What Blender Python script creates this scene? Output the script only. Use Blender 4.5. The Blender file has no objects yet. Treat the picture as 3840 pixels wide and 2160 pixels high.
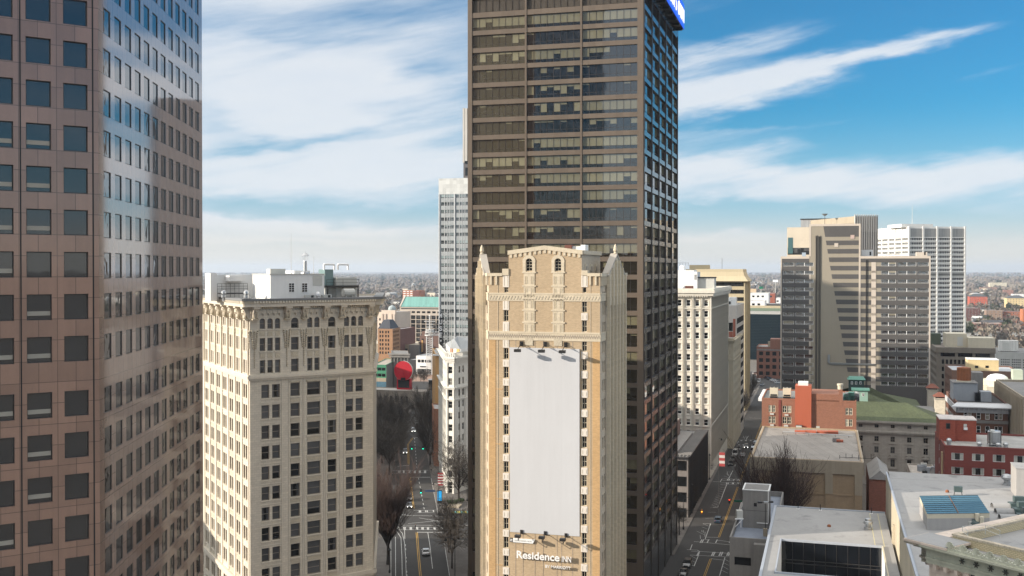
SKYLIFT = (1.15, .8); SKYTINT = (.17,.57,.76); EXPO = 0.6; HAZE = 6e-5
import bpy, math, random
from mathutils import Vector, Matrix
random.seed(7)
R = math.radians
scn = bpy.context.scene
COL = scn.collection
# ------------------------------------------------------------------ camera model (photo is 3840 x 2160)
F = 3930.0; H = 72.0; PIT = R(.56); VP0 = 1014 + F*math.tan(PIT)
def ray(u, v):
    yc = -(v-VP0)/F; c, s = math.cos(PIT), math.sin(PIT)
    return ((u-1920)/F, c+yc*s, -s+yc*c)
def at(u, v, y):
    r = ray(u, v); k = y/r[1]; return (r[0]*k, y, H+r[2]*k)
def gnd(u, v, z=0.0):
    r = ray(u, v); k = (z-H)/r[2]; return (r[0]*k, r[1]*k)
def az(a): return (math.sin(R(a)), math.cos(R(a)))
E1 = (.9577, -.2880); E2 = (.2880, .9577)
def mv(p, d, t): return (p[0]+d[0]*t, p[1]+d[1]*t)
# ------------------------------------------------------------------ mesh builder
class MB:
    def __init__(s): s.v = []; s.f = []; s.m = []; s.mats = []; s.sm = False
    def mi(s, m):
        if m not in s.mats: s.mats.append(m)
        return s.mats.index(m)
    def q(s, m, *pts):
        n = len(s.v); s.v.extend(pts); s.f.append(tuple(range(n, n+len(pts)))); s.m.append(s.mi(m))
    def hexa(s, m, b, t):
        n = len(s.v); s.v.extend(b); s.v.extend(t); k = s.mi(m)
        for f in ((3,2,1,0),(4,5,6,7),(0,1,5,4),(1,2,6,5),(2,3,7,6),(3,0,4,7)):
            s.f.append(tuple(n+i for i in f)); s.m.append(k)
    def box(s, m, x0, x1, y0, y1, z0, z1):
        s.hexa(m, [(x0,y0,z0),(x1,y0,z0),(x1,y1,z0),(x0,y1,z0)], [(x0,y0,z1),(x1,y0,z1),(x1,y1,z1),(x0,y1,z1)])
    def fb(s, m, fr, s0, s1, o0, o1, z0, z1):
        # box in a facade frame; o grows outward
        b = [fr.p(s0,o1,z0), fr.p(s1,o1,z0), fr.p(s1,o0,z0), fr.p(s0,o0,z0)]
        s.hexa(m, b, [(x,y,z1) for x,y,_ in b])
    def prism(s, m, poly, z0, z1, mtop=None, bottom=True):
        n = len(poly)
        for i in range(n):
            a, b = poly[i], poly[(i+1) % n]
            s.q(m, (a[0],a[1],z0), (b[0],b[1],z0), (b[0],b[1],z1), (a[0],a[1],z1))
        s.q(mtop or m, *[(p[0],p[1],z1) for p in poly])
        if bottom: s.q(m, *[(p[0],p[1],z0) for p in reversed(poly)])
    def tube(s, m, a, b, r0, r1=None, n=8, cap=True):
        r1 = r0 if r1 is None else r1
        a, b = Vector(a), Vector(b); d = (b-a)
        if d.length < 1e-6: return
        d.normalize(); x = d.orthogonal().normalized(); y = d.cross(x)
        k = len(s.v); mi = s.mi(m)
        for c, r in ((a, r0), (b, r1)):
            for i in range(n):
                t = 2*math.pi*i/n; s.v.append(tuple(c+x*(r*math.cos(t))+y*(r*math.sin(t))))
        for i in range(n):
            j = (i+1) % n; s.f.append((k+i, k+j, k+n+j, k+n+i)); s.m.append(mi)
        if cap:
            s.f.append(tuple(k+n+i for i in range(n))); s.m.append(mi)
            s.f.append(tuple(k+i for i in reversed(range(n)))); s.m.append(mi)
    def lathe(s, m, c, prof, n=16):
        # prof [(r,z)...] about the vertical through c
        k = len(s.v); mi = s.mi(m)
        for r, z in prof:
            for i in range(n):
                t = 2*math.pi*i/n; s.v.append((c[0]+r*math.cos(t), c[1]+r*math.sin(t), c[2]+z))
        for a in range(len(prof)-1):
            for i in range(n):
                j = (i+1) % n
                s.f.append((k+a*n+i, k+a*n+j, k+(a+1)*n+j, k+(a+1)*n+i)); s.m.append(mi)
        s.f.append(tuple(k+(len(prof)-1)*n+i for i in range(n))); s.m.append(mi)
        s.f.append(tuple(k+i for i in reversed(range(n)))); s.m.append(mi)
    def blob(s, m, c, r, rx=1, ry=1, rz=1, rnd=0.15, seg=6, rings=4):
        k = len(s.v); mi = s.mi(m)
        s.v.append((c[0], c[1], c[2]-r*rz))
        for a in range(1, rings):
            th = math.pi*a/rings
            for i in range(seg):
                t = 2*math.pi*i/seg; q = r*(1+random.uniform(-rnd, rnd))
                s.v.append((c[0]+q*rx*math.sin(th)*math.cos(t), c[1]+q*ry*math.sin(th)*math.sin(t), c[2]-q*rz*math.cos(th)))
        s.v.append((c[0], c[1], c[2]+r*rz)); e = len(s.v)-1
        for i in range(seg):
            j = (i+1) % seg
            s.f.append((k, k+1+j, k+1+i)); s.m.append(mi)
            for a in range(rings-2):
                p = k+1+a*seg; s.f.append((p+i, p+j, p+seg+j, p+seg+i)); s.m.append(mi)
            p = k+1+(rings-2)*seg; s.f.append((p+i, p+j, e)); s.m.append(mi)
    def add(s, o, M):
        # append another builder's shapes through matrix M
        k = len(s.v); s.v.extend(tuple(M @ Vector(p)) for p in o.v)
        for f, m in zip(o.f, o.m): s.f.append(tuple(k+i for i in f)); s.m.append(s.mi(o.mats[m]))
    def mesh(s, name, off=(0,0,0)):
        me = bpy.data.meshes.new(name)
        me.from_pydata([(x-off[0], y-off[1], z-off[2]) for x, y, z in s.v], [], s.f)
        for m in s.mats: me.materials.append(m)
        me.polygons.foreach_set('material_index', s.m)
        if s.sm: me.polygons.foreach_set('use_smooth', [True]*len(s.f))
        uv = me.uv_layers.new(name='UVMap').data
        V = s.v; i = 0; buf = []
        for p in me.polygons:
            n = p.normal
            if abs(n.z) < .7:
                l = math.hypot(n.x, n.y) or 1; tx, ty = -n.y/l, n.x/l
                for k in p.vertices: x, y, z = V[k]; buf += [x*tx+y*ty, z]
            else:
                for k in p.vertices: x, y, z = V[k]; buf += [x, y]
        uv.foreach_set('uv', buf); me.update()
        return me
    def build(s, name, parent=None, loc=None, stuff=False):
        if not s.f: return None
        off = parent.location if parent is not None and loc is None else (loc or (0,0,0))
        o = bpy.data.objects.new(name, s.mesh(name, off)); COL.objects.link(o)
        if parent is not None: o.parent = parent
        elif loc: o.location = loc
        if stuff: o['kind'] = 'stuff'
        return o
class Fr:
    def __init__(s, A, B):
        s.A = A; d = (B[0]-A[0], B[1]-A[1]); s.L = math.hypot(*d); s.d = (d[0]/s.L, d[1]/s.L); s.n = (s.d[1], -s.d[0])
    def p(s, t, o, z): return (s.A[0]+s.d[0]*t+s.n[0]*o, s.A[1]+s.d[1]*t+s.n[1]*o, z)
    def hit(s, u, v=1014):
        r = ray(u, v); dx, dy = s.d; A = s.A; det = -r[0]*dy+dx*r[1]
        k = (-A[0]*dy+dx*A[1])/det
        return ((k*r[0]-A[0])*dx+(k*r[1]-A[1])*dy, H+k*r[2], k*r[1])
    def u(s, u): return s.hit(u)[0]
    def z(s, u, v): return s.hit(u, v)[1]
    def M(s, t, o, z):
        x, y, z = s.p(t, o, z)
        return Matrix(((s.d[0], -s.n[0], 0, x), (s.d[1], -s.n[1], 0, y), (0, 0, 1, z), (0,0,0,1)))
def wall(mb, m, fr, s0, s1, z0, z1, ops=(), rec=.25, mr=None, o=0.0):
    # a wall sheet with rectangular openings (a,b,za,zb) and their reveals
    ops = [q for q in ops if q[0] > s0-1e-6 and q[1] < s1+1e-6 and q[2] > z0-1e-6 and q[3] < z1+1e-6]
    zs = sorted({round(x, 4) for x in [z0, z1]+[q[2] for q in ops]+[q[3] for q in ops]})
    for za, zb in zip(zs, zs[1:]):
        if zb-za < 1e-3: continue
        c = (za+zb)/2; t = s0
        for a, b in sorted((q[0], q[1]) for q in ops if q[2] < c < q[3]):
            if a-t > 1e-4: mb.q(m, fr.p(t,o,za), fr.p(a,o,za), fr.p(a,o,zb), fr.p(t,o,zb))
            t = b
        if s1-t > 1e-4: mb.q(m, fr.p(t,o,za), fr.p(s1,o,za), fr.p(s1,o,zb), fr.p(t,o,zb))
    mr = mr or m
    for a, b, za, zb in [q[:4] for q in ops]:
        i = o-rec
        mb.q(mr, fr.p(a,o,za), fr.p(b,o,za), fr.p(b,i,za), fr.p(a,i,za))
        mb.q(mr, fr.p(a,i,zb), fr.p(b,i,zb), fr.p(b,o,zb), fr.p(a,o,zb))
        mb.q(mr, fr.p(a,o,za), fr.p(a,i,za), fr.p(a,i,zb), fr.p(a,o,zb))
        mb.q(mr, fr.p(b,i,za), fr.p(b,o,za), fr.p(b,o,zb), fr.p(b,i,zb))
# ------------------------------------------------------------------ things and their parts
def tag(o, label, cat, group=None, kind=None):
    if label: o['label'] = label
    if cat: o['category'] = cat
    if group: o['group'] = group
    if kind: o['kind'] = kind
    return o
def empty(name, loc, label, cat, group=None):
    o = bpy.data.objects.new(name, None); COL.objects.link(o); o.location = loc; o.empty_display_size = 1
    return tag(o, label, cat, group)
WT = {}
def wtmpl(style, w, h, var, mats):
    key = (style, round(w,2), round(h,2), var, mats['key'])
    if key not in WT:
        fm, pm = MB(), MB(); draw_window(fm, pm, style, w, h, var, mats)
        WT[key] = [fm, pm, None, None]
    return WT[key]
class Bld:
    def __init__(s, name, label, cat, loc, group=None):
        s.o = empty(name, (loc[0], loc[1], 0), label, cat, group); s.ps = {}; s.w = []; s.pc = {}
    def piece(s, n):
        m = MB(); s.pc.setdefault(n, []).append(m); return m
    def part(s, n):
        if n not in s.ps: s.ps[n] = MB()
        return s.ps[n]
    def win(s, fr, a, b, za, zb, style, mats, rec, var=0, vis=True, name='window'):
        x, y, z = fr.p((a+b)/2, 0, (za+zb)/2)
        wt = (b-a)*(zb-za)*max(0.02, -(fr.n[0]*x+fr.n[1]*y)/math.hypot(x, y))/(x*x+y*y) if vis else 0
        s.w.append((wt, fr.M((a+b)/2, -rec, za), style, b-a, zb-za, var, mats, name))
    def face(s, fr, z0, z1, ops, rec, mat, mats, style='dh', vars_=(0,), vis=True, s0=0, s1=None, mr=None, part='wall'):
        """wall sheet plus a window in every opening (a,b,za,zb[,style])"""
        wall(s.part(part), mat, fr, s0, fr.L if s1 is None else s1, z0, z1, ops, rec, mr)
        for q in ops: s.win(fr, *q[:4], q[4] if len(q) > 4 else style, mats, rec, random.choice(vars_), vis)
    def done(s, lim=100, split=False):
        for n, mb in s.ps.items(): mb.build(n, s.o)
        for n, l in s.pc.items():
            rest = MB()
            for i, mb in enumerate(l):
                if i < lim: mb.build(n, s.o)
                else: rest.add(mb, Matrix())
            if rest.f: rest.build(n, s.o, stuff=True)
        names = {}
        for w in s.w: names.setdefault(w[7], []).append(w)
        T = Matrix.Translation(-Vector(s.o.location))
        for nm, lst in names.items():
            lst.sort(key=lambda w: -w[0]); rest = MB()
            for i, (wt, M, style, w, h, var, mats, _) in enumerate(lst):
                t = wtmpl(style, w, h, var, mats)
                if i < lim and wt > 0:
                    if split:
                        if t[2] is None: t[2] = t[0].mesh(nm); t[3] = t[1].mesh('pane')
                        o = bpy.data.objects.new(nm, t[2]); COL.objects.link(o); o.parent = s.o; o.matrix_local = T @ M
                        p = bpy.data.objects.new('pane', t[3]); COL.objects.link(p); p.parent = o
                    else:
                        if t[2] is None:
                            c = MB(); c.add(t[0], Matrix()); c.add(t[1], Matrix()); t[2] = c.mesh(nm)
                        o = bpy.data.objects.new(nm, t[2]); COL.objects.link(o); o.parent = s.o; o.matrix_local = T @ M
                else: rest.add(t[0], M); rest.add(t[1], M)
            if rest.f: rest.build(nm, s.o, stuff=True)
        return s.o
def draw_window(fm, pm, style, w, h, var, mats):
    # local frame: x across, y = inward(+)/outward(-), z up from the sill; glass at y=0
    f = mats['frame']; t = mats.get('ft', .07); hw = w/2; G = mats['glass']; C = mats.get('curtain', G); rng = random.Random(int(var*977+w*131+h*17+len(style)*7919))
    B = fm.box
    def pane(x0, x1, z0, z1, k):
        def quad(m, a, b, c, d): pm.q(m, (a,0,c), (b,0,c), (b,0,d), (a,0,d))
        if k == 0: quad(G, x0, x1, z0, z1)
        elif k == 1: quad(C, x0, x1, z0, z1)
        elif k == 2:
            q = (x1-x0)*.28; quad(C, x0, x0+q, z0, z1); quad(G, x0+q, x1-q, z0, z1); quad(C, x1-q, x1, z0, z1)
        else:
            q = z1-(z1-z0)*(k % 1.0); quad(C, x0, x1, q, z1); quad(G, x0, x1, z0, q)
    if style == 'plain':
        B(f, -hw, -hw+t, -.05, .02, 0, h); B(f, hw-t, hw, -.05, .02, 0, h); B(f, -hw+t, hw-t, -.05, .02, 0, t); B(f, -hw+t, hw-t, -.05, .02, h-t, h)
        pane(-hw+t, hw-t, t, h-t, var)
    elif style in ('dh', 'cross', 'dhw', 'arch', 'six'):
        top = h-t
        B(f, -hw, -hw+t, -.06, .02, 0, h); B(f, hw-t, hw, -.06, .02, 0, h); B(f, -hw+t, hw-t, -.06, .02, 0, t); B(f, -hw+t, hw-t, -.06, .02, h-t, h)
        g = t*.75; zc = h*.5
        B(f, -hw+t, hw-t, -.05, .02, zc-g/2, zc+g/2)
        if style in ('cross', 'six'):
            B(f, -g/2, g/2, -.04, .02, t, zc-g/2); B(f, -g/2, g/2, -.04, .02, zc+g/2, h-t)
        if style == 'six':
            for z in (h*.27, h*.75):
                B(f, -hw+t, -g/2, -.035, .02, z-g/2, z+g/2); B(f, g/2, hw-t, -.035, .02, z-g/2, z+g/2)
        pane(-hw+t, hw-t, t, h-t, var)
    elif style == 'ribbon':
        n = max(1, round(w/mats.get('pw', 1.5))); p = w/n; tr = h*.27
        B(f, -hw, hw, -.04, .02, h-.05, h); B(f, -hw, hw, -.04, .02, 0, .05)
        for i in range(n+1):
            x = -hw+i*p; B(f, max(-hw, x-t/2), min(hw, x+t/2), -.06, .02, .05, h-.05)
        B(f, -hw, hw, -.025, .02, tr-.025, tr+.025)
        mode = rng.random(); bl = mats.get('bl', 1)
        for i in range(n):
            x0, x1 = -hw+i*p, -hw+(i+1)*p
            k = rng.random()
            pm.q(G, (x0,0,.05), (x1,0,.05), (x1,0,tr), (x0,0,tr))
            d = (1 if k < .85 else .5) if mode > .70 else ((0 if k < .35 else .25 if k < .6 else 1 if k < .85 else .6) if mode > .28 else (0 if k < .85 else .2))
            pane(x0, x1, tr, h-.05, (0 if rng.random() > bl else d if d in (0, 1) else 3+d))
    elif style == 'louver':
        n = max(1, round(w/1.5)); p = w/n
        for i in range(n+1):
            x = -hw+i*p; B(f, max(-hw, x-.05), min(hw, x+.05), -.1, .05, 0, h)
        k = int(h/.22)
        for j in range(k): 
            z = h*j/k; pm.q(mats['louver'], (-hw,-.06,z), (hw,-.06,z), (hw,.06,z+h/k*.8), (-hw,.06,z+h/k*.8))
        pm.q(mats['dark'], (-hw,.08,0), (hw,.08,0), (hw,.08,h), (-hw,.08,h))
# ------------------------------------------------------------------ node helpers and materials
class X:
    """arithmetic on node sockets"""
    def __init__(s, t, k): s.t = t; s.k = k
    def op(s, o, *a, rev=False):
        n = s.t.nodes.new('ShaderNodeMath'); n.operation = o
        args = [s]+list(a)
        if rev: args = args[::-1]
        for i, q in enumerate(args):
            if isinstance(q, X): s.t.links.new(q.k, n.inputs[i])
            else: n.inputs[i].default_value = q
        return X(s.t, n.outputs[0])
    def __add__(s, o): return s.op('ADD', o)
    __radd__ = __add__
    def __mul__(s, o): return s.op('MULTIPLY', o)
    __rmul__ = __mul__
    def __sub__(s, o): return s.op('SUBTRACT', o)
    def __rsub__(s, o): return s.op('SUBTRACT', o, rev=True)
    def __truediv__(s, o): return s.op('DIVIDE', o)
    def __pow__(s, o): return s.op('POWER', o)
    def clamp(s, lo=0.0, hi=1.0): return s.op('MAXIMUM', lo).op('MINIMUM', hi)
    def ss(s, a, b):
        n = s.t.nodes.new('ShaderNodeMapRange'); n.interpolation_type = 'SMOOTHSTEP'
        s.t.links.new(s.k, n.inputs[0]); n.inputs[1].default_value = a; n.inputs[2].default_value = b
        return X(s.t, n.outputs[0])
def node(t, ty, ins=None, **kw):
    n = t.nodes.new(ty)
    for k, v in kw.items(): setattr(n, k, v)
    for k, v in (ins or {}).items():
        if isinstance(v, X): t.links.new(v.k, n.inputs[k])
        elif hasattr(v, 'is_output'): t.links.new(v, n.inputs[k])
        else: n.inputs[k].default_value = v
    return n
def c4(c): return (c[0], c[1], c[2], 1)
def noise(t, vec, scale, detail=3, rough=.5, sc3=None):
    if sc3:
        vec = node(t, 'ShaderNodeVectorMath', {0: vec, 1: sc3}, operation='MULTIPLY').outputs[0]
    return X(t, node(t, 'ShaderNodeTexNoise', {'Vector': vec, 'Scale': scale, 'Detail': detail, 'Roughness': rough}).outputs['Fac'])
def mixc(t, f, a, b, mode='MIX'):
    n = node(t, 'ShaderNodeMix', data_type='RGBA', blend_type=mode)
    for i, q in ((0, f), (6, a), (7, b)):
        if isinstance(q, X): t.links.new(q.k, n.inputs[i])
        elif hasattr(q, 'is_output'): t.links.new(q, n.inputs[i])
        elif i == 0: n.inputs[0].default_value = q
        else: n.inputs[i].default_value = c4(q)
    return n.outputs[2]
def mat(name):
    m = bpy.data.materials.new(name); m.use_nodes = True; t = m.node_tree
    return m, t, t.nodes['Principled BSDF']
def gray(t, x):
    return node(t, 'ShaderNodeCombineColor', {0: x, 1: x, 2: x}).outputs[0]
def stone(name, col, var=.12, tile=None, joint=.75, jw=.02, rough=.75, streak=.12, blotch=.15, bs=.15, spec=.4, tint=None, bump=0, grain=0, coat=0, cior=1.75, stain=0):
    """masonry / concrete / stucco: courses in UV metres, blotches, run-off streaks"""
    m, t, b = mat(name)
    uv = node(t, 'ShaderNodeUVMap').outputs[0]; ob = node(t, 'ShaderNodeNewGeometry').outputs['Position']
    c = None
    if tile:
        br = node(t, 'ShaderNodeTexBrick', {'Vector': uv, 'Color1': c4([x*(1+var) for x in col]), 'Color2': c4([x*(1-var) for x in (tint or col)]),
            'Mortar': c4([x*joint for x in col]), 'Scale': 1, 'Mortar Size': jw, 'Mortar Smooth': .2, 'Bias': 0, 'Brick Width': tile[0], 'Row Height': tile[1]}, offset=tile[2] if len(tile) > 2 else .5)
        c = br.outputs[0]
    else:
        c = node(t, 'ShaderNodeRGB').outputs[0]; c.default_value = c4(col)
    n1 = noise(t, ob, bs, 4, .6); n2 = noise(t, uv, 1, 3, .6, (1.3, .07, 1)); n3 = noise(t, ob, bs*9, 4, .65)
    k = (1+(n1-.5)*(2*blotch))*(1+(n2-.5)*(2*streak))*(1+(n3-.5)*blotch)
    if stain: k = k*(1-noise(t, ob, .22, 5, .65).ss(.56, .70)*stain)*(1-noise(t, ob, .9, 3, .7).ss(.60, .75)*stain*.5)
    if grain: k = k*(1+(noise(t, ob, 14, 2, .7)-.5)*grain)
    c = mixc(t, 1.0, c, gray(t, k), 'MULTIPLY')
    t.links.new(c, b.inputs['Base Color']); b.inputs['Roughness'].default_value = rough; b.inputs['Specular IOR Level'].default_value = spec
    if coat: b.inputs['Coat Weight'].default_value = coat; b.inputs['Coat Roughness'].default_value = .05; b.inputs['Coat IOR'].default_value = cior
    if bump:
        bp = node(t, 'ShaderNodeBump', {'Strength': bump, 'Distance': .1, 'Height': n3}); t.links.new(bp.outputs[0], b.inputs['Normal'])
    return m
def plain(name, col, rough=.6, metal=0, spec=.5, var=.1, emit=None, coat=0):
    m, t, b = mat(name)
    ob = node(t, 'ShaderNodeNewGeometry').outputs['Position']
    k = 1+(noise(t, ob, .7, 4, .6)-.5)*(2*var)
    cc = node(t, 'ShaderNodeRGB').outputs[0]; cc.default_value = c4(col)
    t.links.new(mixc(t, 1.0, cc, gray(t, k), 'MULTIPLY'), b.inputs['Base Color'])
    b.inputs['Roughness'].default_value = rough; b.inputs['Metallic'].default_value = metal; b.inputs['Specular IOR Level'].default_value = spec
    b.inputs['Coat Weight'].default_value = coat
    if emit: b.inputs['Emission Color'].default_value = c4(emit[0]); b.inputs['Emission Strength'].default_value = emit[1]
    return m
def glass(name, col=(.012,.014,.016), spec=.5, rough=.03, warp=.25, ws=.35, ior=1.5, var=.5, folds=0, tint=None):
    """window glass over a dark room; folds > 0 is glass with a curtain right behind it"""
    m, t, b = mat(name)
    uv = node(t, 'ShaderNodeUVMap').outputs[0]; ob = node(t, 'ShaderNodeNewGeometry').outputs['Position']
    rnd = X(t, node(t, 'ShaderNodeObjectInfo').outputs['Random'])
    n = noise(t, ob, .45, 2, .5)
    k = (1+(rnd-.5)*var)*(1+(n-.5)*var)
    if folds:
        w = node(t, 'ShaderNodeTexWave', {'Vector': uv, 'Scale': folds, 'Distortion': 1.5, 'Detail': 1})
        k = k*(.7+.5*X(t, w.outputs['Fac']))
    cc = node(t, 'ShaderNodeRGB').outputs[0]; cc.default_value = c4(col)
    t.links.new(mixc(t, 1.0, cc, gray(t, k), 'MULTIPLY'), b.inputs['Base Color'])
    b.inputs['Roughness'].default_value = .5; b.inputs['Specular IOR Level'].default_value = 0
    b.inputs['Coat Weight'].default_value = 1; b.inputs['Coat Roughness'].default_value = rough; b.inputs['Coat IOR'].default_value = ior
    if tint: b.inputs['Coat Tint'].default_value = c4(tint)
    if warp:
        h = noise(t, ob, ws, 2, .5)
        bp = node(t, 'ShaderNodeBump', {'Strength': warp, 'Distance': .08, 'Height': h}); t.links.new(bp.outputs[0], b.inputs['Coat Normal'])
    return m
def brick(name, col, var=.15, **k):
    return stone(name, col, var=var, tile=(.44, .15), joint=1.25, jw=.012, rough=.85, **k)
# ------------------------------------------------------------------ camera, sun, sky
cam = bpy.data.cameras.new('camera'); co = bpy.data.objects.new('camera', cam); COL.objects.link(co)
cam.sensor_width = 36; cam.lens = 36*F/3840; cam.clip_start = .5; cam.clip_end = 90000
cam.shift_y = (VP0-1080)/3840
co.location = (0, 0, H); co.rotation_euler = (R(90)-PIT, 0, 0); scn.camera = co
SAZ, SEL = -101.0, 16.5
sd = bpy.data.lights.new('sun', 'SUN'); so = bpy.data.objects.new('sun', sd); COL.objects.link(so)
sd.energy = 4.8; sd.angle = R(.5); sd.color = (1, .89, .745)
sv = Vector((math.sin(R(SAZ))*math.cos(R(SEL)), math.cos(R(SAZ))*math.cos(R(SEL)), math.sin(R(SEL))))
so.rotation_euler = sv.to_track_quat('Z', 'Y').to_euler(); so.location = sv*500
w = bpy.data.worlds.new('World'); scn.world = w; w.use_nodes = True; t = w.node_tree
bg = t.nodes['Background']; SKY_STR = .12
sky = node(t, 'ShaderNodeTexSky', sky_type='NISHITA', sun_disc=False, sun_elevation=R(SEL), sun_rotation=R(SAZ), altitude=300, air_density=1.0, dust_density=.6, ozone_density=2.5)
dirv = node(t, 'ShaderNodeTexCoord').outputs['Generated']
sep = node(t, 'ShaderNodeSeparateXYZ', {0: dirv}); dx, dy, dz = (X(t, sep.outputs[i]) for i in range(3))
AZ = dx.op('ARCTAN2', dy)*(180/math.pi); EL = dz.op('ARCSINE')*(180/math.pi)
cv = node(t, 'ShaderNodeCombineXYZ', {0: AZ, 1: EL, 2: 0.0}).outputs[0]
wn = noise(t, cv, .11, 4, .55, (1, 2.2, 1)); wn2 = noise(t, cv, .4, 5, .6, (.55, 2.0, 1))
ve = node(t, 'ShaderNodeVectorRotate', {'Vector': cv, 'Angle': R(-11)}, rotation_type='Z_AXIS').outputs[0]
fib = noise(t, ve, .22, 7, .62, (.32, 2.6, 1)); big = noise(t, cv, .06, 3, .5, (.7, 2.2, 1))
AZw = AZ+(wn-.5)*7; ELw = EL+(wn2-.5)*1.6+(wn-.5)*1.5
dens = .46+(big-.5)*1.1+(fib-.5)*1.25+(AZ*-1.0).ss(0, 9)*.28-AZ.ss(9, 22)*.2
def blob(u, v, L, W, rot, a):
    global dens
    ph = math.atan((u-1920)/F); th = math.degrees(math.atan((1014-v)*math.cos(ph)/F)); ph = math.degrees(ph)
    L /= 62.0; W /= 62.0; c, s = math.cos(R(rot)), math.sin(R(rot))
    p = ((AZw-ph)*(c/L)+(ELw-th)*(s/L)); q = ((AZw-ph)*(-s/W)+(ELw-th)*(c/W))
    g = ((p*p+q*q)*-1.0).op('EXPONENT')*a
    dens = dens + (g*(fib*1.9+.05) if a > 0 else g)
for b_ in [(1000,300,520,210,4,.5),(1450,420,350,130,3,.4),(1300,640,640,75,3,.6),(1150,842,420,15,-3,.95),(1050,895,420,11,-1,.7),
           (1480,80,460,40,0,-.2),(900,110,330,40,0,-.25),(1590,262,120,38,0,-.42),(1060,548,340,26,8,-.75),(800,470,140,50,-25,-.35),(1300,790,520,38,-2,-.62),(860,765,240,36,0,-.42),(1200,925,800,22,0,-.3),
           (3350,250,950,330,0,-.62),(2600,350,300,110,8,.75),(2960,285,560,50,13,.95),(3450,165,420,30,9,.75),(2830,170,360,36,12,.62),(3560,325,330,38,13,.48),(3480,375,200,24,10,.25),
           (3000,425,560,36,4,-.65),(3650,470,420,70,0,-.55),(3750,30,420,110,0,-.4),(2650,120,200,60,0,-.3),(2800,490,420,16,5,.3),(3050,545,420,20,6,.35),
           (3300,670,950,72,0,1.0),(2700,640,420,36,0,.55),(2680,775,300,20,-5,-.6),(2900,835,420,26,0,-.75),(3550,850,420,30,0,-.5),(2650,890,330,36,0,.6),(3600,930,420,36,0,.4)]:
    blob(*b_)
cl = dens.ss(-.12, 1.2)
hz = (EL*-1.0).ss(-3.6, -.4)
lift = 1+EL.ss(16, 55)*SKYLIFT[0]  # added fill: unseen sky overhead and sunward brightened to lift shaded walls
sunside = (dx*sv.x+dy*sv.y).ss(-.1, 1.0)*EL.ss(10, 30)*SKYLIFT[1]
hs = mixc(t, 1.0, sky.outputs[0], SKYTINT, 'MULTIPLY')
def kc(c): return tuple(x/SKY_STR/2**EXPO for x in c)
def sc(x, k): return node(t, 'ShaderNodeVectorMath', {0: x, 1: gray(t, k)}, operation='MULTIPLY').outputs[0]
blue = mixc(t, (EL*-1.0).ss(-9, -.5)*.75, hs, kc((.56,.70,.83)))
cloud = mixc(t, wn2, kc((.76,.82,.90)), kc((.88,.90,.92)))
cloud = mixc(t, (1-cl)*.6, cloud, kc((.60,.74,.92)))
skc = mixc(t, cl*.9, blue, cloud)
skc = mixc(t, hz*.9, skc, kc((.80,.775,.70)))
over = EL.ss(15, 32)  # unseen overhead sky whitened and warmed so the shade turns warmer
skc = mixc(t, over*.8, skc, kc((.88,.855,.80)))
skc = sc(skc, lift+sunside)
grd = (dz*-1.0).ss(0, .02)
skc = mixc(t, grd, skc, kc((.16,.16,.15)))
t.links.new(skc, bg.inputs[0]); bg.inputs[1].default_value = SKY_STR
scn.view_settings.view_transform = 'Standard'; scn.view_settings.look = 'None'; scn.view_settings.exposure = EXPO
scn.cycles.max_bounces = 6; scn.cycles.diffuse_bounces = 3; scn.cycles.glossy_bounces = 4; scn.cycles.transparent_max_bounces = 8
scn.cycles.caustics_reflective = False; scn.cycles.caustics_refractive = False; scn.cycles.sample_clamp_indirect = 6
# ------------------------------------------------------------------ materials
GR = stone('pink_granite', (.25,.147,.106), var=.15, tile=(1.6,1.93,.0), joint=.35, jw=.03, rough=.4, spec=.4, streak=.16, blotch=.18, grain=.25, coat=.8)
GRP = stone('polished_granite', (.25,.15,.11), var=.10, tile=(1.6,1.93,.0), joint=.5, jw=.03, rough=.4, spec=.4, streak=.10, blotch=.13, grain=.2, coat=1, cior=5)
M_dark = plain('dark_void', (.012,.012,.013), .8)
M_dkframe = plain('dark_metal_frame', (.035,.033,.032), .45)
G_pink = glass('office_glass_clear', (.007,.011,.016), ior=1.95, warp=.05)
C_pink = glass('office_glass_blind', (.16,.15,.12), ior=1.6, warp=.05)
W_pink = dict(key='pink', frame=M_dkframe, ft=.09, glass=G_pink, curtain=C_pink)
G_pinks = glass('office_glass_wavy', (.012,.013,.014), ior=3.8, warp=.15, ws=.5)
W_pinks = dict(key='pinks', frame=M_dkframe, ft=.07, glass=G_pinks, curtain=G_pinks)
TERRA = stone('cream_terracotta', (.60,.54,.445), var=.07, tile=(.85,.42), joint=.72, jw=.018, rough=.45, streak=.10, blotch=.10, spec=.45)
TERRAP = stone('cream_terracotta_plain', (.62,.56,.465), rough=.45, streak=.12, blotch=.12)
ORN = stone('carved_terracotta', (.50,.44,.34), rough=.6, streak=.05, blotch=.25, bs=.5, bump=.9)
TAUPE = plain('taupe_window_frame', (.22,.19,.15), .5)
G_can = glass('hotel_glass', (.012,.013,.014), ior=1.5, warp=.1)
C_can = glass('hotel_glass_curtain', (.085,.085,.088), ior=1.5, folds=9, warp=.1, var=.6)
W_can = dict(key='can', frame=TAUPE, ft=.13, glass=G_can, curtain=C_can)
ROOFG = stone('roof_membrane_grey', (.20,.195,.19), rough=.9, blotch=.3, streak=0, stain=.35)
WHITEP = stone('white_painted_wall', (.74,.74,.73), rough=.6, streak=.10, blotch=.08)
BRONZE = stone('bronze_panel', (.135,.106,.082), var=.07, tile=(1.5,30.,.0), joint=.8, jw=.02, rough=.38, streak=.04, blotch=.12, bs=.2, spec=.5)
BRONZED = plain('dark_bronze', (.055,.043,.036), .4)
BRONZEG = plain('polished_bronze_spandrel', (.11,.115,.125), .2, metal=.7)
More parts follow.
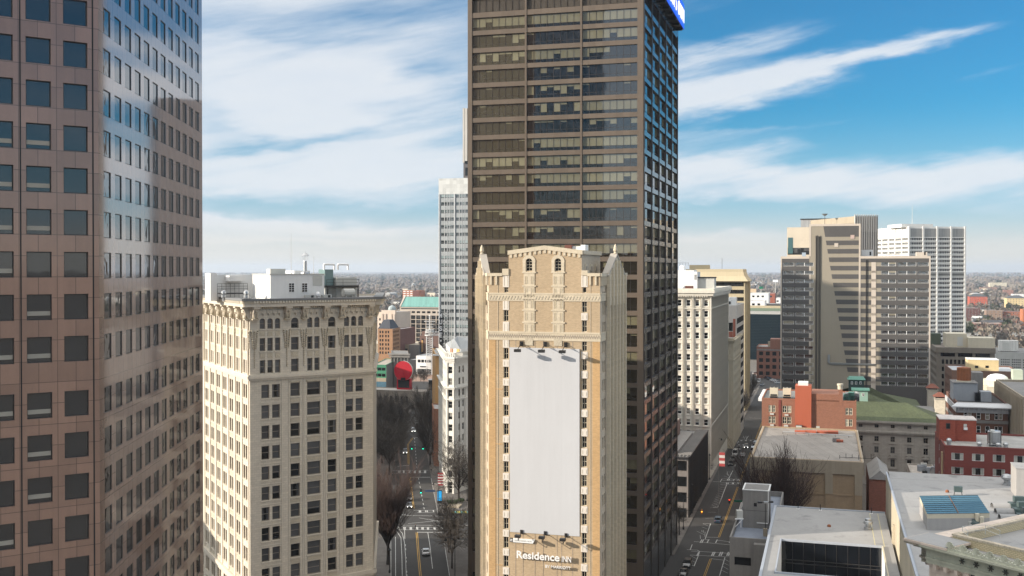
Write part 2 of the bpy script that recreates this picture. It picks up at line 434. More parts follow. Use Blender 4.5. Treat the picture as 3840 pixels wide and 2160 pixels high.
G_eq = glass('bronze_glass', (.010,.0095,.008), ior=2.2, warp=.2, ws=.25, var=.3, tint=(.98,.93,.85))
C_eq = glass('bronze_glass_blind', (.165,.16,.11), ior=2.2, warp=.2, ws=.25, var=.3, tint=(.98,.93,.85))
W_eq = dict(key='eq', frame=BRONZED, ft=.06, glass=G_eq, curtain=C_eq, pw=1.5, louver=plain('louver_metal', (.10,.085,.07), .5), dark=M_dark)
W_eql = dict(W_eq, key='eql', glass=glass('bronze_glass_sunlit_tone', (.055,.05,.034), ior=2.2, warp=.25, ws=.25, var=.4), curtain=glass('bronze_glass_sunlit_blind', (.19,.18,.12), ior=2.2, warp=.25, ws=.25, var=.4))  # left bay: paler glass and blinds, sunlit haze put into the colour
W_eqs = dict(key='eqs', frame=BRONZED, ft=.06, glass=glass('bronze_glass_side', (.012,.012,.012), ior=3.6, warp=.3, ws=.25, var=.2), curtain=C_eq, pw=3.6, louver=W_eq['louver'], dark=M_dark)
TAN = brick('tan_brick', (.415,.318,.21), var=.10, streak=.06, blotch=.09)
TAND = stone('cream_limestone', (.58,.505,.385), tile=(1.2,.6), joint=.8, var=.06, rough=.6, streak=.06, blotch=.08)
GRYB = brick('grey_tan_brick', (.33,.28,.235), var=.10, streak=.08, blotch=.12)
PANELW = stone('white_panel', (.68,.63,.57), rough=.5, streak=.10, blotch=.05)
CREAMF = plain('cream_window_frame', (.62,.56,.44), .5)
W_res = dict(key='res', frame=CREAMF, ft=.09, glass=G_can, curtain=glass('hotel_glass_drape', (.13,.115,.09), folds=7, warp=.1))
BLACK = plain('black_metal', (.016,.016,.017), .45)
VINYL = stone('blank_vinyl', (.53,.54,.565), rough=.5, streak=.05, blotch=.05, bs=.05, tile=(3.2,60,0), joint=.97, jw=.04, var=.01)
WHITE = plain('white_letter', (.82,.82,.82), .4, var=.02)
STEEL = plain('galvanised_steel', (.45,.46,.47), .35, metal=.8)
GREYM = plain('grey_machine_paint', (.50,.50,.47), .55, var=.12)
# ------------------------------------------------------------------ pink granite tower
C0 = at(371, 1014, 98.3)[:2]
def text(name, body, fr, s0, s1, zb, h, o, ext, m, parent, spacing=1.0, italic=0, bold=0):
    """raised lettering: a font curve turned into a mesh, fitted between s0 and s1 and to cap height h"""
    cu = bpy.data.curves.new(name, 'FONT'); cu.body = body; cu.extrude = 1; cu.offset = bold; cu.space_character = spacing
    ob = bpy.data.objects.new(name, cu); COL.objects.link(ob); bpy.context.view_layer.update()
    me = bpy.data.meshes.new_from_object(ob.evaluated_get(bpy.context.evaluated_depsgraph_get()))
    COL.objects.unlink(ob); bpy.data.objects.remove(ob)
    xs = [v.co.x for v in me.vertices]; ys = [v.co.y for v in me.vertices]; x0, x1, y0, y1 = min(xs), max(xs), min(ys), max(ys)
    kx = (s1-s0)/(x1-x0); ky = h/(y1-y0); off = parent.location if parent else (0,0,0)
    for v in me.vertices:
        p = fr.p(s0+(v.co.x-x0)*kx+(v.co.y-y0)*ky*italic, o+(ext if v.co.z > 0 else 0), zb+(v.co.y-y0)*ky)
        v.co = (p[0]-off[0], p[1]-off[1], p[2]-off[2])
    me.materials.clear(); me.materials.append(m)
    me.uv_layers.new(name='UVMap')
    o_ = bpy.data.objects.new(name, me); COL.objects.link(o_); o_.parent = parent
    return o_
def pink_tower():
    b = Bld('granite_tower', 'tall pink granite office tower with square windows, cut off by the left edge', 'skyscraper', C0)
    Ll = 30; A = mv(C0, az(236), Ll); B2 = mv(C0, az(-4.5), 45); Bk = mv(B2, (-1, 0), 40); A2 = (A[0]-20, A[1]+40)
    fl = Fr(A, C0); fr = Fr(C0, B2); W = b.part('wall')
    tops = [97.05+3.89*k for k in range(24, -1, -1)]+[97.05-3.89*k for k in range(1, 9)]
    tops += [60.85-3.87*k for k in range(0, 14)]
    ol = []
    for zt in tops:
        for k in range(9): ol.append((Ll-3.07-3.17*k, Ll-.95-3.17*k, zt-2.36, zt))
    orr = [(1.55+3.565*k, 1.55+3.565*k+2.26, zt-2.5, zt) for zt in tops for k in range(12)]
    rr = random.Random(3)
    wall(W, GR, fl, 0, Ll, 0, 195, ol, .32); wall(b.part('polished_wall'), GRP, fr, 0, fr.L, 0, 195, orr, .12)
    for q in ol: b.win(fl, *q, 'plain', W_pink, .3, 0)
    for q in orr: b.win(fr, *q, 'plain', W_pinks, .1, 0)
    for a, c in ((B2, Bk), (Bk, A2), (A2, A)): wall(W, GR, Fr(a, c), 0, Fr(a, c).L, 0, 195)
    b.part('roof').q(ROOFG, *[(p[0], p[1], 194.6) for p in (A, C0, B2, Bk, A2)])
    # dark expansion joints and radiator covers seen behind the glass
    J = b.part('joint')
    for s in (Ll-.5, Ll-6.71, Ll-13.05): J.fb(M_dark, fl, s-.06, s+.06, -.05, .012, 0, 195)
    for zt in tops:
        if 20 < zt < 86:
            for k in range(1, 5):
                if rr.random() < .75: b.piece('radiator_cover').fb(plain_sill, fl, Ll-3.0-3.17*k, Ll-1.05-3.17*k, -.285, -.22, zt-1.95, zt-1.55)
    b.done(split=True)
plain_sill = plain('radiator_enamel', (.30,.28,.24), .5)
pink_tower()
# ------------------------------------------------------------------ cream terracotta tower with lion brackets
def arch_fill(mb, m, fr, a, b, zt, o, th=.12, n=10):
    """masonry filling the corners above a round head: opening a..b, crown at zt"""
    r = (b-a)/2; c = (a+b)/2; zc = zt-r
    for i in range(n):
        t0 = math.pi*i/n; t1 = math.pi*(i+1)/n
        p0, p1 = (c-r*math.cos(t0), zc+r*math.sin(t0)), (c-r*math.cos(t1), zc+r*math.sin(t1))
        mb.q(m, fr.p(p0[0],o,p0[1]), fr.p(p1[0],o,p1[1]), fr.p(p1[0],o,zt), fr.p(p0[0],o,zt))
        mb.q(m, fr.p(p0[0],o-th,p0[1]), fr.p(p1[0],o-th,p1[1]), fr.p(p1[0],o,p1[1]), fr.p(p0[0],o,p0[1]))
def lion_mb():
    """seated lion console, local x across, -y outward, z up; 1 wide 2.1 high"""
    mb = MB(); b = mb.box
    b(ORN, -.62, .62, -.9, 0, -.25, 0); mb.blob(ORN, (0,-.35,.55), .5, .8, .8, 1.15, .08, 8, 5)
    mb.blob(ORN, (0,-.62,1.35), .42, 1.05, .9, 1, .12, 8, 5); mb.blob(ORN, (0,-.92,1.3), .22, 1, 1, .9, .05, 7, 4)
    for x in (-.28, .28):
        mb.tube(ORN, (x,-.62,1.0), (x,-.72,.05), .16, .11, 6); mb.blob(ORN, (x,-.8,.06), .16, 1, 1.3, .7)
        mb.blob(ORN, (x*1.1,-.62,1.72), .1)
    b(TERRAP, -.62, .62, -1.35, 0, 1.75, 2.1)
    mb.hexa(TERRAP, [(-.45,-.3,0),(.45,-.3,0),(.45,0,0),(-.45,0,0)], [(-.5,-1.1,1.75),(.5,-1.1,1.75),(.5,0,1.75),(-.5,0,1.75)])
    return mb
def candler():
    A = at(936, 1014, 189.5)[:2]; A = (A[0], A[1])
    d = az(55.3); dl = az(-29.1)
    f = Fr(A, mv(A, d, 40)); Lf = f.u(920+.2485*1925)
    B = mv(A, d, Lf); D = mv(A, dl, 48); C = at(1411, 1014, 242)[:2]; f = Fr(A, B)
    l = Fr(D, A); b = Bld('terracotta_tower', 'cream terracotta hotel tower with lion brackets under its deep cornice', 'hotel', A)
    W = b.part('wall'); X_ = lambda x: f.u(920+.2485*x)
    zr = 66.6
    up = [(213,297,1),(330,412,1),(445,525,1),(688,802,1),(932,1010,1),(1040,1118,1),(1248,1358,1),(1488,1565,1),(1595,1672,1),(1702,1775,1)]
    ops = []
    zz = lambda y: f.z(920+.2485*255, 1100+.2485*y)
    rows = [(zz(540), zz(378)), (zz(875), zz(675)), (zz(1210), zz(1010))]
    for x0, x1, _ in up:
        for k, (za, zb) in enumerate(rows): ops.append((X_(x0), X_(x1), za, zb, 'arch' if k == 0 else 'dh'))
    zl = f.z(990, 1443); lows = [(237,357),(400,518),(677,817),(928,1128),(1236,1370),(1513,1625),(1660,1772)]
    for k in range(10):
        for x0, x1 in lows: ops.append((X_(x0), X_(x1), zl-3.74*k-2.5, zl-3.74*k, 'dh'))
    for k in range(3):
        for x0, x1 in [(237,518),(677,817),(928,1128),(1236,1370),(1513,1772)]: ops.append((X_(x0), X_(x1), 12.2-4.1*k-2.9, 12.2-4.1*k, 'dh'))
    b.face(f, 0, zr, ops, .3, TERRA, W_can, vars_=(1,1,1,1,1,1,2,0,3.6))
    # the sunlit side: seven bays of paired windows
    ops2 = []; bay = []
    xs = [(88,128),(175,215),(262,307),(363,405),(458,502),(558,602),(668,708)]
    for x0, x1 in xs: bay.append((l.u(740+.2624*x0), l.u(740+.2624*x1)))
    bay = [(bay[0][0]-2*(bay[1][0]-bay[0][0]), 0), (bay[0][0]-(bay[1][0]-bay[0][0]), 0)]+bay
    wv = 1.15
    L6 = l.L
    cs = [L6-3.1-5.05*k for k in range(9)]
    for c in cs:
        for s in (-1, 1):
            m = c+s*.82
            for za, zb in rows: ops2.append((m-.55, m+.55, za, zb, 'arch' if za == rows[0][0] else 'dh'))
            for k in range(10): ops2.append((m-.62, m+.62, zl-3.74*k-2.5, zl-3.74*k, 'dh'))
            for k in range(3): ops2.append((m-.7, m+.7, 12.2-4.1*k-2.9, 12.2-4.1*k, 'dh'))
    b.face(l, 0, zr, ops2, .3, TERRA, W_can, vars_=(1,1,1,2,0))
    for fr in (f, l):
        for q in [o for o in (ops if fr is f else ops2) if o[4] == 'arch']:
            arch_fill(W, TERRAP, fr, q[0], q[1], q[3], .0)
    rb = Fr(B, C); wall(W, TERRA, rb, 0, rb.L, 0, zr); bk = Fr(C, D); wall(W, TERRA, bk, 0, bk.L, 0, zr)
    b.part('roof').q(ROOFG, *[(p[0], p[1], zr-.4) for p in (A, B, C, D)])
    # trim: sills, piers, belts, cornice
    T = b.part('trim'); Rl = None
    e = 1.9
    zb1 = zz(1235)
    for fr in (f, l, rb):
        L_ = fr.L
        T.fb(TERRAP, fr, -.35, L_+.35, 0, .35, zb1-.9, zb1-.55); T.fb(TERRAP, fr, -.6, L_+.6, 0, .6, zb1-.55, zb1-.1); T.fb(TERRAP, fr, -.4, L_+.4, 0, .4, zb1-.1, zb1+.12)
        T.fb(TERRAP, fr, -.5, L_+.5, 0, .5, 13.2, 13.9); T.fb(TERRAP, fr, -.25, L_+.25, 0, .25, 12.8, 13.2)
        T.fb(TERRAP, fr, -e+.35, L_+e-.35, 0, e-.35, zr-1.2, zr-.55); T.fb(ORN, fr, -e+.15, L_+e-.15, 0, e-.15, zr-.55, zr-.1)
        T.fb(plain_gutter, fr, -e, L_+e, 0, e, zr-.1, zr+.28)
        n = int(L_/.55)
        for i in range(n): T.fb(TERRAP, fr, i*.55+.1, i*.55+.4, e-.15, e-.02, zr-.5, zr-.16)
        n = int(L_/1.05)
        za = rows[0][1]+.55
        for i in range(n):
            s = .5+i*1.05; T.fb(TERRAP, fr, s-.5, s+.5, 0, .28, za+.35, za+.95); T.fb(TERRAP, fr, s-.12, s+.12, 0, .28, za, za+.35)
        n = int(L_/.4)
        for i in range(n): T.fb(TERRAP, fr, i*.4, i*.4+.22, 0, .22, za+1.2, za+1.75)
    for q in ops[:]:
        T.fb(TERRAP, f, q[0]-.12, q[1]+.12, 0, .16, q[2]-.2, q[2]-.02)
    for q in ops2: T.fb(TERRAP, l, q[0]-.12, q[1]+.12, 0, .14, q[2]-.18, q[2]-.02)
    for k in range(2):
        z0, z1 = rows[k+1][1]+.35, rows[k][0]-.4
        for x0, x1, _ in up: b.piece('relief_panel').fb(ORN, f, X_(x0)+.05, X_(x1)-.05, 0, .07, z0, z1)
        for c in cs: b.piece('relief_panel').fb(ORN, l, c-1.3, c+1.3, 0, .07, z0, z1)
    for k in range(10):
        zt = zl-3.74*k
        for x0, x1 in lows[2:5]:
            b.piece('relief_panel').fb(ORN, f, X_(x0)-.02, X_(x1)+.02, 0, .08, zt-3.5, zt-2.85)
        for x0, x1 in ((225,545),(1490,1790)):
            T.fb(TERRAP, f, X_(x0), X_(x1), 0, .1, zt+.42, zt+.52)
        if k == 0:
            for x0, x1 in lows[2:5]: T.fb(ORN, f, X_(x0)-.15, X_(x1)+.15, 0, .25, zt+.15, zt+.4)
        for i, c in enumerate(cs):
            if i % 3 == 0: T.fb(TERRAP, l, c-1.7, c+1.7, 0, .1, zt+.42, zt+.52)
            else: b.piece('relief_panel').fb(ORN, l, c-1.45, c+1.45, 0, .08, zt-3.5, zt-2.85)
    for x in (545, 650, 860, 885, 1180, 1205, 1420, 1480):   # vertical pier edges below
        T.fb(TERRAP, f, X_(x)-.06, X_(x)+.06, 0, .1, 14, zb1-.9)
    for c in cs:
        for s in (-2.2, 2.2): T.fb(TERRAP, l, c+s-.33, c+s+.33, 0, .16, 14, zb1-.9)
        for s in (-2.3, 2.3): T.fb(TERRAP, l, c+s-.28, c+s+.28, 0, .3, zb1+.12, zr-3)
    # carved drops on the piers, lions above them
    dr = b.part('carved_drop'); rr = random.Random(5)
    lion = lion_mb()
    zlb = rows[0][0]+.45
    sp = [(f, X_(x)) for x in (135, 625, 882, 1200, 1447, 1870)]+[(l, L6-.6-5.05*k) for k in range(9)]+[(rb, 1.2+5*k) for k in range(6)]
    lm = None
    for fr, s in sp:
        if lm is None: lm = lion.mesh('lion_bracket')
        o = bpy.data.objects.new('lion_bracket', lm); COL.objects.link(o); o.parent = b.o
        M = fr.M(s, 0, zlb+1.5); o.matrix_local = Matrix.Translation(-Vector(b.o.location)) @ M @ Matrix.Scale(zr-1.2-zlb-1.5, 4) @ Matrix.Scale(1/2.1, 4)
        z = zlb-.9; wd = .8
        while z > zb1+1.2:
            for x in ((-wd*.75, 0, wd*.75) if wd > .4 else (0,)): dr.blob(ORN, fr.p(s+x, .06, z+(.12 if x else 0)), .12+wd*.12, 1, 1, 1, .3, 6, 4)
            z -= .34; wd *= .93
    # ---------------- rooftop
    P = b.part('penthouse')
    def rbx(u0, u1, v, vt, dd, dep, m=WHITEP):  # a box standing on the roof: front from u0 to u1 on a line dd behind the front wall
        fr = Fr(mv(A, f.n, -dd), mv(mv(A, f.n, -dd), f.d, 40)); s0, s1 = fr.u(u0), fr.u(u1)
        P.fb(m, fr, s0, s1, -dep, 0, zr-.4, fr.z((u0+u1)/2, vt)); return fr, s0, s1
    fr, s0, s1 = rbx(1014, 1216, 1128, 1030, 2.5, 9)
    zt = fr.z(1115, 1030)
    P.fb(GREYM, fr, s0-.15, s1+.15, -9.1, .12, zt, zt+.18)
    P.fb(WHITEP, fr, s0+8.5, s1+1.0, -14, -9.02, zr-.4, zt+.75)
    P.fb(GREYM, fr, s0+1.2, s0+4.2, -5, -3, zt+.18, zt+1.1)
    for u in (1093, 1142): b.win(fr, fr.u(u-11), fr.u(u+11), fr.z(u, 1096), fr.z(u, 1061), 'six', dict(key='pw', frame=WHITE, ft=.08, glass=G_can), -.02, 0, name='penthouse_window')
    P.fb(GREYM, fr, fr.u(1173), fr.u(1208), -.01, .06, fr.z(1190, 1071), fr.z(1190, 1034))
    fr2, q0, q1 = rbx(789, 812, 1115, 1024, 13.5, 3)
    P.fb(WHITEP, fr2, q1, q1+9, -5, -2, zr-.4, fr2.z(800, 1030)); P.fb(WHITEP, fr2, q1+2.4, q1+5.6, -2, .3, zr+3.3, fr2.z(800, 1034))
    fr3, q0, q1 = rbx(1262, 1338, 1110, 1040, 9, 7, GREYM)
    b.done(split=True)
    # rooftop plant that could be lifted off
    def thing(name, label, cat, fn, group=None):
        mb = MB(); loc = fn(mb); o = mb.build(name, None, (loc[0], loc[1], loc[2])); tag(o, label, cat, group)
    def chimney(mb):
        p = fr.p(s0+8.2, -3, zt+.18)
        mb.lathe(STEEL, p, [(.9,0),(.85,.25),(.35,.5),(.32,2.3),(.38,2.35),(.36,2.45)], 14)
        for k in range(4): 
            a = k*math.pi/2; mb.tube(STEEL, (p[0]+.3*math.cos(a), p[1]+.3*math.sin(a), p[2]+2.4), (p[0]+.5*math.cos(a), p[1]+.5*math.sin(a), p[2]+3.5), .03)
        mb.lathe(STEEL, (p[0],p[1],p[2]+3.45), [(.85,0),(.8,.08),(.12,.6),(.05,.75)], 14); return p
    thing('flue_stack', 'steel flue with a conical cap on the white penthouse roof', 'chimney', chimney)
    def mast(x, y, h):
        def fn(mb):
            p = fr.p(x, y, zt+.1); mb.tube(GREYM, p, (p[0],p[1],p[2]+h), .05, .025, 6); mb.lathe(GREYM, p, [(.2,0),(.2,.15)], 8); return p
        return fn
    thing('mast_antenna', 'tall thin whip antenna on the white penthouse roof left of the flue', 'antenna', mast(s0+6.2, -5, 8))
    thing('mast_antenna', 'short dark whip antenna at the right end of the white penthouse', 'antenna', mast(s1+.5, -6, 3.6))
    def vent(s, dd):
        def fn(mb):
            p = f.p(s, -dd, zr-.4); mb.lathe(STEEL, p, [(.35,0),(.35,.5),(.5,.7),(.5,1.2),(.3,1.3),(.5,1.5),(.45,1.9),(.2,2.1)], 12); return p
        return fn
    thing('roof_vent', 'galvanised roof vent at the corner of the terracotta tower roof', 'vent', vent(1.6, 6))
    thing('roof_vent', 'galvanised roof vent farther back near the white stair hut', 'vent', vent(-.9, 11))
    def acu(s, dd, h=1.2):
        def fn(mb):
            p = f.p(s, -dd, zr-.4); mb.fb(GREYM, f, s-.9, s+.9, -dd-.5, -dd+.5, zr-.35, zr-.4+h); mb.fb(BLACK, f, s+.1, s+.6, -dd+.5, -dd+.53, zr-.1, zr-.5+h); return p
        return fn
    thing('condenser_unit', 'small grey condenser under the left penthouse window', 'condenser', acu(s0+7.2, 1.2))
    thing('condenser_unit', 'small grey condenser right of the white dome vent', 'condenser', acu(s0+10.6, 1.1))
    def dome(mb):
        p = f.p(s0+8.9, -1.2, zr-.4); mb.lathe(WHITE, p, [(.3,0),(.3,.8),(.5,1),(.5,1.4),(.3,1.7),(.05,1.8)], 12); return p
    thing('roof_vent', 'white mushroom vent between two condensers on the parapet', 'vent', dome)
    def tank(mb):
        a = f.p(Lf-3.5, -6, zr+1); c = f.p(Lf-1.2, -6, zr+1); mb.tube(GREYM, a, c, .8, .8, 14); mb.fb(GREYM, f, Lf-3.2, Lf-2.9, -6.5, -5.5, zr-.4, zr+1); mb.fb(GREYM, f, Lf-1.8, Lf-1.5, -6.5, -5.5, zr-.4, zr+1); return f.p(Lf-2.3, -6, zr-.4)
    thing('water_tank', 'grey cylinder tank lying on the roof right of the chiller', 'tank', tank)
    def chill(mb):
        g = Fr(mv(A, f.n, -8), mv(mv(A, f.n, -8), f.d, 40)); a, c = g.u(1224), g.u(1345)
        for s in (a+.2, (a+c)/2, c-.2): mb.fb(BLACK, g, s-.1, s+.1, -7, -6.8, zr-.4, zr+2); mb.fb(BLACK, g, s-.1, s+.1, 0, .2, zr-.4, zr+2)
        mb.fb(BLACK, g, a, c, -7, .2, zr+2, zr+2.4)
        for s in (a, (a+c)/2, c): mb.tube(BLACK, g.p(s, .15, zr+2.4), g.p(s, .15, zr+3.6), .04, n=5)
        for z in (3.0, 3.6): mb.tube(BLACK, g.p(a, .15, zr+z), g.p(c, .15, zr+z), .03, n=5)
        mb.fb(glass_teal, g, a+.6, a+2.4, -5, -2, zr+2.4, zr+5.6)
        for s in (a+1.4, c-2.6):
            mb.tube(WHITE, g.p(s-1, -2, zr+5.5), g.p(s-1, -2, zr+6.6), .2, n=8); mb.tube(WHITE, g.p(s-1, -2, zr+6.6), g.p(s+1.2, -2, zr+6.6), .2, n=8); mb.tube(WHITE, g.p(s+1.2, -2, zr+6.6), g.p(s+1.2, -2, zr+5.5), .2, n=8)
        return g.p(a, 0, zr-.4)
    thing('cooling_tower', 'grey cooling tower on a dark railed platform behind the cornice', 'cooling tower', chill)
    def rail(mb):
        g = Fr(mv(A, f.n, -11), mv(mv(A, f.n, -11), f.d, 40)); a, c = g.u(815), g.u(928)
        for i in range(8):
            s = a+(c-a)*i/7; mb.tube(BLACK, g.p(s, 0, zr-.4), g.p(s, 0, zr+2.9), .04, n=5)
        for z in (1.0, 1.9, 2.4, 2.9): mb.tube(BLACK, g.p(a, 0, zr+z), g.p(c, 0, zr+z), .035, n=5)
        mb.fb(BLACK, g, a+1, c, -3, -.3, zr+.9, zr+1.1); return g.p(a, 0, zr-.4)
    thing('roof_railing', 'dark pipe railing round the walkway by the white stair hut', 'railing', rail)
    return f, b
plain_gutter = plain('weathered_lead', (.16,.165,.17), .7)
glass_teal = plain('teal_panel', (.16,.24,.24), .4)
candler()
# ------------------------------------------------------------------ bronze office tower with the blue lit sign
A_EQ = at(1754.5, 1014, 234)[:2]
def bronze_tower():
    A = A_EQ; E1 = (.9668, -.2554); B = mv(A, E1, 39.3); C = mv(B, E2, 53.6); D = mv(A, E2, 53.6)
    b = Bld('office_tower', 'tall dark bronze office tower of long ribbon windows behind the tan hotel', 'skyscraper', A)
    f, r, k_, l = Fr(A, B), Fr(B, C), Fr(C, D), Fr(D, A); W = b.part('wall'); Z = 141.5
    bays = [(1.05, 13.1), (13.53, 25.45), (25.92, 37.88)]
    tops = [128.1-3.87*k for k in range(31)]
    ops = [(a, c, zt-2.85, zt, 'ribbon') for zt in tops for a, c in bays]+[(a, c, 129.25, 132.3, 'louver') for a, c in bays]+[(a, c, 133.6, 139.2, 'louver') for a, c in bays]
    ops += [(a, c, .2, 4.6, 'ribbon') for a, c in bays]
    wall(W, BRONZE, f, 0, f.L, 0, Z, ops, .42, BRONZED)
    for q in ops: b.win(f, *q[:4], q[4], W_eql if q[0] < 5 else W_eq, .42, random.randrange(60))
    sb = [(.55+10.42*k+(.35 if k else 0), .55+10.42*k+9.75) for k in range(5)]
    ops = [(a, c, zt-2.85, zt, 'ribbon') for zt in tops for a, c in sb]+[(a, c, 129.25, 132.3, 'louver') for a, c in sb]
    b.face(r, 0, Z, ops, .42, BRONZEG, W_eqs, vars_=(1,2,3,4), mr=BRONZED, part='side_wall')
    ops = [(a, c, zt-2.85, zt, 'ribbon') for zt in tops for a, c in sb]
    b.face(l, 0, Z, ops, .75, BRONZE, W_eq, vars_=(1,2,3,4), vis=False)
    wall(W, BRONZE, k_, 0, k_.L, 0, Z); b.part('roof').q(ROOFG, *[(p[0], p[1], Z-.5) for p in (A, B, C, D)])
    P = b.part('pier')
    for s in (0.02, 13.1, 25.47): P.fb(BRONZE, f, s, s+(1.0 if s < 1 else .42), 0, .1, 0, Z)
    P.fb(BRONZE, f, 37.9, 39.18, 0, .1, 0, Z)
    for a, c in sb: P.fb(BRONZED, r, c+.1, c+.5, 0, .14, 0, 133)
    P.fb(BRONZED, r, 0, .4, 0, .1, 0, Z)
    b.done()
    s = empty('rooftop_sign', (B[0], B[1], 0), 'bright blue lit lettered sign box at the top edge of the bronze tower', 'sign')
    mb = MB(); o = 3.2
    g = Fr(r.p(0, 1.95, 0)[:2], r.p(10, 1.95, 0)[:2]); s1 = g.u(2564.5)
    mb.fb(BLACK, r, 0.8, s1-.05, .05, 1.8, 134.3, 140.6)
    for i in range(9): mb.fb(BLACK, r, 2+i*5.8, 2.4+i*5.8, .05, 1.7, 133.7, 134.3)
    mb.build('housing', s)
    mb = MB(); mb.fb(plain('lit_blue_panel', (.0,.06,.55), .3, emit=((.0,.055,.62), .75)), r, .8, s1, 1.8, 1.95, 134.4, 140.7); mb.build('panel', s)
    e1 = g.u(2562.3); e0 = g.u(2539); 
    text('lettering', "GEORGIA'S OWN", g, e1-(e1-e0)*3.2, e1, 135.6, 3.7, .02, .15, plain('lit_white_letter', (.8,.8,.8), .4, emit=((1,.92,.98), .8)), s, spacing=1.35, bold=-.022)
bronze_tower()
# ------------------------------------------------------------------ tan hotel with the blank banner
def hotel():
    A = at(1833, 1014, 189)[:2]; f = Fr(A, mv(A, E1, 30)); U = lambda x: f.u(1740+.345*x)
    Lf = f.u(2250.5); B = mv(A, E1, Lf); C = mv(B, E2, 24.5); dl = az(-6.4); D = mv(A, dl, 26.5)
    f = Fr(A, B); r, k_, l = Fr(B, C), Fr(C, D), Fr(D, A)
    CRB = stone('cream_brick', (.50,.425,.33), var=.08, tile=(.6,.3), joint=.9, jw=.012, rough=.75, streak=.10, blotch=.1)
    b = Bld('hotel_tower', 'slim tan brick hotel tower with gabled top and a blank banner on its front', 'hotel', A)
    W = b.part('wall'); zv = lambda x, y: f.z(1740+.345*x, 900+.345*y)
    zp = zv(350, 365)
    cl, cr = (U(430), U(483)), (U(1282), U(1337))
    sp = 3.40; z0l = f.z(1897, 1163); z0r = f.z(2191, 1129.4)
    ops = [(cl[0]+.1, cl[1], zv(455, 570), zv(455, 515), 'cross'), (cr[0]+.1, cr[1]-.1, zv(1310, 573), zv(1310, 515), 'plain')]
    rowsl = [0]+list(range(2, 18)); rowsr = list(range(0, 18))
    hw = 2.0
    for i in rowsl: ops.append((cl[0], cl[1], z0l-sp*i-hw, z0l-sp*i, 'cross'))
    for i in rowsr: ops.append((cr[0], cr[1], z0r-sp*i-hw, z0r-sp*i, 'cross'))
    b.face(f, 0, zp, ops, .28, TAN, W_res, vars_=(0,0,0,3.4,0), mr=TAND)
    # gabled central block rising flush with the front
    g0, g1 = U(485), U(1280); ze = zv(485, 128); za = zv(875, 72); gm = U(876)
    aw = [(U(672), U(743)), (U(986), U(1058))]; zw0, zw1 = zv(700, 338), zv(700, 200)
    aops = [(a, c, zw0, zw1, 'six') for a, c in aw]
    b.face(f, zp, ze, aops, .25, TAN, W_res, s0=g0, s1=g1)
    W.q(TAN, f.p(g0,0,ze), f.p(g1,0,ze), f.p(gm,0,za)); dp = 15.6
    W.q(TAN, f.p(g1,-dp,ze), f.p(g0,-dp,ze), f.p(gm,-dp,za)); W.q(TAN, f.p(g1,-dp,zp), f.p(g0,-dp,zp), f.p(g0,-dp,ze), f.p(g1,-dp,ze))
    W.q(CRB, f.p(g1,0,zp), f.p(g1,-dp,zp), f.p(g1,-dp,ze), f.p(g1,0,ze)); W.q(CRB, f.p(g0,-dp,zp), f.p(g0,0,zp), f.p(g0,0,ze), f.p(g0,-dp,ze))
    Rf = b.part('roof'); Rf.q(ROOFG, f.p(g0,0,ze), f.p(gm,0,za), f.p(gm,-dp,za), f.p(g0,-dp,ze)); Rf.q(ROOFG, f.p(gm,0,za), f.p(g1,0,ze), f.p(g1,-dp,ze), f.p(gm,-dp,za))
    Rf.q(ROOFG, *[(p[0], p[1], zp-.7) for p in (A, B, C, D)])
    for q in aops: arch_fill(W, TAND, f, q[0], q[1], q[3], .03)
    T = b.part('trim')
    # coping of the gable with pendants
    n = 15
    for i in range(n):
        t0, t1 = i/n, (i+1)/n
        for t in (t0,):
            s = g0+(g1-g0)*(t0+t1)/2; zt = ze+(za-ze)*(1-abs(2*(t0+t1)/2-1)); hs = (g1-g0)/n/2
            T.fb(TAND, f, s-hs*.5, s+hs*.5, 0, .12, zt-1.15, zt-.5)
    for (a, za_), (c, zc) in (((g0-.15, ze), (gm, za)), ((gm, za), (g1+.15, ze))):
        T.hexa(TAND, [f.p(a,.18,za_-.55), f.p(c,.18,zc-.55), f.p(c,-.4,zc-.55), f.p(a,-.4,za_-.55)], [f.p(a,.18,za_+.2), f.p(c,.18,zc+.2), f.p(c,-.4,zc+.2), f.p(a,-.4,za_+.2)])
    T.fb(TAND, Fr(f.p(g1,0,0)[:2], f.p(g1,-dp,0)[:2]), .3, dp, 0, .3, ze-.5, ze+.2)
    for i in range(3):
        h = Fr(f.p(g1,0,0)[:2], f.p(g1,-dp,0)[:2]); s = 3.4+i*4.2; T.fb(TAND, h, s-.9, s+.9, 0, .12, zp+.5, ze-2.2); T.fb(GRYB, h, s-.5, s+.5, .12, .16, zp+.5, ze-2.6)
    # arched window surrounds and pilaster panels
    for (a, c), (x0, x1) in zip(aw, ((650,768),(965,1083))):
        p0, p1 = U(x0), U(x1); zb = zv(700, 995); m = (a+c)/2; rr = (c-a)/2
        T.fb(TAND, f, p0, p1, 0, .1, zb, zw0-.15); T.fb(TAND, f, p0-.3, p1+.3, 0, .16, zw0-.35, zw0-.1)
        T.fb(TAND, f, a-.55, a, 0, .12, zw0-.1, zw1-rr); T.fb(TAND, f, c, c+.55, 0, .12, zw0-.1, zw1-rr)
        for i in range(12):
            t0, t1 = math.pi*i/12, math.pi*(i+1)/12; ro = rr+.6
            q = [(m-R_*math.cos(t), zw1-rr+R_*math.sin(t)) for R_, t in ((rr, t0), (ro, t0), (ro, t1), (rr, t1))]
            T.hexa(TAND, [f.p(q[0][0],.12,q[0][1]), f.p(q[3][0],.12,q[3][1]), f.p(q[3][0],0,q[3][1]), f.p(q[0][0],0,q[0][1])], [f.p(q[1][0],.12,q[1][1]), f.p(q[2][0],.12,q[2][1]), f.p(q[2][0],0,q[2][1]), f.p(q[1][0],0,q[1][1])])
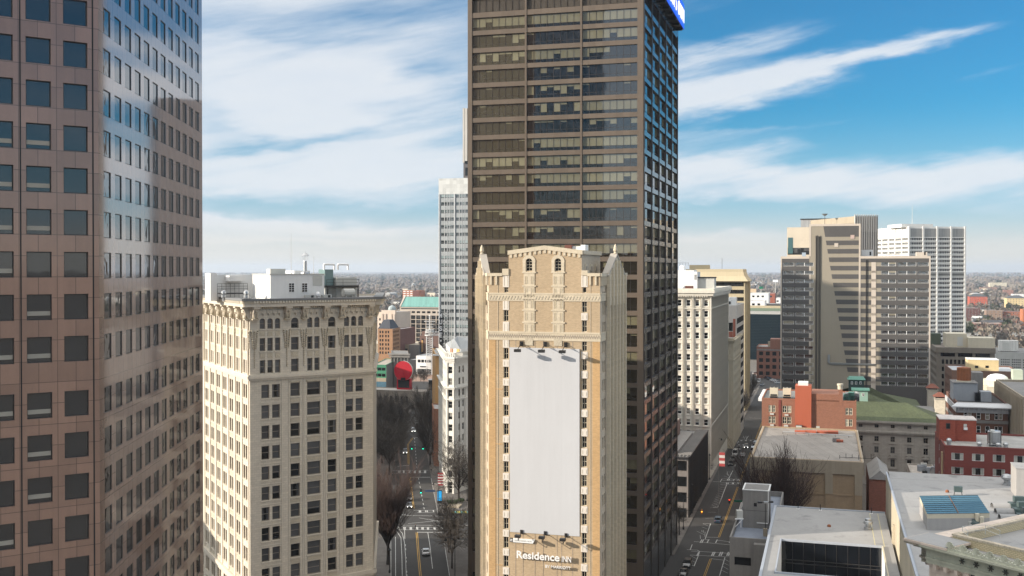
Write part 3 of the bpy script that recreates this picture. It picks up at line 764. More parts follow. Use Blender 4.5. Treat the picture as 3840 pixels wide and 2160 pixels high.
        for j in range(5):
            zt = zw0-.9-j*(zw0-zb)/5; zl_ = zt-(zw0-zb)/5*.62
            for s in (m-.72, m+.38): T.fb(GRYB, f, s, s+.09, .1, .17, zl_, zt); T.fb(TANDL, f, s+.09, s+.34, .1, .15, zl_, zt)
            T.fb(TAND, f, p0-.28, p1+.28, 0, .17, zl_-.55, zl_-.3)
        T.fb(ORN, f, m-.75, m+.75, 0, .12, zv(700,1145), zv(700,1055))
    # belts
    for y0, y1, o in ((590,660,.1),(1005,1082,.1)):
        for fr in (f, r, l):
            T.fb(TAND, fr, -.12, fr.L+.12, 0, o, zv(270,y1), zv(270,y0)); T.fb(TAND, fr, -.16, fr.L+.16, 0, .16, zv(270,y0), zv(270,y0)+.3)
    zc0, zc1 = zv(270,1050), zv(270,1018); n = 48
    for i in range(n):
        a = Lf*i/n; c = Lf*(i+1)/n; m = (a+c)/2
        for p, q in (((a, zc0), (m, zc1)), ((m, zc1), (c, zc0))):
            T.hexa(GRYB, [f.p(p[0],.14,p[1]-.12), f.p(q[0],.14,q[1]-.12), f.p(q[0],.1,q[1]-.12), f.p(p[0],.1,p[1]-.12)], [f.p(p[0],.14,p[1]+.08), f.p(q[0],.14,q[1]+.08), f.p(q[0],.1,q[1]+.08), f.p(p[0],.1,p[1]+.08)])
    zc0, zc1 = zv(270,645), zv(270,605); n = 36
    for i in range(n):
        a = Lf*i/n; c = a+Lf/n*.62
        T.hexa(ORN, [f.p(a,.15,zc0), f.p(a+.28,.15,zc0), f.p(a+.28,.1,zc0), f.p(a,.1,zc0)], [f.p(c,.15,zc1), f.p(c+.2,.15,zc1), f.p(c+.2,.1,zc1), f.p(c,.1,zc1)])
    # white panels between the windows of the two columns
    Pn = b.part('panel')
    def strip(c, wins, ztop, zbot):
        ws = sorted([(q[2], q[3]) for q in wins if abs(q[0]-c[0]) < .5], reverse=True); z = ztop; m = (c[0]+c[1])/2
        for a, d in ws+[(zbot, zbot)]:
            if z-d > .3:
                Pn.fb(PANELW, f, c[0]-.12, c[1]+.12, 0, .06, d+.05, z-.08)
                for x in (m-.35, m+.3): Pn.fb(CREAMF, f, x, x+.06, .06, .1, d+.3, z-.4)
            z = a
    strip(cl, ops, zv(455, 330), 1); strip(cr, ops, zv(1310, 345), 1)
    for c, x0, x1, y in ((cl, 418, 487, 312), (cr, 1278, 1345, 330)): T.fb(TAND, f, U(x0), U(x1), -1.2, .2, zp-.3, zv((x0+x1)/2, y))
    # parapets: corner sections
    for a, c in ((0, U(418)), (U(1345), Lf)):
        T.fb(TAND, f, a-.1, c, -.5, .22, zp-.45, zp+.1); k = int((c-a)/1.0)
        for i in range(k): T.fb(TAND, f, a+.3+i*1.0, a+.6+i*1.0, 0, .2, zp-2, zp-.45)
    for i in range(int(zp/3.4)+1): pass
    Q = b.part('quoin')
    Q.fb(TANQ, f, Lf-1.3, Lf, 0, .05, 0, zv(270,1082)); Q.fb(TANQ, f, .0, 1.3, 0, .05, 0, zv(270,1082))
    for s in (Lf-1.75, 1.7): Q.fb(TAND, f, s, s+.07, 0, .06, 0, zp-2)
    for y in (200, 420, 640, 905, 1290):   # horizontal stained courses
        Q.fb(TANQ, f, 1.4, cl[0]-.2, 0, .03, zv(300,1082)-y*.045, zv(300,1082)-y*.045+.22)
    for x in (560, 640, 770, 860, 1010, 1060, 1180): Q.fb(GRYB, f, U(x), U(x)+.06, 0, .035, 0, zv(875, 1000))
    # side fronts: paired windows in brick, tall mullioned bay with a steep gable
    for fr, flip in ((r, 0), (l, 1)):
        L_ = fr.L; op = []; zt0 = zv(1500, 660)
        cent = [L_*.13, L_*.87]
        tb = [L_*.3+i*L_*.4/4 for i in range(5)]
        for i in range(19):
            zt = zt0-.5-sp*i
            if zt < 5: break
            for c in cent:
                for s in (-.8, .8): op.append((c+s-.55, c+s+.55, zt-2.1, zt, 'dh'))
            for s in tb: op.append((s-.55, s+.55, zt-2.3, zt, 'dh'))
        for c in cent:
            for s in (-.7, .7): op.append((c+s-.35, c+s+.35, zp-5.2, zp-3.2, 'plain'))
        b.face(fr, 0, zp, op, .25, CRB, W_res, vars_=(0,0,1), vis=True)
        T2 = b.part('gable'); s0, s1 = L_*.2, L_*.84; m = (s0+s1)/2; zg = zp+.1; zap = zp+3.5
        T2.q(TAND, fr.p(s0,.5,zg), fr.p(s1,.5,zg), fr.p(m,.5,zap)); 
        T2.fb(TAND, fr, s0, s1, 0, .5, zt0-1, zg); 
        T2.q(TAND, fr.p(s1,-.6,zg), fr.p(s0,-.6,zg), fr.p(m,-.6,zap))
        for a, o_ in ((s0, -.3), (s1, .3)):
            p = [fr.p(a+o_,.6,zg-.3), fr.p(m,.6,zap+.25), fr.p(m,-.7,zap+.25), fr.p(a+o_,-.7,zg-.3)]
            T2.hexa(GABLE, [(x,y,z-.35) for x,y,z in p], p)
        for i in range(6):
            s = s0+(s1-s0)*i/5; zt = zg+(zap-zg)*(1-abs(2*i/5-1))-.4; T2.fb(TAND, fr, s-.22, s+.22, .2, .85, 3, zt)
        T2.lathe(TAND, fr.p(m,.2,zap+.2), [(.35,0),(.25,.3),(.4,.6),(.3,1.2),(.12,1.7),(.03,1.8)], 8)
        for a, c in ((0, s0), (s1, L_)):
            T2.fb(TAND, fr, a-.1, c, 0, .3, zp-.5, zp+.1); k = int((c-a)/.6)
            for i in range(k): T2.fb(TAND, fr, a+.15+i*.6, a+.4+i*.6, 0, .28, zp-2.1, zp-.5)
        Ps = b.part('spandrel')
        for i in range(19):
            zt = zt0-.5-sp*i
            if zt < 5: break
            for s in tb: Ps.fb(PANELW if i%2 else CRB, fr, s-.5, s+.5, 0, .05, zt-3.3, zt-2.4)
    k2 = k_; wall(W, TAN, k2, 0, k2.L, 0, zp)
    b.done(split=True)
    # roof plant
    mb = MB(); mb.fb(plain('rust_primer', (.16,.06,.04), .8), f, U(1035), U(1110), -6, -4, zp, zv(1070,35)-.2); mb.fb(WHITEP, f, U(1115), U(1215), -6, -4.4, zp+4, zv(1160,62)); mb.fb(WHITE, f, U(1215), U(1265), -6.4, -3.8, zp+4, zv(1240,46))
    tag(mb.build('roof_duct', None, f.p(U(1150), -5, zp)), 'white and rust-brown ductwork on the hotel roof behind its gable', 'duct')
    # hanging banner, floodlights, signs
    P = lambda u, v, o=.0: f.p(f.u(u), o, f.z(u, v))
    mb = MB(); c = [(1912.3,1302),(2174.5,1309),(2174.5,2011.5),(1913,1994)]
    mb.hexa(VINYL, [P(*c[3],.1), P(*c[2],.1), P(*c[2],.02), P(*c[3],.02)], [P(*c[0],.34), P(*c[1],.34), P(*c[1],.02), P(*c[0],.02)])
    tag(mb.build('banner', None, P(2043, 2000)), 'huge blank light grey banner stretched down the tan hotel front', 'banner')
    fl = MB(); q = fl.tube; p0 = Vector((0,0,0))
    fl.fb(BLACK, LOCF, -.3, .3, 0, .25, -.25, .6)
    q(BLACK, (0,-.2,.3), (0,-2.6,-.75), .07, n=6); q(BLACK, (0,-.2,-.1), (0,-1.4,-.3), .05, n=6)
    fl.fb(BLACK, LOCF, -.55, .55, 2.2, 3.0, -1.15, -.65)
    fl2 = MB(); q = fl2.tube
    fl2.fb(BLACK, LOCF, -.25, .25, 0, .25, -.2, .5)
    q(BLACK, (0,-.2,.1), (0,-2.4,-.85), .07, n=6); q(BLACK, (0,-2.4,-.85), (0,-2.5,-.2), .05, n=6); fl2.fb(BLACK, LOCF, -.5, .5, 2.2, 3.0, -.25, .2)
    me, me2 = fl.mesh('floodlight'), fl2.mesh('floodlight')
    for m_, v0, lst in ((me, 1297, ((1956,'first'),(2045,'second'),(2122,'third'))), (me2, 2004, ((1957,'first'),(2046,'second'),(2124,'third')))):
        for (u, nm), v in zip(lst, ((1296,1298,1300) if m_ is me else (2001,2006,2014))):
            o = bpy.data.objects.new('floodlight', m_); COL.objects.link(o); o.matrix_world = f.M(f.u(u), 0, f.z(u, v)+.2)
            where = {'first': 'left end', 'second': 'middle', 'third': 'right end'}[nm]
            tag(o, f'black floodlight on an arm at the {where} of the banner {"top" if m_ is me else "bottom"} edge', 'floodlight', 'floodlights round the banner')
    s = empty('media_sign', P(1913, 2030), 'small white pointed sign with a black emblem square under the banner', 'sign')
    mb = MB(); a, c = f.u(1925.5), f.u(2007); zt, zb = f.z(1913, 2016), f.z(1913, 2030.5)
    mb.hexa(WHITE, [f.p(a,.3,zb), f.p(c-.35,.3,zb), f.p(c-.35,.02,zb), f.p(a,.02,zb)], [f.p(a,.3,zt), f.p(c,.3,zt), f.p(c,.02,zt), f.p(a,.02,zt)]); mb.build('board', s)
    mb = MB(); mb.fb(BLACK, f, f.u(1913), a-.02, .02, .3, zb, zt); mb.build('emblem_plate', s)
    text('emblem', 'æ', f, f.u(1914.3), a-.1, zb+.14, (zt-zb)-.28, .3, .03, WHITE, s)
    text('lettering', 'ORANGE BARREL MEDIA', f, a+.25, f.u(1996), zb+.22, .27, .3, .02, GREYM, s)
    s = empty('hotel_sign', P(1942, 2090), 'raised white hotel name lettering low on the tan front', 'sign')
    zb = f.z(1942, 2089.5)
    for nm, body, u0, u1, z, h in (('lettering', 'Residence', 1941.5, 2101.5, zb, 1.32), ('lettering', 'INN', 2111, 2145, zb, .98), ('lettering', 'BY MARRIOTT', 2048.5, 2144, zb-1.28, .48)):
        text(nm, body, f, f.u(u0), f.u(u1), z, h, .45, .22, WHITE, s, bold=.018 if body[0] == 'R' else 0)
    return f
TANDL = plain('limestone_panel', (.56,.48,.34), .7)
TANQ = brick('tan_brick_darker', (.46,.30,.15), var=.12, streak=.06)
GABLE = stone('gable_coping', (.40,.365,.32), rough=.6)
LOCF = Fr((0,0), (1,0))
hf = hotel()
ROOFW = stone('white_roof_membrane', (.315,.312,.31), rough=.75, tile=(3.0,40,.0), joint=.93, jw=.03, var=.02, streak=0, blotch=.16, bs=.16, stain=.30)
# ------------------------------------------------------------------ shared helpers for the other buildings
def blk(name, label, cat, u0, d0, u1, vt, dep, wm, rm=None, group=None, d1=E1, d2=E2, par=.6, zt=None):
    A = at(u0, 1014, d0)[:2]; f = Fr(A, mv(A, d1, 300)); L = f.u(u1); B = mv(A, d1, L); C = mv(B, d2, dep); D = mv(A, d2, dep)
    b = Bld(name, label, cat, A, group); b.f, b.r, b.k, b.l = Fr(A, B), Fr(B, C), Fr(C, D), Fr(D, A); b.wm = wm; b.P = (A, B, C, D)
    b.zt = b.f.z(u0, vt) if zt is None else zt; b.par = par
    b.part('roof').q(rm or ROOFG, *[(p[0], p[1], b.zt-par) for p in b.P])
    if par > .05:   # parapet: coping and inner faces
        c = b.part('coping')
        for fr in (b.f, b.r, b.k, b.l): c.fb(wm, fr, 0 if fr in (b.f, b.k) else .3, fr.L-(0 if fr in (b.f, b.k) else .3), -.3, .04, b.zt-par, b.zt+.02)
    return b
def walls(b, ops={}, mats=None, rec=.2, vars_=(0,), style='plain', z0=0, ztop=None):
    for n in 'frkl':
        fr = getattr(b, n); o = ops.get(n, [])
        b.face(fr, z0, (b.zt if ztop is None else ztop)-.02, o, rec, b.wm, mats, style, vars_, vis=n in ops)
def grid(s0, s1, n, w, zt, pitch, h, rows, style=None):
    p = (s1-s0)/n
    return [(s0+p*(i+.5)-w/2, s0+p*(i+.5)+w/2, zt-pitch*k-h, zt-pitch*k)+((style,) if style else ()) for k in range(rows) for i in range(n)]
def solo(name, label, cat, fn, loc, group=None):
    mb = MB(); fn(mb); o = mb.build(name, None, loc); return tag(o, label, cat, group)
W_dark = dict(key='dark', frame=M_dkframe, ft=.08, glass=G_can, curtain=C_can, pw=1.6)
W_white = dict(key='white', frame=WHITE, ft=.12, glass=G_can, curtain=glass('shade_glass', (.33,.31,.26), warp=.1, var=.5), pw=1.5)
IVORY = stone('ivory_terracotta', (.66,.62,.54), tile=(.9,.45), var=.04, joint=.85, rough=.5, streak=.08, blotch=.06)
GREYC = stone('grey_concrete', (.215,.205,.195), rough=.85, streak=.22, blotch=.2)
BEIGEC = stone('beige_concrete', (.345,.295,.225), rough=.85, streak=.18, blotch=.15)
TANC = stone('tan_precast', (.47,.40,.27), rough=.8, streak=.12, blotch=.1)
# ------------------------------------------------------------------ ivory tower right of the bronze one
b = blk('ivory_tower', 'slender ivory office tower with ribbed blue-grey side just right of the bronze tower', 'office tower', 2458, 366, 2664, 1082, 66, IVORY)
f, r = b.f, b.r; L = f.L; pw = 3.06; zt = b.zt
cs = [f.u(2500+.207*x) for x in (715, 555, 396, 235)]; cs += [cs[-1]-pw*(i+1) for i in range(int(cs[-1]/pw)-0)]; cs = [c for c in cs if c > 1.2]
zw = f.z(2600, 1124.5); op = [(c-.72, c+.72, zw-3.75*k-2.15, zw-3.75*k, 'dh') for k in range(15) for c in cs]
rs = [2+3.1*i for i in range(21)]; opr = [(s-.6, s+.6, zw-3.75*k-2.1, zw-3.75*k, 'dh') for k in range(15) for s in rs]
walls(b, {'f': op, 'r': opr}, W_white, .35, (0,0,1,3.5,3.3,1,0))
T = b.part('trim')
for fr, cc in ((f, cs), (r, rs)):
    for e, a, c in ((.5,2.9,2.4),(1.1,2.4,1.5),(1.6,1.5,.5),(1.35,.5,-.1)): T.fb(IVORY, fr, -e if fr is f else .0, fr.L+e, 0, e, zt-a, zt-c)
    for i in range(int(fr.L/.8)): T.fb(IVORY, fr, .1+i*.8, .5+i*.8, .5, 1.0, zt-2.9, zt-2.4)
    for z in (zw+.9-3.75, zw-3.75*11.6): T.fb(IVORY, fr, -.3, fr.L+.3, 0, .4, z-.25, z+.1)
    w_ = pw if fr is f else 3.1
    for c in cc:
        for s in (-w_/2, w_/2): T.fb(IVORY, fr, c+s-.28, c+s+.28, 0, .42, 5, zt-2.9)
        for s in (-w_/2+.45, w_/2-.6): T.fb(IVORY, fr, c+s, c+s+.15, 0, .2, 5, zt-4)
        for k in range(15): T.fb(IVORY, fr, c-.85, c+.85, 0, .25, zw-3.75*k-2.4, zw-3.75*k-2.2)
        if fr is f:
            arch_fill(T, IVORY, fr, c-.95, c+.95, zt-3.0, .12); T.fb(ORN, fr, c-.8, c+.8, 0, .1, zw+.35, zt-3.4)
f2 = Fr(f.p(0,-10,0)[:2], f.p(L,-10,0)[:2]); s0, s1 = f2.u(2530), f2.u(2602); zp = f2.z(2570, 1013)
b.part('penthouse').fb(WHITEP, f2, s0, s1, -9, 0, zt-.6, zp); b.part('penthouse').fb(WHITEP, f2, s1, s1+1.2, -9, .02, zt-.6, zp-.6); b.part('penthouse').fb(GREYM, f2, s1+1.2, s1+7, -8, -1.5, zt-.6, zp-2.8)
b.part('penthouse').fb(BLACK, f2, s1+1, s1+7.2, -8, -1.2, zp-2.8, zp-2.4)
for i in range(3): b.part('penthouse').fb(G_can, f2, s1+.25+i*.3, s1+.4+i*.3, .02, .04, zp-3.4, zp-1.6)
b.done()
p = f2.p(s0+2.6, -2, zp); solo('roof_tank', 'white cylinder tank with railing on the ivory tower penthouse', 'tank', lambda m: [m.lathe(WHITE, p, [(1.1,0),(1.1,1.3),(.8,1.6)], 14)]+[m.tube(BLACK, (p[0]+x, p[1], p[2]+1.6), (p[0]+x, p[1], p[2]+2.6), .05, n=4) for x in (-2,-1,0,1,2)]+[m.tube(BLACK, (p[0]-2.2,p[1],p[2]+2.6), (p[0]+2.2,p[1],p[2]+2.6), .05, n=4)], p)
def small_vent(label, p, r=.6, h=1.6, m=STEEL): solo('roof_vent', label, 'vent', lambda q: q.lathe(m, p, [(r*.7,0),(r*.7,h*.4),(r,h*.5),(r,h*.75),(r*.5,h)], 10), p)
small_vent('white cap vent on the ivory tower roof beside the rusty hatch', f.p(f.u(2557), -3, zt-.6), .8, 1.8, WHITE)
solo('roof_hatch', 'rust-brown hatch roof on the ivory tower below the penthouse', 'hatch', lambda m: m.fb(plain('rust', (.13,.05,.035), .8), f, f.u(2566), f.u(2594), -5, -2.5, zt-.6, zt+.9), f.p(f.u(2580), -3, zt-.6))
# ------------------------------------------------------------------ tan tower with the flared top
b = blk('tan_tower', 'tan banded office tower with flared mansard top behind the ivory tower', 'office tower', 2560, 545, 2794, 1054, 26, TANC, par=0)
f, r, l, k_ = b.f, b.r, b.l, b.k; zt = b.zt
op = [(1, f.L-.6, zt-.6-3.8*k-2.0, zt-.6-3.8*k, 'ribbon') for k in range(17)]; opr = [(1.2+s*3.0, 3.3+s*3.0, zt-.6-3.8*k-2.0, zt-.6-3.8*k, 'plain') for k in range(17) for s in range(8)]
walls(b, {'f': op, 'r': opr}, W_dark, .5)
m_ = b.part('roof'); A, B, C, D = b.P; ring = [(1.6,0),(1.3,.5),(-.3,2.6),(-1,4.8),(-1.1,6.2)]
def off(e):
    return [f.p(-e, e, 0)[:2], f.p(f.L+e, e, 0)[:2], k_.p(-e, e, 0)[:2], k_.p(k_.L+e, e, 0)[:2]]
for (e0, h0), (e1, h1) in zip(ring, ring[1:]):
    p0, p1 = off(e0), off(e1)
    for i in range(4):
        j = (i+1) % 4; m_.q(TANC, (*p0[i], zt+h0), (*p0[j], zt+h0), (*p1[j], zt+h1), (*p1[i], zt+h1))
m_.q(TANC, *[(*p, zt+6.2) for p in off(-1.1)]); m_.q(TANC, *[(*p, zt) for p in off(1.6)][::-1])
for i in range(9): b.part('fin').fb(TANC, r, 1+i*3.0, 1.6+i*3.0, 0, .9, 0, zt-.1)
b.part('penthouse').fb(TANC, f, f.u(2580), f.u(2652), -14, -6, zt+6.2, f.z(2620, 997)+.5)
b.done()
solo('mast_antenna', 'thin mast on the tan tower flared roof', 'antenna', lambda m: m.tube(BLACK, f.p(f.L*.62,-5,zt+6.2), f.p(f.L*.62,-5,zt+12), .09, n=5), f.p(f.L*.62,-5,zt+6.2))
# ------------------------------------------------------------------ two narrow buildings between
REDP = stone('red_clay_panel', (.30,.10,.065), rough=.7, streak=.06)
b = blk('narrow_office', 'narrow white and red office block with sloping-looking strip windows between two towers', 'office block', 2700, 441, 2763, 1145, 40, stone('pale_concrete', (.50,.47,.44), streak=.15), par=.8)
f, r = b.f, b.r; zt = b.zt; fl = [zt-5.5-4.1*k for k in range(12)]
walls(b, {'r': [(.6, r.L-.5, z-2.6, z, 'ribbon') for z in fl], 'f': [(f.L-4.3, f.L-1.6, zt-10.8, zt-7.2, 'plain')]}, W_dark, .3)
b.part('panel').fb(REDP, f, 0, f.L-4.5, 0, .1, zt-15.6, zt-5.6); b.part('panel').fb(REDP, f, f.L-1.5, f.L-.5, 0, .1, zt-15.6, zt-5.6)
b.part('panel').fb(REDP, f, f.L-4.3, f.L-1.6, 0, .1, zt-15.6, zt-11)
b.part('penthouse').fb(WHITEP, f, f.L-6.5, f.L-1, -14, -9, zt-.8, zt+3.2); b.done()
solo('condenser_unit', 'white louvred air unit on the narrow red and white block', 'condenser', lambda m: [m.fb(WHITEP, f, f.L-6, f.L-2.5, -6, -3, zt-.8, zt+2.2), m.fb(M_dark, f, f.L-5.8, f.L-2.7, -3, -2.95, zt+.4, zt+1.6)], f.p(f.L-4, -4, zt-.8))
b = blk('ornate_block', 'narrow cream ornate block with carved top below the red panelled one', 'office block', 2700, 424, 2751, 1268, 38, stone('aged_cream', (.47,.41,.31), streak=.18, blotch=.15))
f, r = b.f, b.r; zt = b.zt
walls(b, {'r': [(2+3*i, 3.3+3*i, zt-4-3.7*k-2.2, zt-4-3.7*k, 'dh') for i in range(11) for k in range(9)], 'f': [(2, 3.3, zt-4-3.7*k-2.2, zt-4-3.7*k, 'dh') for k in range(9)]}, W_dark, .25)
for fr in (f, r):
    for e, a, c in ((.4,1.8,1.2),(.9,1.2,.4),(.3,9.0,8.6)): b.part('cornice').fb(b.wm, fr, 0 if fr is r else -e, fr.L+e, 0, e, zt-a, zt-c)
for i in range(2): b.part('relief_panel').fb(ORN, f, f.L-3.4, f.L-.9, 0, .12, zt-4.6-4.4*i, zt-2.2-4.4*i)
b.done()
# ------------------------------------------------------------------ the striped tower and its neighbours
DG = stone('dark_grey_paint', (.085,.08,.078), rough=.8, streak=.08, blotch=.12); TP = stone('taupe_paint', (.30,.265,.21), rough=.8, streak=.05, blotch=.06); LB = stone('light_border_paint', (.52,.455,.39), rough=.8, streak=.05, blotch=.06)
A = at(2927.5, 1014, 458)[:2]; f = Fr(A, mv(A, E1, 200)); U = f.u; zz = lambda v: f.z(3130, v)
b = Bld('striped_tower', 'grey and taupe striped slab tower with dark painted bands tapering across its centre', 'office tower', A)
xs = [0, U(3036), U(3225.5), U(3489.6)]; z1, z2 = zz(961), zz(839.7); D_ = 20
W = b.part('wall'); px = lambda x: U(2900+.2209*x); qx = lambda x: U(3250+.2208*x)
rows = [(zz(780+.2209*988+31.55*k), zz(780+.2209*925+31.55*k)) for k in range(15)]
lw = [(px(165), px(353)), (px(378), px(680))]; rw = [(qx(247), qx(497)), (qx(525), qx(840)), (qx(865), qx(1050))]
W_st = dict(key='st', frame=WHITE, ft=.22, glass=glass('wavy_tower_glass', (.015,.018,.02), warp=.8, ws=.9, ior=2.7), curtain=glass('tower_blind', (.30,.27,.21), var=.4), pw=3.3, bl=.12)
def st_ops(g): return [(a, c, z0, z1_, 'ribbon') for a, c in g for z0, z1_ in rows]
wall(W, TP, f, 0, xs[3], 0, z1, st_ops(lw+rw), .15, DG); wall(W, TP, f, xs[1], xs[2], z1, z2)
for g in lw+rw:
    for i, (z0, z1_) in enumerate(rows):
        sty = 'strip'; n = max(2, round((g[1]-g[0])/3.6))
        b.win(f, g[0], g[1], z0, z1_, 'ribbon', W_st, .12, random.choice((1,2,3,4,5)) if i < 12 else 6)
for fr_ in ((xs[3], 0, z1), (0, 0, z1)): pass
bk = [f.p(0,-D_,0)[:2], f.p(xs[1],-D_,0)[:2], f.p(xs[2],-D_,0)[:2], f.p(xs[3],-D_,0)[:2]]; fa = [f.p(x,0,0)[:2] for x in xs]
for p, q, za, zb in ((fa[3], bk[3], 0, z1), (bk[3], bk[0], 0, z1), (bk[0], fa[0], 0, z1), (fa[2], bk[2], z1-.5, z2), (bk[2], bk[1], z1-.5, z2), (bk[1], fa[1], z1-.5, z2)): g = Fr(p, q); wall(W, LB, g, 0, g.L, za, zb)
Rf = b.part('roof'); Rf.q(ROOFG, *[(p[0],p[1],z1-.4) for p in (fa[0],fa[1],bk[1],bk[0])]); Rf.q(ROOFG, *[(p[0],p[1],z1-.4) for p in (fa[2],fa[3],bk[3],bk[2])]); Rf.q(ROOFG, *[(p[0],p[1],z2-.4) for p in (fa[1],fa[2],bk[2],bk[1])])
S = b.part('painted_band'); o = .06
ul = lambda v: 3087+(v-846)*(3178-3087)/(1381-846)
for k in range(17):   # dark bands on the centre: slanted left ends
    va, vb = ((846, 888) if k == 0 else (780+.2209*(553+143*(k-1)), 780+.2209*(630+143*(k-1))))
    if k == 0: va = 846
    p = [(U(ul(vb)), zz(vb)), (U(3220), zz(vb)), (U(3220), zz(va)), (U(ul(va)), zz(va))]
    S.hexa(DG, [f.p(p[0][0],o,p[0][1]), f.p(p[1][0],o,p[1][1]), f.p(p[1][0],-.01,p[1][1]), f.p(p[0][0],-.01,p[0][1])], [f.p(p[3][0],o,p[3][1]), f.p(p[2][0],o,p[2][1]), f.p(p[2][0],-.01,p[2][1]), f.p(p[3][0],-.01,p[3][1])])
for k in range(16):   # dark bands between the window rows of the wings
    zt_ = z1-1.0 if k == 0 else rows[k-1][0]-.05; zb_ = rows[k][1]+.05 if k < 15 else 0
    S.fb(DG, f, U(2931.5), U(3034), 0, o, zb_, zt_); S.fb(DG, f, U(3227.5), U(3484), 0, o, zb_, zt_)
    if k < 15:
        for a, c in ((U(2931.5), lw[0][0]), (lw[0][1], lw[1][0]), (rw[0][1], rw[1][0]), (rw[1][1], rw[2][0]), (rw[2][1], U(3484))): S.fb(DG, f, a+.02, c-.02, 0, o, rows[k][0]-.05, rows[k][1]+.05)
        S.fb(LB, f, qx(80), qx(158), 0, o+.05, rows[k][0]-2.9, rows[k][1]+.1)
S.fb(LB, f, 0, U(2931.5), 0, .08, 0, z1); S.fb(LB, f, U(3484), xs[3], 0, .08, 0, z1); S.fb(LB, f, U(3220.5), U(3227), 0, .08, 0, z2)
S.fb(LB, f, U(2931.5), U(3034.5), 0, .08, z1-1, z1); S.fb(LB, f, U(3227), U(3484), 0, .08, z1-1, z1); S.fb(LB, f, U(3034.5), U(3220.5), 0, .08, z2-.9, z2); S.fb(LB, f, U(3034.5), U(3041), 0, .08, z1, z2-.9)
for k in range(14): S.fb(LB, f, U(3034.6), U(3041), 0, .09, rows[k+1][1], rows[k][0]) 
for (x, y, m) in ((485,790,plain('vent_louvre_blue', (.35,.42,.5))), (1035,633,LB), (1308,497,plain('vent_louvre_pink', (.48,.36,.32)))): b.part('wall_vent').fb(m, f, px(x), px(x+66), .06, .2, zz(780+.2209*(y+28)), zz(780+.2209*(y-36)))
Pp = b.part('downpipe')
for x, ya in ((722,470),(740,462),(775,480),(795,470)): Pp.fb(M_dkframe, f, px(x)-.1, px(x)+.12, .0, .35, 12, zz(780+.2209*ya))
for x in (1575, 1592): Pp.fb(M_dkframe, f, px(x)-.1, px(x)+.1, .07, .3, 12, zz(975))
cv = lambda y: zz(1100+.2623*y)
for d in (0, 14):
    Pp.fb(STEEL, f, U(2900+.2623*(780+d)), U(2900+.2623*(780+d))+.5, .1, .5, cv(990+d), cv(878)); Pp.fb(STEEL, f, U(2900+.2623*(780+d))+.5, U(2900+.2623*1450), .1, .5, cv(1000+d), cv(992+d))
b.done()
zr = z1-.4; ft = f
for lab, s, w_, h, dp, m in (('white chiller box on the right wing roof of the striped tower beside the fins', U(3231), 4.8, 3.2, 5, WHITEP), ('pale hut at the right end of the striped tower roof', U(3441), 4.2, 2.1, 6, LB)):
    solo('roof_unit', lab, 'roof unit', lambda q: [q.fb(m, f, s, s+w_, -dp-5, -5, zr, zr+h), q.fb(M_dark, f, s+w_*.7, s+w_*.85, -5, -4.97, zr+.8, zr+2.4)], f.p(s, -6, zr))
def pipes(q):
    for i in range(2):
        a = U(3324)+i*3.2; q.tube(GREYM, f.p(a,-4,zr), f.p(a,-4,zr+1.2), .16, n=6); q.tube(GREYM, f.p(a,-4,zr+1.2), f.p(a+2.4,-4,zr+1.2), .16, n=6); q.tube(GREYM, f.p(a+2.4,-4,zr+1.2), f.p(a+2.4,-4,zr), .16, n=6)
solo('pipe_loop', 'two grey pipe loops on the striped tower right roof', 'pipe', pipes, f.p(U(3324),-4,zr))
# finned tower behind it
K = at(3203, 1014, 505)[:2]; g1 = az(-12); g2 = az(84)
b = Bld('finned_tower', 'concrete tower of tall dark window slots and fins rising behind the striped tower', 'office tower', K)
LF = Fr(mv(K, g1, 44), K); RF = Fr(K, mv(K, g2, 60)); L2 = RF.u(3289); zt = RF.z(3240, 811)
RF = Fr(K, mv(K, g2, L2)); Bk = mv(RF.p(L2,0,0)[:2], g1, 44)
n = 10; pt = L2/n; op = [(pt*i+pt*.5, pt*i+pt*.93, 30, zt-7.5, 'plain') for i in range(n)]
CONC = stone('ribbed_concrete', (.45,.43,.40), rough=.8, streak=.15, blotch=.12)
b.face(RF, 0, zt, op, .6, CONC, dict(key='slot', frame=M_dkframe, ft=.1, glass=glass('teal_glass', (.012,.03,.035), ior=1.7), pw=1.4))
for i in range(n+1): b.part('fin').fb(CONC, RF, max(0, pt*i), min(L2, pt*i+pt*.35), 0, .8, 20, zt+.8)
wall(b.part('wall'), BEIGEC, LF, 0, LF.L, 0, zt); 
for p, q in ((RF.p(L2,0,0)[:2], Bk), (Bk, LF.A)): g = Fr(p, q); wall(b.part('wall'), CONC, g, 0, g.L, 0, zt)
b.part('roof').q(ROOFG, *[(p[0],p[1],zt-.5) for p in (K, RF.p(L2,0,0)[:2], Bk, LF.A)])
for z in (zt-3.2, zt-8): b.part('coping').fb(BEIGEC, LF, 0, LF.L, 0, .15, z, z+.25)
b.done()
b = blk('plant_tower', 'cream block with a strip of dark windows and teal louvre left behind the striped tower', 'office block', 2951, 545, 3043, 853, 22, stone('cream_panel', (.55,.49,.40), streak=.08), par=.4)
zt = b.zt; f2 = b.f; walls(b, {'f': [(.4, f2.L-.6, zt-14.2, zt-10.6, 'ribbon')]}, W_dark, .3)
b.part('louvre').fb(plain('teal_louvre', (.05,.12,.13), .5), f2, f2.u(2955), f2.u(2973), 0, .1, f2.z(2960, 951), f2.z(2960, 891))
b.part('penthouse').fb(stone('grey_siding', (.33,.34,.35), tile=(.4,9,0), joint=.8), f2, f2.L*.55, f2.L+8, -20, -6, zt-.4, f2.z(3020, 821)); b.part('penthouse').fb(BLACK, f2, f2.L*.53, f2.L+10, -20.5, -5.6, f2.z(3020,821), f2.z(3020, 818)); b.done()
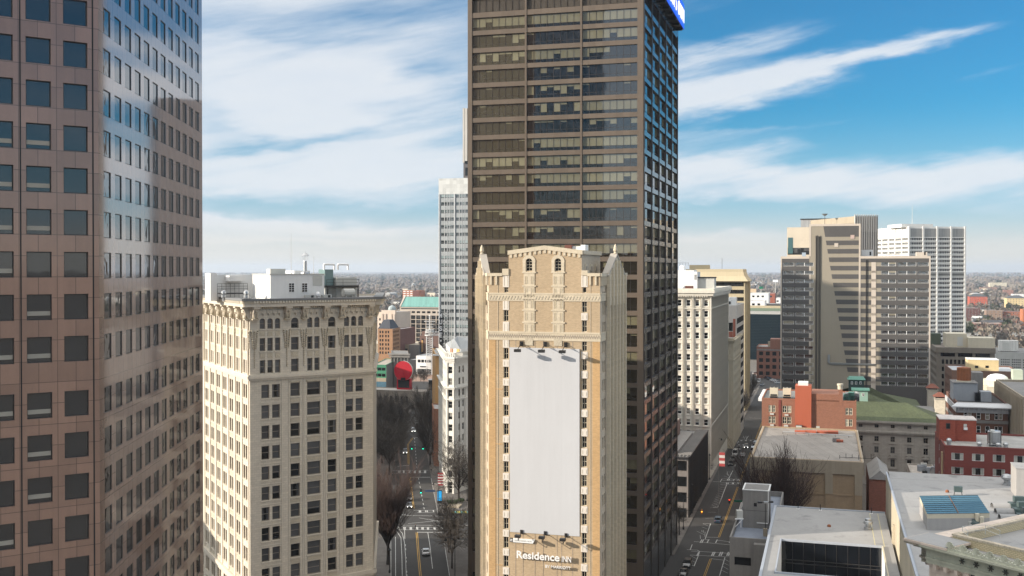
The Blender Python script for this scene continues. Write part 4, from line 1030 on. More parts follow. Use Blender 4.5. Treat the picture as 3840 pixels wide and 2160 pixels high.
p = (at(3093, 809, 520)); solo('satellite_dish', 'small dark satellite dish on the roofline above the striped tower', 'satellite dish', lambda q: [q.tube(BLACK, (p[0],p[1],p[2]-7), p, .12, n=5), q.lathe(plain('dish_grey', (.2,.21,.22)), p, [(.2,-.1),(.9,.25),(1.5,.9),(1.55,.95),(.9,.4),(.1,.1)], 12)], p)
# white gridded tower
K = at(3409, 1014, 905)[:2]; g1 = az(-9); g2 = az(84); WG = stone('white_precast', (.72,.71,.68), rough=.7, streak=.08, blotch=.05)
b = Bld('white_tower', 'tall white gridded office tower with long window rows behind the striped slab', 'office tower', K)
RF = Fr(K, mv(K, g2, 90)); L2 = RF.u(3618); RF = Fr(K, mv(K, g2, L2)); zt = RF.z(3409, 849.5); LF = Fr(mv(K, g1, 80), K); Bk = mv(RF.p(L2,0,0)[:2], g1, 80)
fz = [RF.z(3409, 892+16.62*k) for k in range(25)]; hh = 2.1; W_wg = dict(key='wg', frame=WG, ft=.34, glass=G_can, curtain=C_can, pw=1.55)
bw = L2/4; op = [(bw*i+.8, bw*(i+1)-.8, z-hh, z, 'ribbon') for k, z in enumerate(fz) for i in range(4) if k != 8]; bl = 80/7; ol = [(bl*i+.8, bl*(i+1)-.8, z-hh, z, 'ribbon') for k, z in enumerate(fz) for i in range(7) if k != 8]
b.face(RF, 0, zt, op, .5, WG, W_wg); b.face(LF, 0, zt, ol, .5, WG, W_wg)
for p, q in ((RF.p(L2,0,0)[:2], Bk), (Bk, LF.A)): g = Fr(p, q); wall(b.part('wall'), WG, g, 0, g.L, 0, zt)
b.part('roof').q(ROOFG, *[(p[0],p[1],zt-.5) for p in (K, RF.p(L2,0,0)[:2], Bk, LF.A)])
for fr, n, w_ in ((RF, 4, bw), (LF, 7, bl)):
    for i in range(n+1): b.part('pier').fb(WG, fr, w_*i-.75, w_*i+.75, 0, .7, 0, zt+.3)
    for z in fz: b.part('ledge').fb(WG, fr, 0, fr.L, 0, .45, z-hh-.7, z-hh-.15); b.part('ledge').fb(WG, fr, 0, fr.L, 0, .35, z+.1, z+.5)
for i in range(4): b.part('louvre_panel').fb(stone('grey_grille', (.30,.30,.29), tile=(.5,9,0), joint=.6), RF, bw*i+.8, bw*(i+1)-.8, 0, .2, fz[0]+.9, zt-1.6); b.part('louvre_panel').fb(plain('dark_grille', (.12,.12,.11)), RF, bw*i+.8, bw*(i+1)-.8, 0, .2, fz[9]+.6, fz[7]-hh-.8)
b.part('penthouse').fb(WG, RF, -5, RF.u(3507), -30, -4, zt-.5, zt+2.4); b.done()
p = RF.p(RF.u(3441), -10, zt+2.4); solo('mast_antenna', 'very tall thin mast on the white gridded tower roof', 'antenna', lambda q: q.tube(GREYM, p, (p[0],p[1],p[2]+17), .22, .1, 6), p)
# ------------------------------------------------------------------ brown concrete building right of the striped tower
BRC = stone('brown_concrete', (.20,.175,.145), rough=.85, streak=.15, blotch=.15)
b = blk('concrete_office', 'brown concrete office building with cream rooftop rooms right of the striped tower', 'office block', 3515, 482, 3732, 1302, 34, BRC, stone('brown_gravel_roof', (.22,.19,.17), blotch=.3), par=.3)
f, l = b.f, b.l; zt = b.zt; U5 = lambda x: f.u(3250+.2622*x); z5 = lambda y: f.z(3600, 1100+.2622*y)
op = [(U5(a), U5(c), z5(908), z5(838), 'plain') for a, c in ((1062,1270),(1310,1520),(1560,1770))]
n = 14
for k in range(7): op += [(f.L*(i+.18)/n, f.L*(i+.75)/n, z5(1015+105*k), z5(950+105*k), 'plain') for i in range(1, n)]
ol = [(2+i*4.4, 4.6+i*4.4, z5(905+105*k), z5(845+105*k), 'plain') for k in range(8) for i in range(7)]
walls(b, {'f': op, 'l': ol}, W_dark, .7)
b.part('fascia').fb(BRC, f, -.3, f.L+.3, 0, .5, zt-2.4, zt); b.part('fascia').fb(BRC, l, 0, l.L, 0, .5, zt-2.4, zt)
CRP = stone('cream_stucco', (.56,.51,.40), streak=.1)
f2 = Fr(f.p(0,-6,0)[:2], f.p(f.L,-6,0)[:2]); b.part('penthouse').fb(CRP, f2, f2.u(3549), f2.u(3627), -14, 0, zt-.3, zt+6); b.part('penthouse').fb(CRP, f2, f2.u(3627)+.05, f2.u(3729), -9, 3.4, zt-.3, zt+4.4)
b.part('penthouse').fb(GREYM, f2, f2.u(3591), f2.u(3612), .01, .1, zt+.4, zt+4.6); b.part('cooling_screen').fb(plain('green_screen', (.07,.09,.06)), f, -.6, f2.u(3543), -30, -22, zt-.3, zt+5)
b.done()
# ------------------------------------------------------------------ cluster at the right edge
b = blk('lattice_garage', 'pale grey parking deck wall pierced in a block pattern at the right edge', 'parking garage', 3737, 585, 3905, 1321, 40, stone('pale_block', (.42,.42,.40), streak=.15), par=.3)
zt = b.zt; f = b.f; op = [(2.5+5.6*j+.95*i, 2.5+5.6*j+.95*i+.6, zt-4.4-1.35*k, zt-3.7-1.35*k, 'plain') for j in range(4) for i in range(5) for k in range(4)]
wall(b.part('wall'), b.wm, f, 0, f.L, 0, zt, [q[:4] for q in op], .4); 
for n in 'rkl': g = getattr(b, n); wall(b.part('wall'), b.wm, g, 0, g.L, 0, zt)
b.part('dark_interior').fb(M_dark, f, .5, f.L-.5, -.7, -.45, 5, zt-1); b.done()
p = f.p(f.u(3757), -12, zt-.3)
solo('air_handler', 'white corrugated air handler with grey grille on the garage roof', 'air handler', lambda q: [q.fb(stone('white_corrugated', (.6,.59,.56), tile=(.4,9,0), joint=.7), f, f.u(3760), f.u(3832), -16, -10, zt, zt+6), q.fb(GREYM, f, f.u(3774), f.u(3797), -10, -9.9, zt+.6, zt+5), q.fb(BLACK, f, f.u(3764), f.u(3830), -15, -11, zt-.3, zt)], p)
b = blk('cream_hut_building', 'low brick building with a cream rooftop box and two dark windows', 'building', 3571, 412, 3830, 1388, 26, brick('umber_brick', (.17,.10,.075)), stone('silver_roof', (.42,.44,.46), blotch=.25), par=.5)
zt = b.zt; f, l = b.f, b.l; walls(b, {'l': [(2+i*3, 3.4+i*3, zt-3-3.6*k-2, zt-3-3.6*k, 'dh') for i in range(8) for k in range(6)]}, W_dark)
YC = stone('yellow_cream_stucco', (.60,.47,.26), streak=.08); f2 = Fr(f.p(0,-3,0)[:2], f.p(f.L,-3,0)[:2]); a, c = f2.u(3631), f2.u(3747)
b.part('rooftop_room').fb(YC, f2, a, c, -8, 0, zt-.5, f2.z(3690, 1350)); b.part('rooftop_room').fb(WHITEP, f2, a-.1, c+.1, -8.1, .1, f2.z(3690,1350), f2.z(3690,1350)+.25)
for u in (3664, 3703): b.win(f2, f2.u(u)-.6, f2.u(u)+.6, f2.z(u, 1380), f2.z(u, 1371), 'plain', W_dark, -.02, name='rooftop_window')
b.part('awning').hexa(stone('tan_awning', (.50,.36,.22)), [f2.p(a+2,3,zt-2.6), f2.p(c+3,3,zt-2.6), f2.p(c,0,zt-.7), f2.p(a+2,0,zt-.7)], [f2.p(a+2,3,zt-2.4), f2.p(c+3,3,zt-2.4), f2.p(c,0,zt-.5), f2.p(a+2,0,zt-.5)]); b.done()
b = blk('dome_roof_building', 'low cream building with white membrane roof and a skylight dome', 'building', 3702, 355, 3900, 1450, 24, CRP, stone('white_membrane', (.62,.61,.59), blotch=.15), par=.3)
walls(b); b.done(); p = b.f.p(b.f.u(3757), -9, b.zt-.3)
solo('dome_skylight', 'white dome skylight on a round tan base at the right', 'skylight', lambda q: [q.lathe(CRP, p, [(5.2,0),(5.2,1.8),(4.9,2.0)], 20), q.lathe(WHITE, p, [(3.6,2.0),(3.2,2.9),(2.2,3.6),(1,3.9),(.1,4)], 20)], p)
p = b.f.p(b.f.u(3826), -8, b.zt-.3); solo('air_handler', 'pale green rooftop air unit by the dome skylight', 'air handler', lambda q: [q.fb(plain('pale_green_paint', (.42,.47,.38)), b.f, b.f.u(3812), b.f.u(3850), -10, -6, b.zt-.3, b.zt+5.4), q.fb(M_dark, b.f, b.f.u(3813), b.f.u(3836), -6, -5.95, b.zt+.6, b.zt+1.8)], p)
# sunlit pale building with vertical ribs at the edge
b = blk('ribbed_building', 'sunlit tan building of close vertical ribs at the right edge', 'building', 3840, 268, 4000, 1489, 46, BEIGEC); l = b.l; zt = b.zt
walls(b, {'l': [(1+i*2.2, 2.2+i*2.2, zt-2-3.6*k-2.8, zt-2-3.6*k, 'plain') for i in range(20) for k in range(8)]}, W_dark, .3)
for i in range(21): b.part('rib').fb(BEIGEC, l, i*2.2+.35, i*2.2+.85, 0, .5, 0, zt-.6)
b.done()
# brown brick building with the white cornice
DBR = brick('dark_brown_brick', (.135,.07,.05))
b = blk('brick_block', 'dark brick block with white bracketed cornice and a rusty tank on its roof', 'apartment block', 3592, 288, 3783, 1509, 28, DBR, plain('black_roof', (.05,.05,.052), .9), par=.5)
f, l, r = b.f, b.l, b.r; zt = b.zt; U8 = lambda x: f.u(3480+.3035*x); z8 = lambda y: f.z(3690, 1360+.3035*y)
op = [(U8(a), U8(c), z8(702), z8(604), 'dh') for a, c in ((450,495),(500,545),(605,660),(715,770),(830,877),(883,930))]
op += [(q[0], q[1], q[2]-3.95*k, q[3]-3.95*k, 'dh') for k in range(1, 7) for q in op[:6]]
walls(b, {'f': op, 'l': [(2+i*3.2, 3.3+i*3.2, z8(702)-3.95*k, z8(604)-3.95*k, 'dh') for i in range(8) for k in range(7)]}, W_white, .2, (0,0,1,1))
Cn = b.part('cornice'); CW = plain('white_cornice_paint', (.52,.53,.55), .5)
for fr in (f, l, r):
    Cn.fb(CW, fr, -.3, fr.L+.3, 0, .3, zt-2.7, zt-1.2)
    if fr is f:
        Cn.hexa(CW, [fr.p(-1.7,1.7,zt-1.2), fr.p(fr.L+1.7,1.7,zt-1.2), fr.p(fr.L+.3,0,zt-1.2), fr.p(-.3,0,zt-1.2)], [fr.p(-1.7,1.7,zt-.9), fr.p(fr.L+1.7,1.7,zt-.9), fr.p(fr.L,-.2,zt+.1), fr.p(0,-.2,zt+.1)])
        for i in range(11): Cn.fb(CW, fr, .3+i*(fr.L-.8)/10, .6+i*(fr.L-.8)/10, .3, 1.1, zt-2.0, zt-1.2)
    Cn.fb(GREYC, fr, -.1, fr.L+.1, 0, .15, z8(750), z8(712))
b.done()
f2 = Fr(f.p(0,-9,0)[:2], f.p(f.L,-9,0)[:2]); BG = stone('blue_grey_metal', (.30,.32,.35), streak=.1); a, c = f2.u(3577), f2.u(3668); zb = f2.z(3620, 1476); zc = f2.z(3620, 1437)
solo('machine_room', 'grey-blue rooftop machine room under the rusty tank', 'machine room', lambda q: [q.fb(BG, f2, a, c, -8, 0, zt-.5, zc), q.fb(ROOFG, f2, a-.2, c+.2, -8.2, .2, zc, zc+.15)], f2.p(a, 0, zt-.5))
p = f2.p(f2.u(3622), -3.4, zc+.15); RUST = stone('rusty_steel', (.24,.085,.035), streak=.5, blotch=.4, bs=.6)
solo('water_tank', 'round rust-streaked steel water tank on the grey-blue machine room', 'water tank', lambda q: [q.lathe(RUST, p, [(1.9,0),(1.9,3.9),(1.75,4.0),(.2,4.3)], 22), q.lathe(CRP, p, [(2.0,-.02),(2.0,.35),(1.91,.36)], 22)], p)
a2, c2 = f2.u(3676), f2.u(3716)
solo('air_handler', 'blue-grey ribbed air unit on the black roof right of the machine room', 'air handler', lambda q: [q.fb(BG, f2, a2, c2, -2, 2, zt-.4, zt+2.4)]+[q.fb(BLACK, f2, a2-.3-.35*i, a2-.2-.35*i, -1, 2, zt-.4, zt+2) for i in range(4)], f2.p(a2, 0, zt-.5))
a3, c3 = f2.u(3663), f2.u(3705)
solo('stair_hut', 'dark grey stair hut behind the rusty tank', 'stair hut', lambda q: q.fb(GREYC, f2, a3, c3, -14, -8.5, zt-.5, f2.z(3680, 1408)), f2.p(a3, -9, zt-.5))
# ------------------------------------------------------------------ red hotel at the right
REDB = brick('red_painted_brick', (.175,.045,.037), var=.06, streak=.08); REDB2 = brick('bright_red_brick', (.27,.065,.042), streak=.12)
b = blk('red_building', 'dark red brick building with curtained windows and stained flat roof at the right edge', 'apartment block', 3545, 216, 3990, 1670, 20, REDB, stone('stained_roof', (.33,.32,.30), blotch=.5, bs=.3, streak=0, stain=.6), par=.35)
f, l = b.f, b.l; zt = b.zt; U8 = lambda x: f.u(3480+.3035*x); z8 = lambda x, y: f.z(3480+.3035*x, 1360+.3035*y)
W_red = dict(key='red', frame=WHITE, ft=.06, glass=G_can, curtain=glass('white_curtain_glass', (.42,.42,.38), folds=6))
op = []
for k in range(11):
    for i in range(7):
        s = U8(300)+i*(U8(555)-U8(300)); op.append((s, s+U8(447)-U8(300), z8(300,1200)-2.9*k, z8(300,1113)-2.9*k, 'plain'))
walls(b, {'f': op, 'l': [(8, 9.4, z8(300,1200)-2.9*k, z8(300,1113)-2.9*k, 'plain') for k in range(11)]}, W_red, .12, (2,))
mb = b.part('side_panel'); mb.fb(stone('tan_stucco', (.50,.37,.23)), l, l.L-4.6, l.L-3, 0, .25, 0, zt-2)
for k in range(3): mb.hexa(stone('tan_stucco', (.50,.37,.23)), [l.p(l.L-3,.01,20-7*k), l.p(l.L-.2,.01,17-7*k), l.p(l.L-.2,.2,17-7*k), l.p(l.L-3,.2,20-7*k)], [l.p(l.L-3,.01,23-7*k), l.p(l.L-.2,.01,20-7*k), l.p(l.L-.2,.2,20-7*k), l.p(l.L-3,.2,23-7*k)])
b.done()
f2 = Fr(f.p(0,-9,0)[:2], f.p(f.L,-9,0)[:2]); a, m, c = f2.u(3524), f2.u(3584), f2.u(3664)
h = Bld('stair_penthouse', 'bright red brick rooftop stair room with a small window unit', 'rooftop room', f2.p(a,0,0)[:2]); h.o.location.z = zt-.35
h.part('wall').fb(REDB2, f2, a, m, -6, .8, zt-.35, f2.z(3555, 1572)); h.part('wall').fb(REDB2, f2, m+.02, c, -6, 0, zt-.35, f2.z(3640, 1577))
h.part('roof').fb(stone('pale_flashing', (.55,.50,.47), blotch=.4, bs=.8), f2, a-.1, m+.1, -6.1, .9, f2.z(3555,1572), f2.z(3555,1572)+.2); h.part('roof').fb(stone('pale_flashing2', (.55,.50,.47), blotch=.4, bs=.8), f2, m+.1, c+.1, -6.1, .1, f2.z(3640,1577), f2.z(3640,1577)+.2)
h.win(Fr(f2.p(0,.8,0)[:2], f2.p(9,.8,0)[:2]), f2.u(3550)-.1, f2.u(3564)+.0, f2.z(3555,1606), f2.z(3555,1585), 'plain', W_dark, -.03)
h.part('window_unit').fb(WHITE, f2, f2.u(3616), f2.u(3630), 0, .5, f2.z(3620,1611), f2.z(3620,1602)); h.part('window_unit').fb(GREYM, f2, f2.u(3616), f2.u(3628), 0, .1, f2.z(3620,1600), f2.z(3620,1590)); h.done()
p = f.p(U8(875), -5, zt-.35)
solo('cooling_tower', 'grey cooling tower in a steel frame on the red building roof', 'cooling tower', lambda q: [q.lathe(STEEL, p, [(1.1,.4),(1.35,.8),(1.35,2.9),(1.1,3.1)], 14), q.fb(GREYM, f, U8(820), U8(875), -5.6, -3.9, zt, zt+2.9)]+[q.tube(BLACK, f.p(U8(x),-y,zt-.35), f.p(U8(x),-y,zt+3.5), .08, n=5) for x in (805,945) for y in (3.5,6.5)], p)
for x, dd, lab in ((285,1.6,'silver turbine vent in front of the red stair room'), (665,1.5,'squat steel vent left of the steel-framed cooling tower'), (900,1.3,'squat steel vent at the foot of the steel-framed cooling tower'), (1000,2.0,'squat steel vent right of the steel-framed cooling tower')): small_vent(lab, f.p(U8(x), -dd-1, zt-.35), .55, 1.5 if x < 400 else 1.0)
# ------------------------------------------------------------------ courthouse with green roofs
LST = stone('grey_limestone', (.38,.35,.31), tile=(1.3,.5), joint=.75, var=.06, streak=.2, blotch=.18); GRN = stone('green_tile_roof', (.070,.085,.042), tile=(.4,.4), joint=.7, var=.15, rough=.8, streak=.2, blotch=.5, bs=.12)
b = blk('courthouse', 'grey stone courthouse with a mossy green tiled hip roof', 'courthouse', 3060, 357, 3545, 1568, 45, LST, par=0)
f, l, r, k_ = b.f, b.l, b.r, b.k; ze = b.zt; U7 = lambda x: f.u(3200+.2899*x); z7 = lambda y: f.z(3215, 1380+.2899*y)
cs = [U7(x) for x in (100,307,517,732,945)]; p0 = cs[1]-cs[0]; cs = [cs[0]-2*p0, cs[0]-p0]+cs+[cs[-1]+p0]
op = []
for c in cs:
    op.append((c-.65, c+.65, z7(763), z7(705), 'cross'))
    for ya, yb in ((870,938),(1003,1085),(1160,1258),(1330,1430)): op.append((c-.7, c+.7, z7(yb), z7(ya), 'cross'))
W_ct = dict(key='ct', frame=TAUPE, ft=.1, glass=G_can, curtain=C_can)
walls(b, {'f': op}, W_ct, .35, (0,1,0))
T = b.part('cornice')
T.fb(LST, f, -.9, f.L+.9, 0, .9, ze-.7, ze); T.fb(LST, f, -.5, f.L+.5, 0, .5, ze-1.2, ze-.7); T.fb(LST, f, -.8, f.L+.8, 0, .8, z7(800)-.5, z7(800)); T.fb(LST, f, -.4, f.L+.4, 0, .4, z7(800)-1.1, z7(800)-.5)
for i in range(int(f.L/.9)): T.fb(LST, f, i*.9, i*.9+.35, .4, .75, z7(800)-.9, z7(800)-.5)
Sr = b.part('window_surround')
for c in cs:
    for ya, yb in ((870,938),(1003,1085),(1160,1258)):
        Sr.fb(LST, f, c-1.05, c-.75, 0, .15, z7(yb)-.3, z7(ya)+.3); Sr.fb(LST, f, c+.75, c+1.05, 0, .15, z7(yb)-.3, z7(ya)+.3); Sr.fb(LST, f, c-1.2, c+1.2, 0, .3, z7(yb)-.6, z7(yb)-.3)
    z = z7(1150)+.2; Sr.hexa(LST, [f.p(c-1.4,.4,z), f.p(c+1.4,.4,z), f.p(c+1.4,0,z), f.p(c-1.4,0,z)], [f.p(c-.2,.4,z+.9), f.p(c+.2,.4,z+.9), f.p(c+.2,0,z+.9), f.p(c-.2,0,z+.9)])
    for s in (-1.75, 1.45): Sr.fb(LST, f, c+s, c+s+.3, 0, .1, 2, z7(830))
Rf = b.part('hip_roof'); Rf2 = b.part('rear_roof')
def hip(mb, dy0, dy1, s0, s1, z0, zr_):
    o = .8; md = (dy0+dy1)/2; h = (dy1-dy0)/2
    a, c, d, e = f.p(s0-o,-dy0+o,z0), f.p(s1+o,-dy0+o,z0), f.p(s1+o,-dy1-o,z0), f.p(s0-o,-dy1-o,z0); g, j = f.p(s0+h,-md,zr_), f.p(s1-h,-md,zr_)
    mb.q(GRN, a, c, j, g); mb.q(GRN, c, d, j); mb.q(GRN, d, e, g, j); mb.q(GRN, e, a, g)
zr1 = at(3460, 1498, 368)[2]; hip(Rf, 0, 22, 0, f.L, ze, zr1)
zr2 = at(3420, 1446, 405)[2]; hip(Rf2, 24, 72, -4, f.L-4, ze-1, zr2); b.part('rear_wall').fb(LST, f, -4, f.L-4, -72, -45.02, 0, ze-1)
b.done()
CG = stone('green_copper', (.10,.25,.20), rough=.6, streak=.25); DGN = stone('dark_green_panel', (.035,.06,.055), streak=.15)
h = Bld('green_cupola', 'dark green rooftop hut with a bright copper-green cap and three narrow windows', 'cupola', at(3211, 1454, 385)[:2]); q0 = at(3180,1014,383)[:2]; g = Fr(q0, mv(q0, E1, 40)); a, c = g.u(3184), g.u(3242); z0, z1_ = g.z(3210,1462), g.z(3210,1424); h.o.location.z = z0
h.part('wall').fb(DGN, g, a, c, -5, 0, z0-3, z1_); h.part('cap').hexa(CG, [g.p(a-.5,.6,z1_), g.p(c+.5,.6,z1_), g.p(c+.5,-5.6,z1_), g.p(a-.5,-5.6,z1_)], [g.p(a+.2,-.6,z1_+.9), g.p(c-.2,-.6,z1_+.9), g.p(c-.2,-4.4,z1_+.9), g.p(a+.2,-4.4,z1_+.9)])
for u in (3196, 3212, 3228): h.win(g, g.u(u)-.35, g.u(u)+.35, g.z(u,1441), g.z(u,1430), 'dh', W_white, -.03)
h.done()
h = Bld('green_annex', 'lower pale green copper-roofed hut in front of the dark cupola', 'cupola', at(3228, 1480, 372)[:2]); q0 = at(3196,1014,370)[:2]; g = Fr(q0, mv(q0, E1, 40)); a, c = g.u(3201), g.u(3256); z0, z1_ = g.z(3210,1495), g.z(3210,1464); h.o.location.z = z0
h.part('wall').fb(plain('pale_green_wall', (.25,.38,.32)), g, a, c, -5, 0, z0-3, z1_); h.part('cap').fb(CG, g, a-.6, c+.6, -5, .7, z1_, z1_+.5); 
for u in (3212, 3238): h.win(g, g.u(u)-.4, g.u(u)+.4, g.z(u,1486), g.z(u,1474), 'dh', W_white, -.03)
h.done()
CAPM = stone('red_clay_cap', (.17,.06,.04), rough=.8)
for u0, u1, vt, vb, dd, lab in ((3481,3519,1460,1540,390,'tall stone chimney with a dark red hipped cap behind the courthouse'), (3509,3547,1493,1555,372,'shorter sunlit stone chimney with a red cap nearer the brick block')):
    q0 = at(u0, 1014, dd)[:2]; g = Fr(q0, mv(q0, E1, 9)); L_ = g.u(u1); zt = g.z(u0, vt)
    h = Bld('stone_chimney', lab, 'chimney', q0); h.part('shaft').fb(LST if u0 < 3500 else TERRA, g, 0, L_, -L_, 0, 5, zt); h.part('shaft').fb(LST, g, -.2, L_+.2, -L_-.2, .2, zt-.5, zt-.1)
    h.part('cap').hexa(CAPM, [g.p(-.6,.6,zt+.5), g.p(L_+.6,.6,zt+.5), g.p(L_+.6,-L_-.6,zt+.5), g.p(-.6,-L_-.6,zt+.5)], [g.p(L_*.35,-L_*.4,zt+2), g.p(L_*.65,-L_*.4,zt+2), g.p(L_*.65,-L_*.6,zt+2), g.p(L_*.35,-L_*.6,zt+2)]); h.part('cap').fb(BLACK, g, .2, L_-.2, -L_+.2, -.2, zt, zt+.5); h.done()
# ------------------------------------------------------------------ red brick building with the orange stair tower
RBK = brick('red_brick', (.25,.115,.075), var=.12, streak=.08); ORP = stone('orange_red_paint', (.40,.105,.055), streak=.06, blotch=.06)
b = blk('brick_lofts', 'red brick building with an orange-red painted stair tower above the beige theatre roof', 'apartment block', 2858, 323, 3213, 1492, 26, RBK, par=.4)
f, l = b.f, b.l; zt = b.zt; UB = lambda x: f.u(2700+.5244*x); zB = lambda y: f.z(2950, 1400+.5244*y)
op = []
for k in range(7):
    for a, c in ((350,373),(375,398),(450,480),(482,512),(900,924),(926,950)): op.append((UB(a), UB(c), zB(282)-3.4*k, zB(232)-3.4*k, 'cross'))
W_rb = dict(key='rb', frame=plain('cream_sash', (.65,.62,.5)), ft=.13, glass=G_can, curtain=glass('cream_shade_glass', (.30,.30,.25)))
walls(b, {'f': op}, W_rb, .18, (1,0,1)); P = b.part('stair_tower'); P.fb(ORP, f, UB(540), UB(656), -6, .8, 0, zB(86)); P.fb(WHITEP, f, UB(560), UB(632), -5, -1, zB(86), zB(86)+1)
P2 = b.part('attic'); P2.fb(RBK, f, UB(656)+.02, UB(853), -14, .04, zt-1.5, zB(140)); P2.fb(RBK, f, UB(853), UB(880), -2, .06, zt-1.5, zB(105)); P2.fb(ORP, f, UB(540), UB(656), .8, 1.6, 0, zB(388))
P3 = b.part('paint_panel')
for a, c in ((352,402),(450,512),(885,950)): P3.fb(ORP, f, UB(a), UB(c), 0, .05, zB(412), zB(384))
for x in (430, ): P3.fb(REDB, f, UB(x)-.35, UB(x)+.35, 0, .15, 0, zt-.4)
for a, c, y in ((360,388,292),(465,492,296),(460,490,372),(362,388,372)): b.part('wall_unit').fb(GREYM, f, UB(a), UB(c), 0, .3, zB(y+8), zB(y-4))
b.part('door').fb(plain('pale_door', (.45,.46,.42)), f, UB(690), UB(716), 0, .06, zB(425), zB(368)); b.part('cornice').fb(WHITEP, l, 0, l.L, 0, 1.1, zt-1.0, zt-.2); b.done()
for x, lab in ((383,'cream air unit at the far left of the red brick roof'), (478,'cream air unit beside the orange stair tower')):
    s = UB(x); solo('air_handler', lab, 'air handler', lambda q: [q.fb(CRP, f, s-1.2, s+1.2, -6, -3, zt+.3, zt+2.9), q.fb(M_dark, f, s-1.0, s+1.0, -3, -2.95, zt+.4, zt+.9), q.fb(M_dark, f, s-1.1, s-.1, -5.6, -3.4, zt+2.9, zt+2.95), q.fb(M_dark, f, s+.1, s+1.1, -5.6, -3.4, zt+2.9, zt+2.95), q.fb(BLACK, f, s-1.1, s+1.1, -5.8, -3.2, zt-.4, zt+.3)], f.p(s, -5, zt-.4))
solo('condenser_unit', 'small dark condenser on the ledge of the orange stair tower', 'condenser', lambda q: [q.fb(BLACK, f, UB(545), UB(590), .85, 1.55, zB(386), zB(362)), q.fb(GREYM, f, UB(547), UB(588), 1.55, 1.6, zB(384), zB(365))], f.p(UB(567), 1.2, zB(388)))
p = f.p(UB(862), -1, zB(105)); solo('chimney_pot', 'pale round chimney pot on the brick chimney at the right of the roof', 'chimney', lambda q: q.lathe(CRP, p, [(.75,0),(.75,1.2),(.95,1.2),(.95,1.7),(.5,1.7)], 12), p)
def junk(q):
    rr = random.Random(2)
    for i in range(14):
        s = UB(885)+rr.random()*(UB(975)-UB(885)); h_ = .6+rr.random()*2; q.fb(rr.choice((GREYM, BLACK, STEEL, CG)), f, s, s+.6+rr.random()*1.4, -8+rr.random()*5, -2.5, zt-.4, zt-.3+h_)
solo('roof_plant', 'cluttered grey rooftop machines at the right end of the red brick roof', 'roof plant', junk, f.p(UB(930), -4, zt-.4))
# ------------------------------------------------------------------ beige windowless theatre
BGB = brick('beige_brick', (.33,.245,.16), var=.06, streak=.12)
A = at(2819, 1014, 263)[:2]; ff = Fr(A, mv(A, E1, 90)); L_ = ff.u(3236)
b = blk('theatre', 'windowless beige brick box with a broad grey roof below the red brick building', 'theatre', 2819, 263, 3236, 1712, 54, BGB, stone('seamed_grey_roof', (.27,.245,.22), tile=(2.4,60,0), joint=.7, jw=.05, blotch=.25, streak=0, stain=.25), par=.35)
f, r, l = b.f, b.r, b.l; zt = b.zt; walls(b)
T = b.part('trim'); T.fb(BEIGEC, f, -.3, f.L+.3, 0, .4, zt-3.2, zt-.05); T.fb(BEIGEC, r, 0, r.L, 0, .4, zt-3.2, zt-.05); T.fb(BEIGEC, l, 0, l.L, 0, .4, zt-3.2, zt-.05)
for u in (2822, 3111, 3222): s = f.u(u); T.fb(BEIGEC, f, max(-.3, s-.9), min(f.L+.3, s+.9), 0, .4, zt-8.2, zt-3.2); T.fb(BGB, f, max(0, s-.9), min(f.L, s+.9), 0, .3, 0, zt-8.2)
T.fb(BGB, f, 0, f.L, 0, .12, zt-8.6, zt-8.2); b.done()
s0 = f.u(2950)
for i, (u, w_) in enumerate(((2962,3),(3008,3),(3057,3),(3105,3))):
    s = f.u(u); solo('roof_skylight', ('first', 'second', 'third', 'fourth')[i]+' orange-red roof box from the left along the back of the theatre roof', 'roof box', lambda q: q.fb(ORP, f, s, s+w_, -47-i*.6, -44.5-i*.6, zt-.34, zt+.3), f.p(s, -46, zt-.35))
solo('roof_pipe', 'long thin white pipe run on stands along the back of the theatre roof', 'pipe', lambda q: [q.tube(STEEL, f.p(f.u(2912), -42, zt+.3), f.p(f.u(3215), -40, zt+.3), .12, n=6)]+[q.tube(BLACK, f.p(f.u(2912)+i*3.6, -42+i*.3, zt-.3), f.p(f.u(2912)+i*3.6, -42+i*.3, zt+.3), .06, n=4) for i in range(7)], f.p(f.u(2912), -42, zt-.3))
solo('roof_patch', 'dark square patch with a small red box on the theatre roof', 'roof patch', lambda q: [q.fb(BLACK, f, f.u(3127), f.u(3127)+2, -38, -31, zt-.34, zt-.25), q.fb(ORP, f, f.u(3143), f.u(3143)+1.8, -33, -31.5, zt-.34, zt+.2)], f.p(f.u(3127), -34, zt-.35))
def antennas(q):
    for i in range(6): q.tube(BLACK, f.p(f.u(3152)+i*1.5, -5-(i%3), zt-.3), f.p(f.u(3152)+i*1.5, -5-(i%3), zt+.6+.3*(i%2)), .07, n=4)
    q.tube(BLACK, f.p(f.u(3152), -5, zt+.1), f.p(f.u(3152)+8, -5, zt+.1), .07, n=4)
solo('antenna_rack', 'black antenna rack at the front right of the theatre roof', 'antenna', antennas, f.p(f.u(3152), -5, zt-.35))
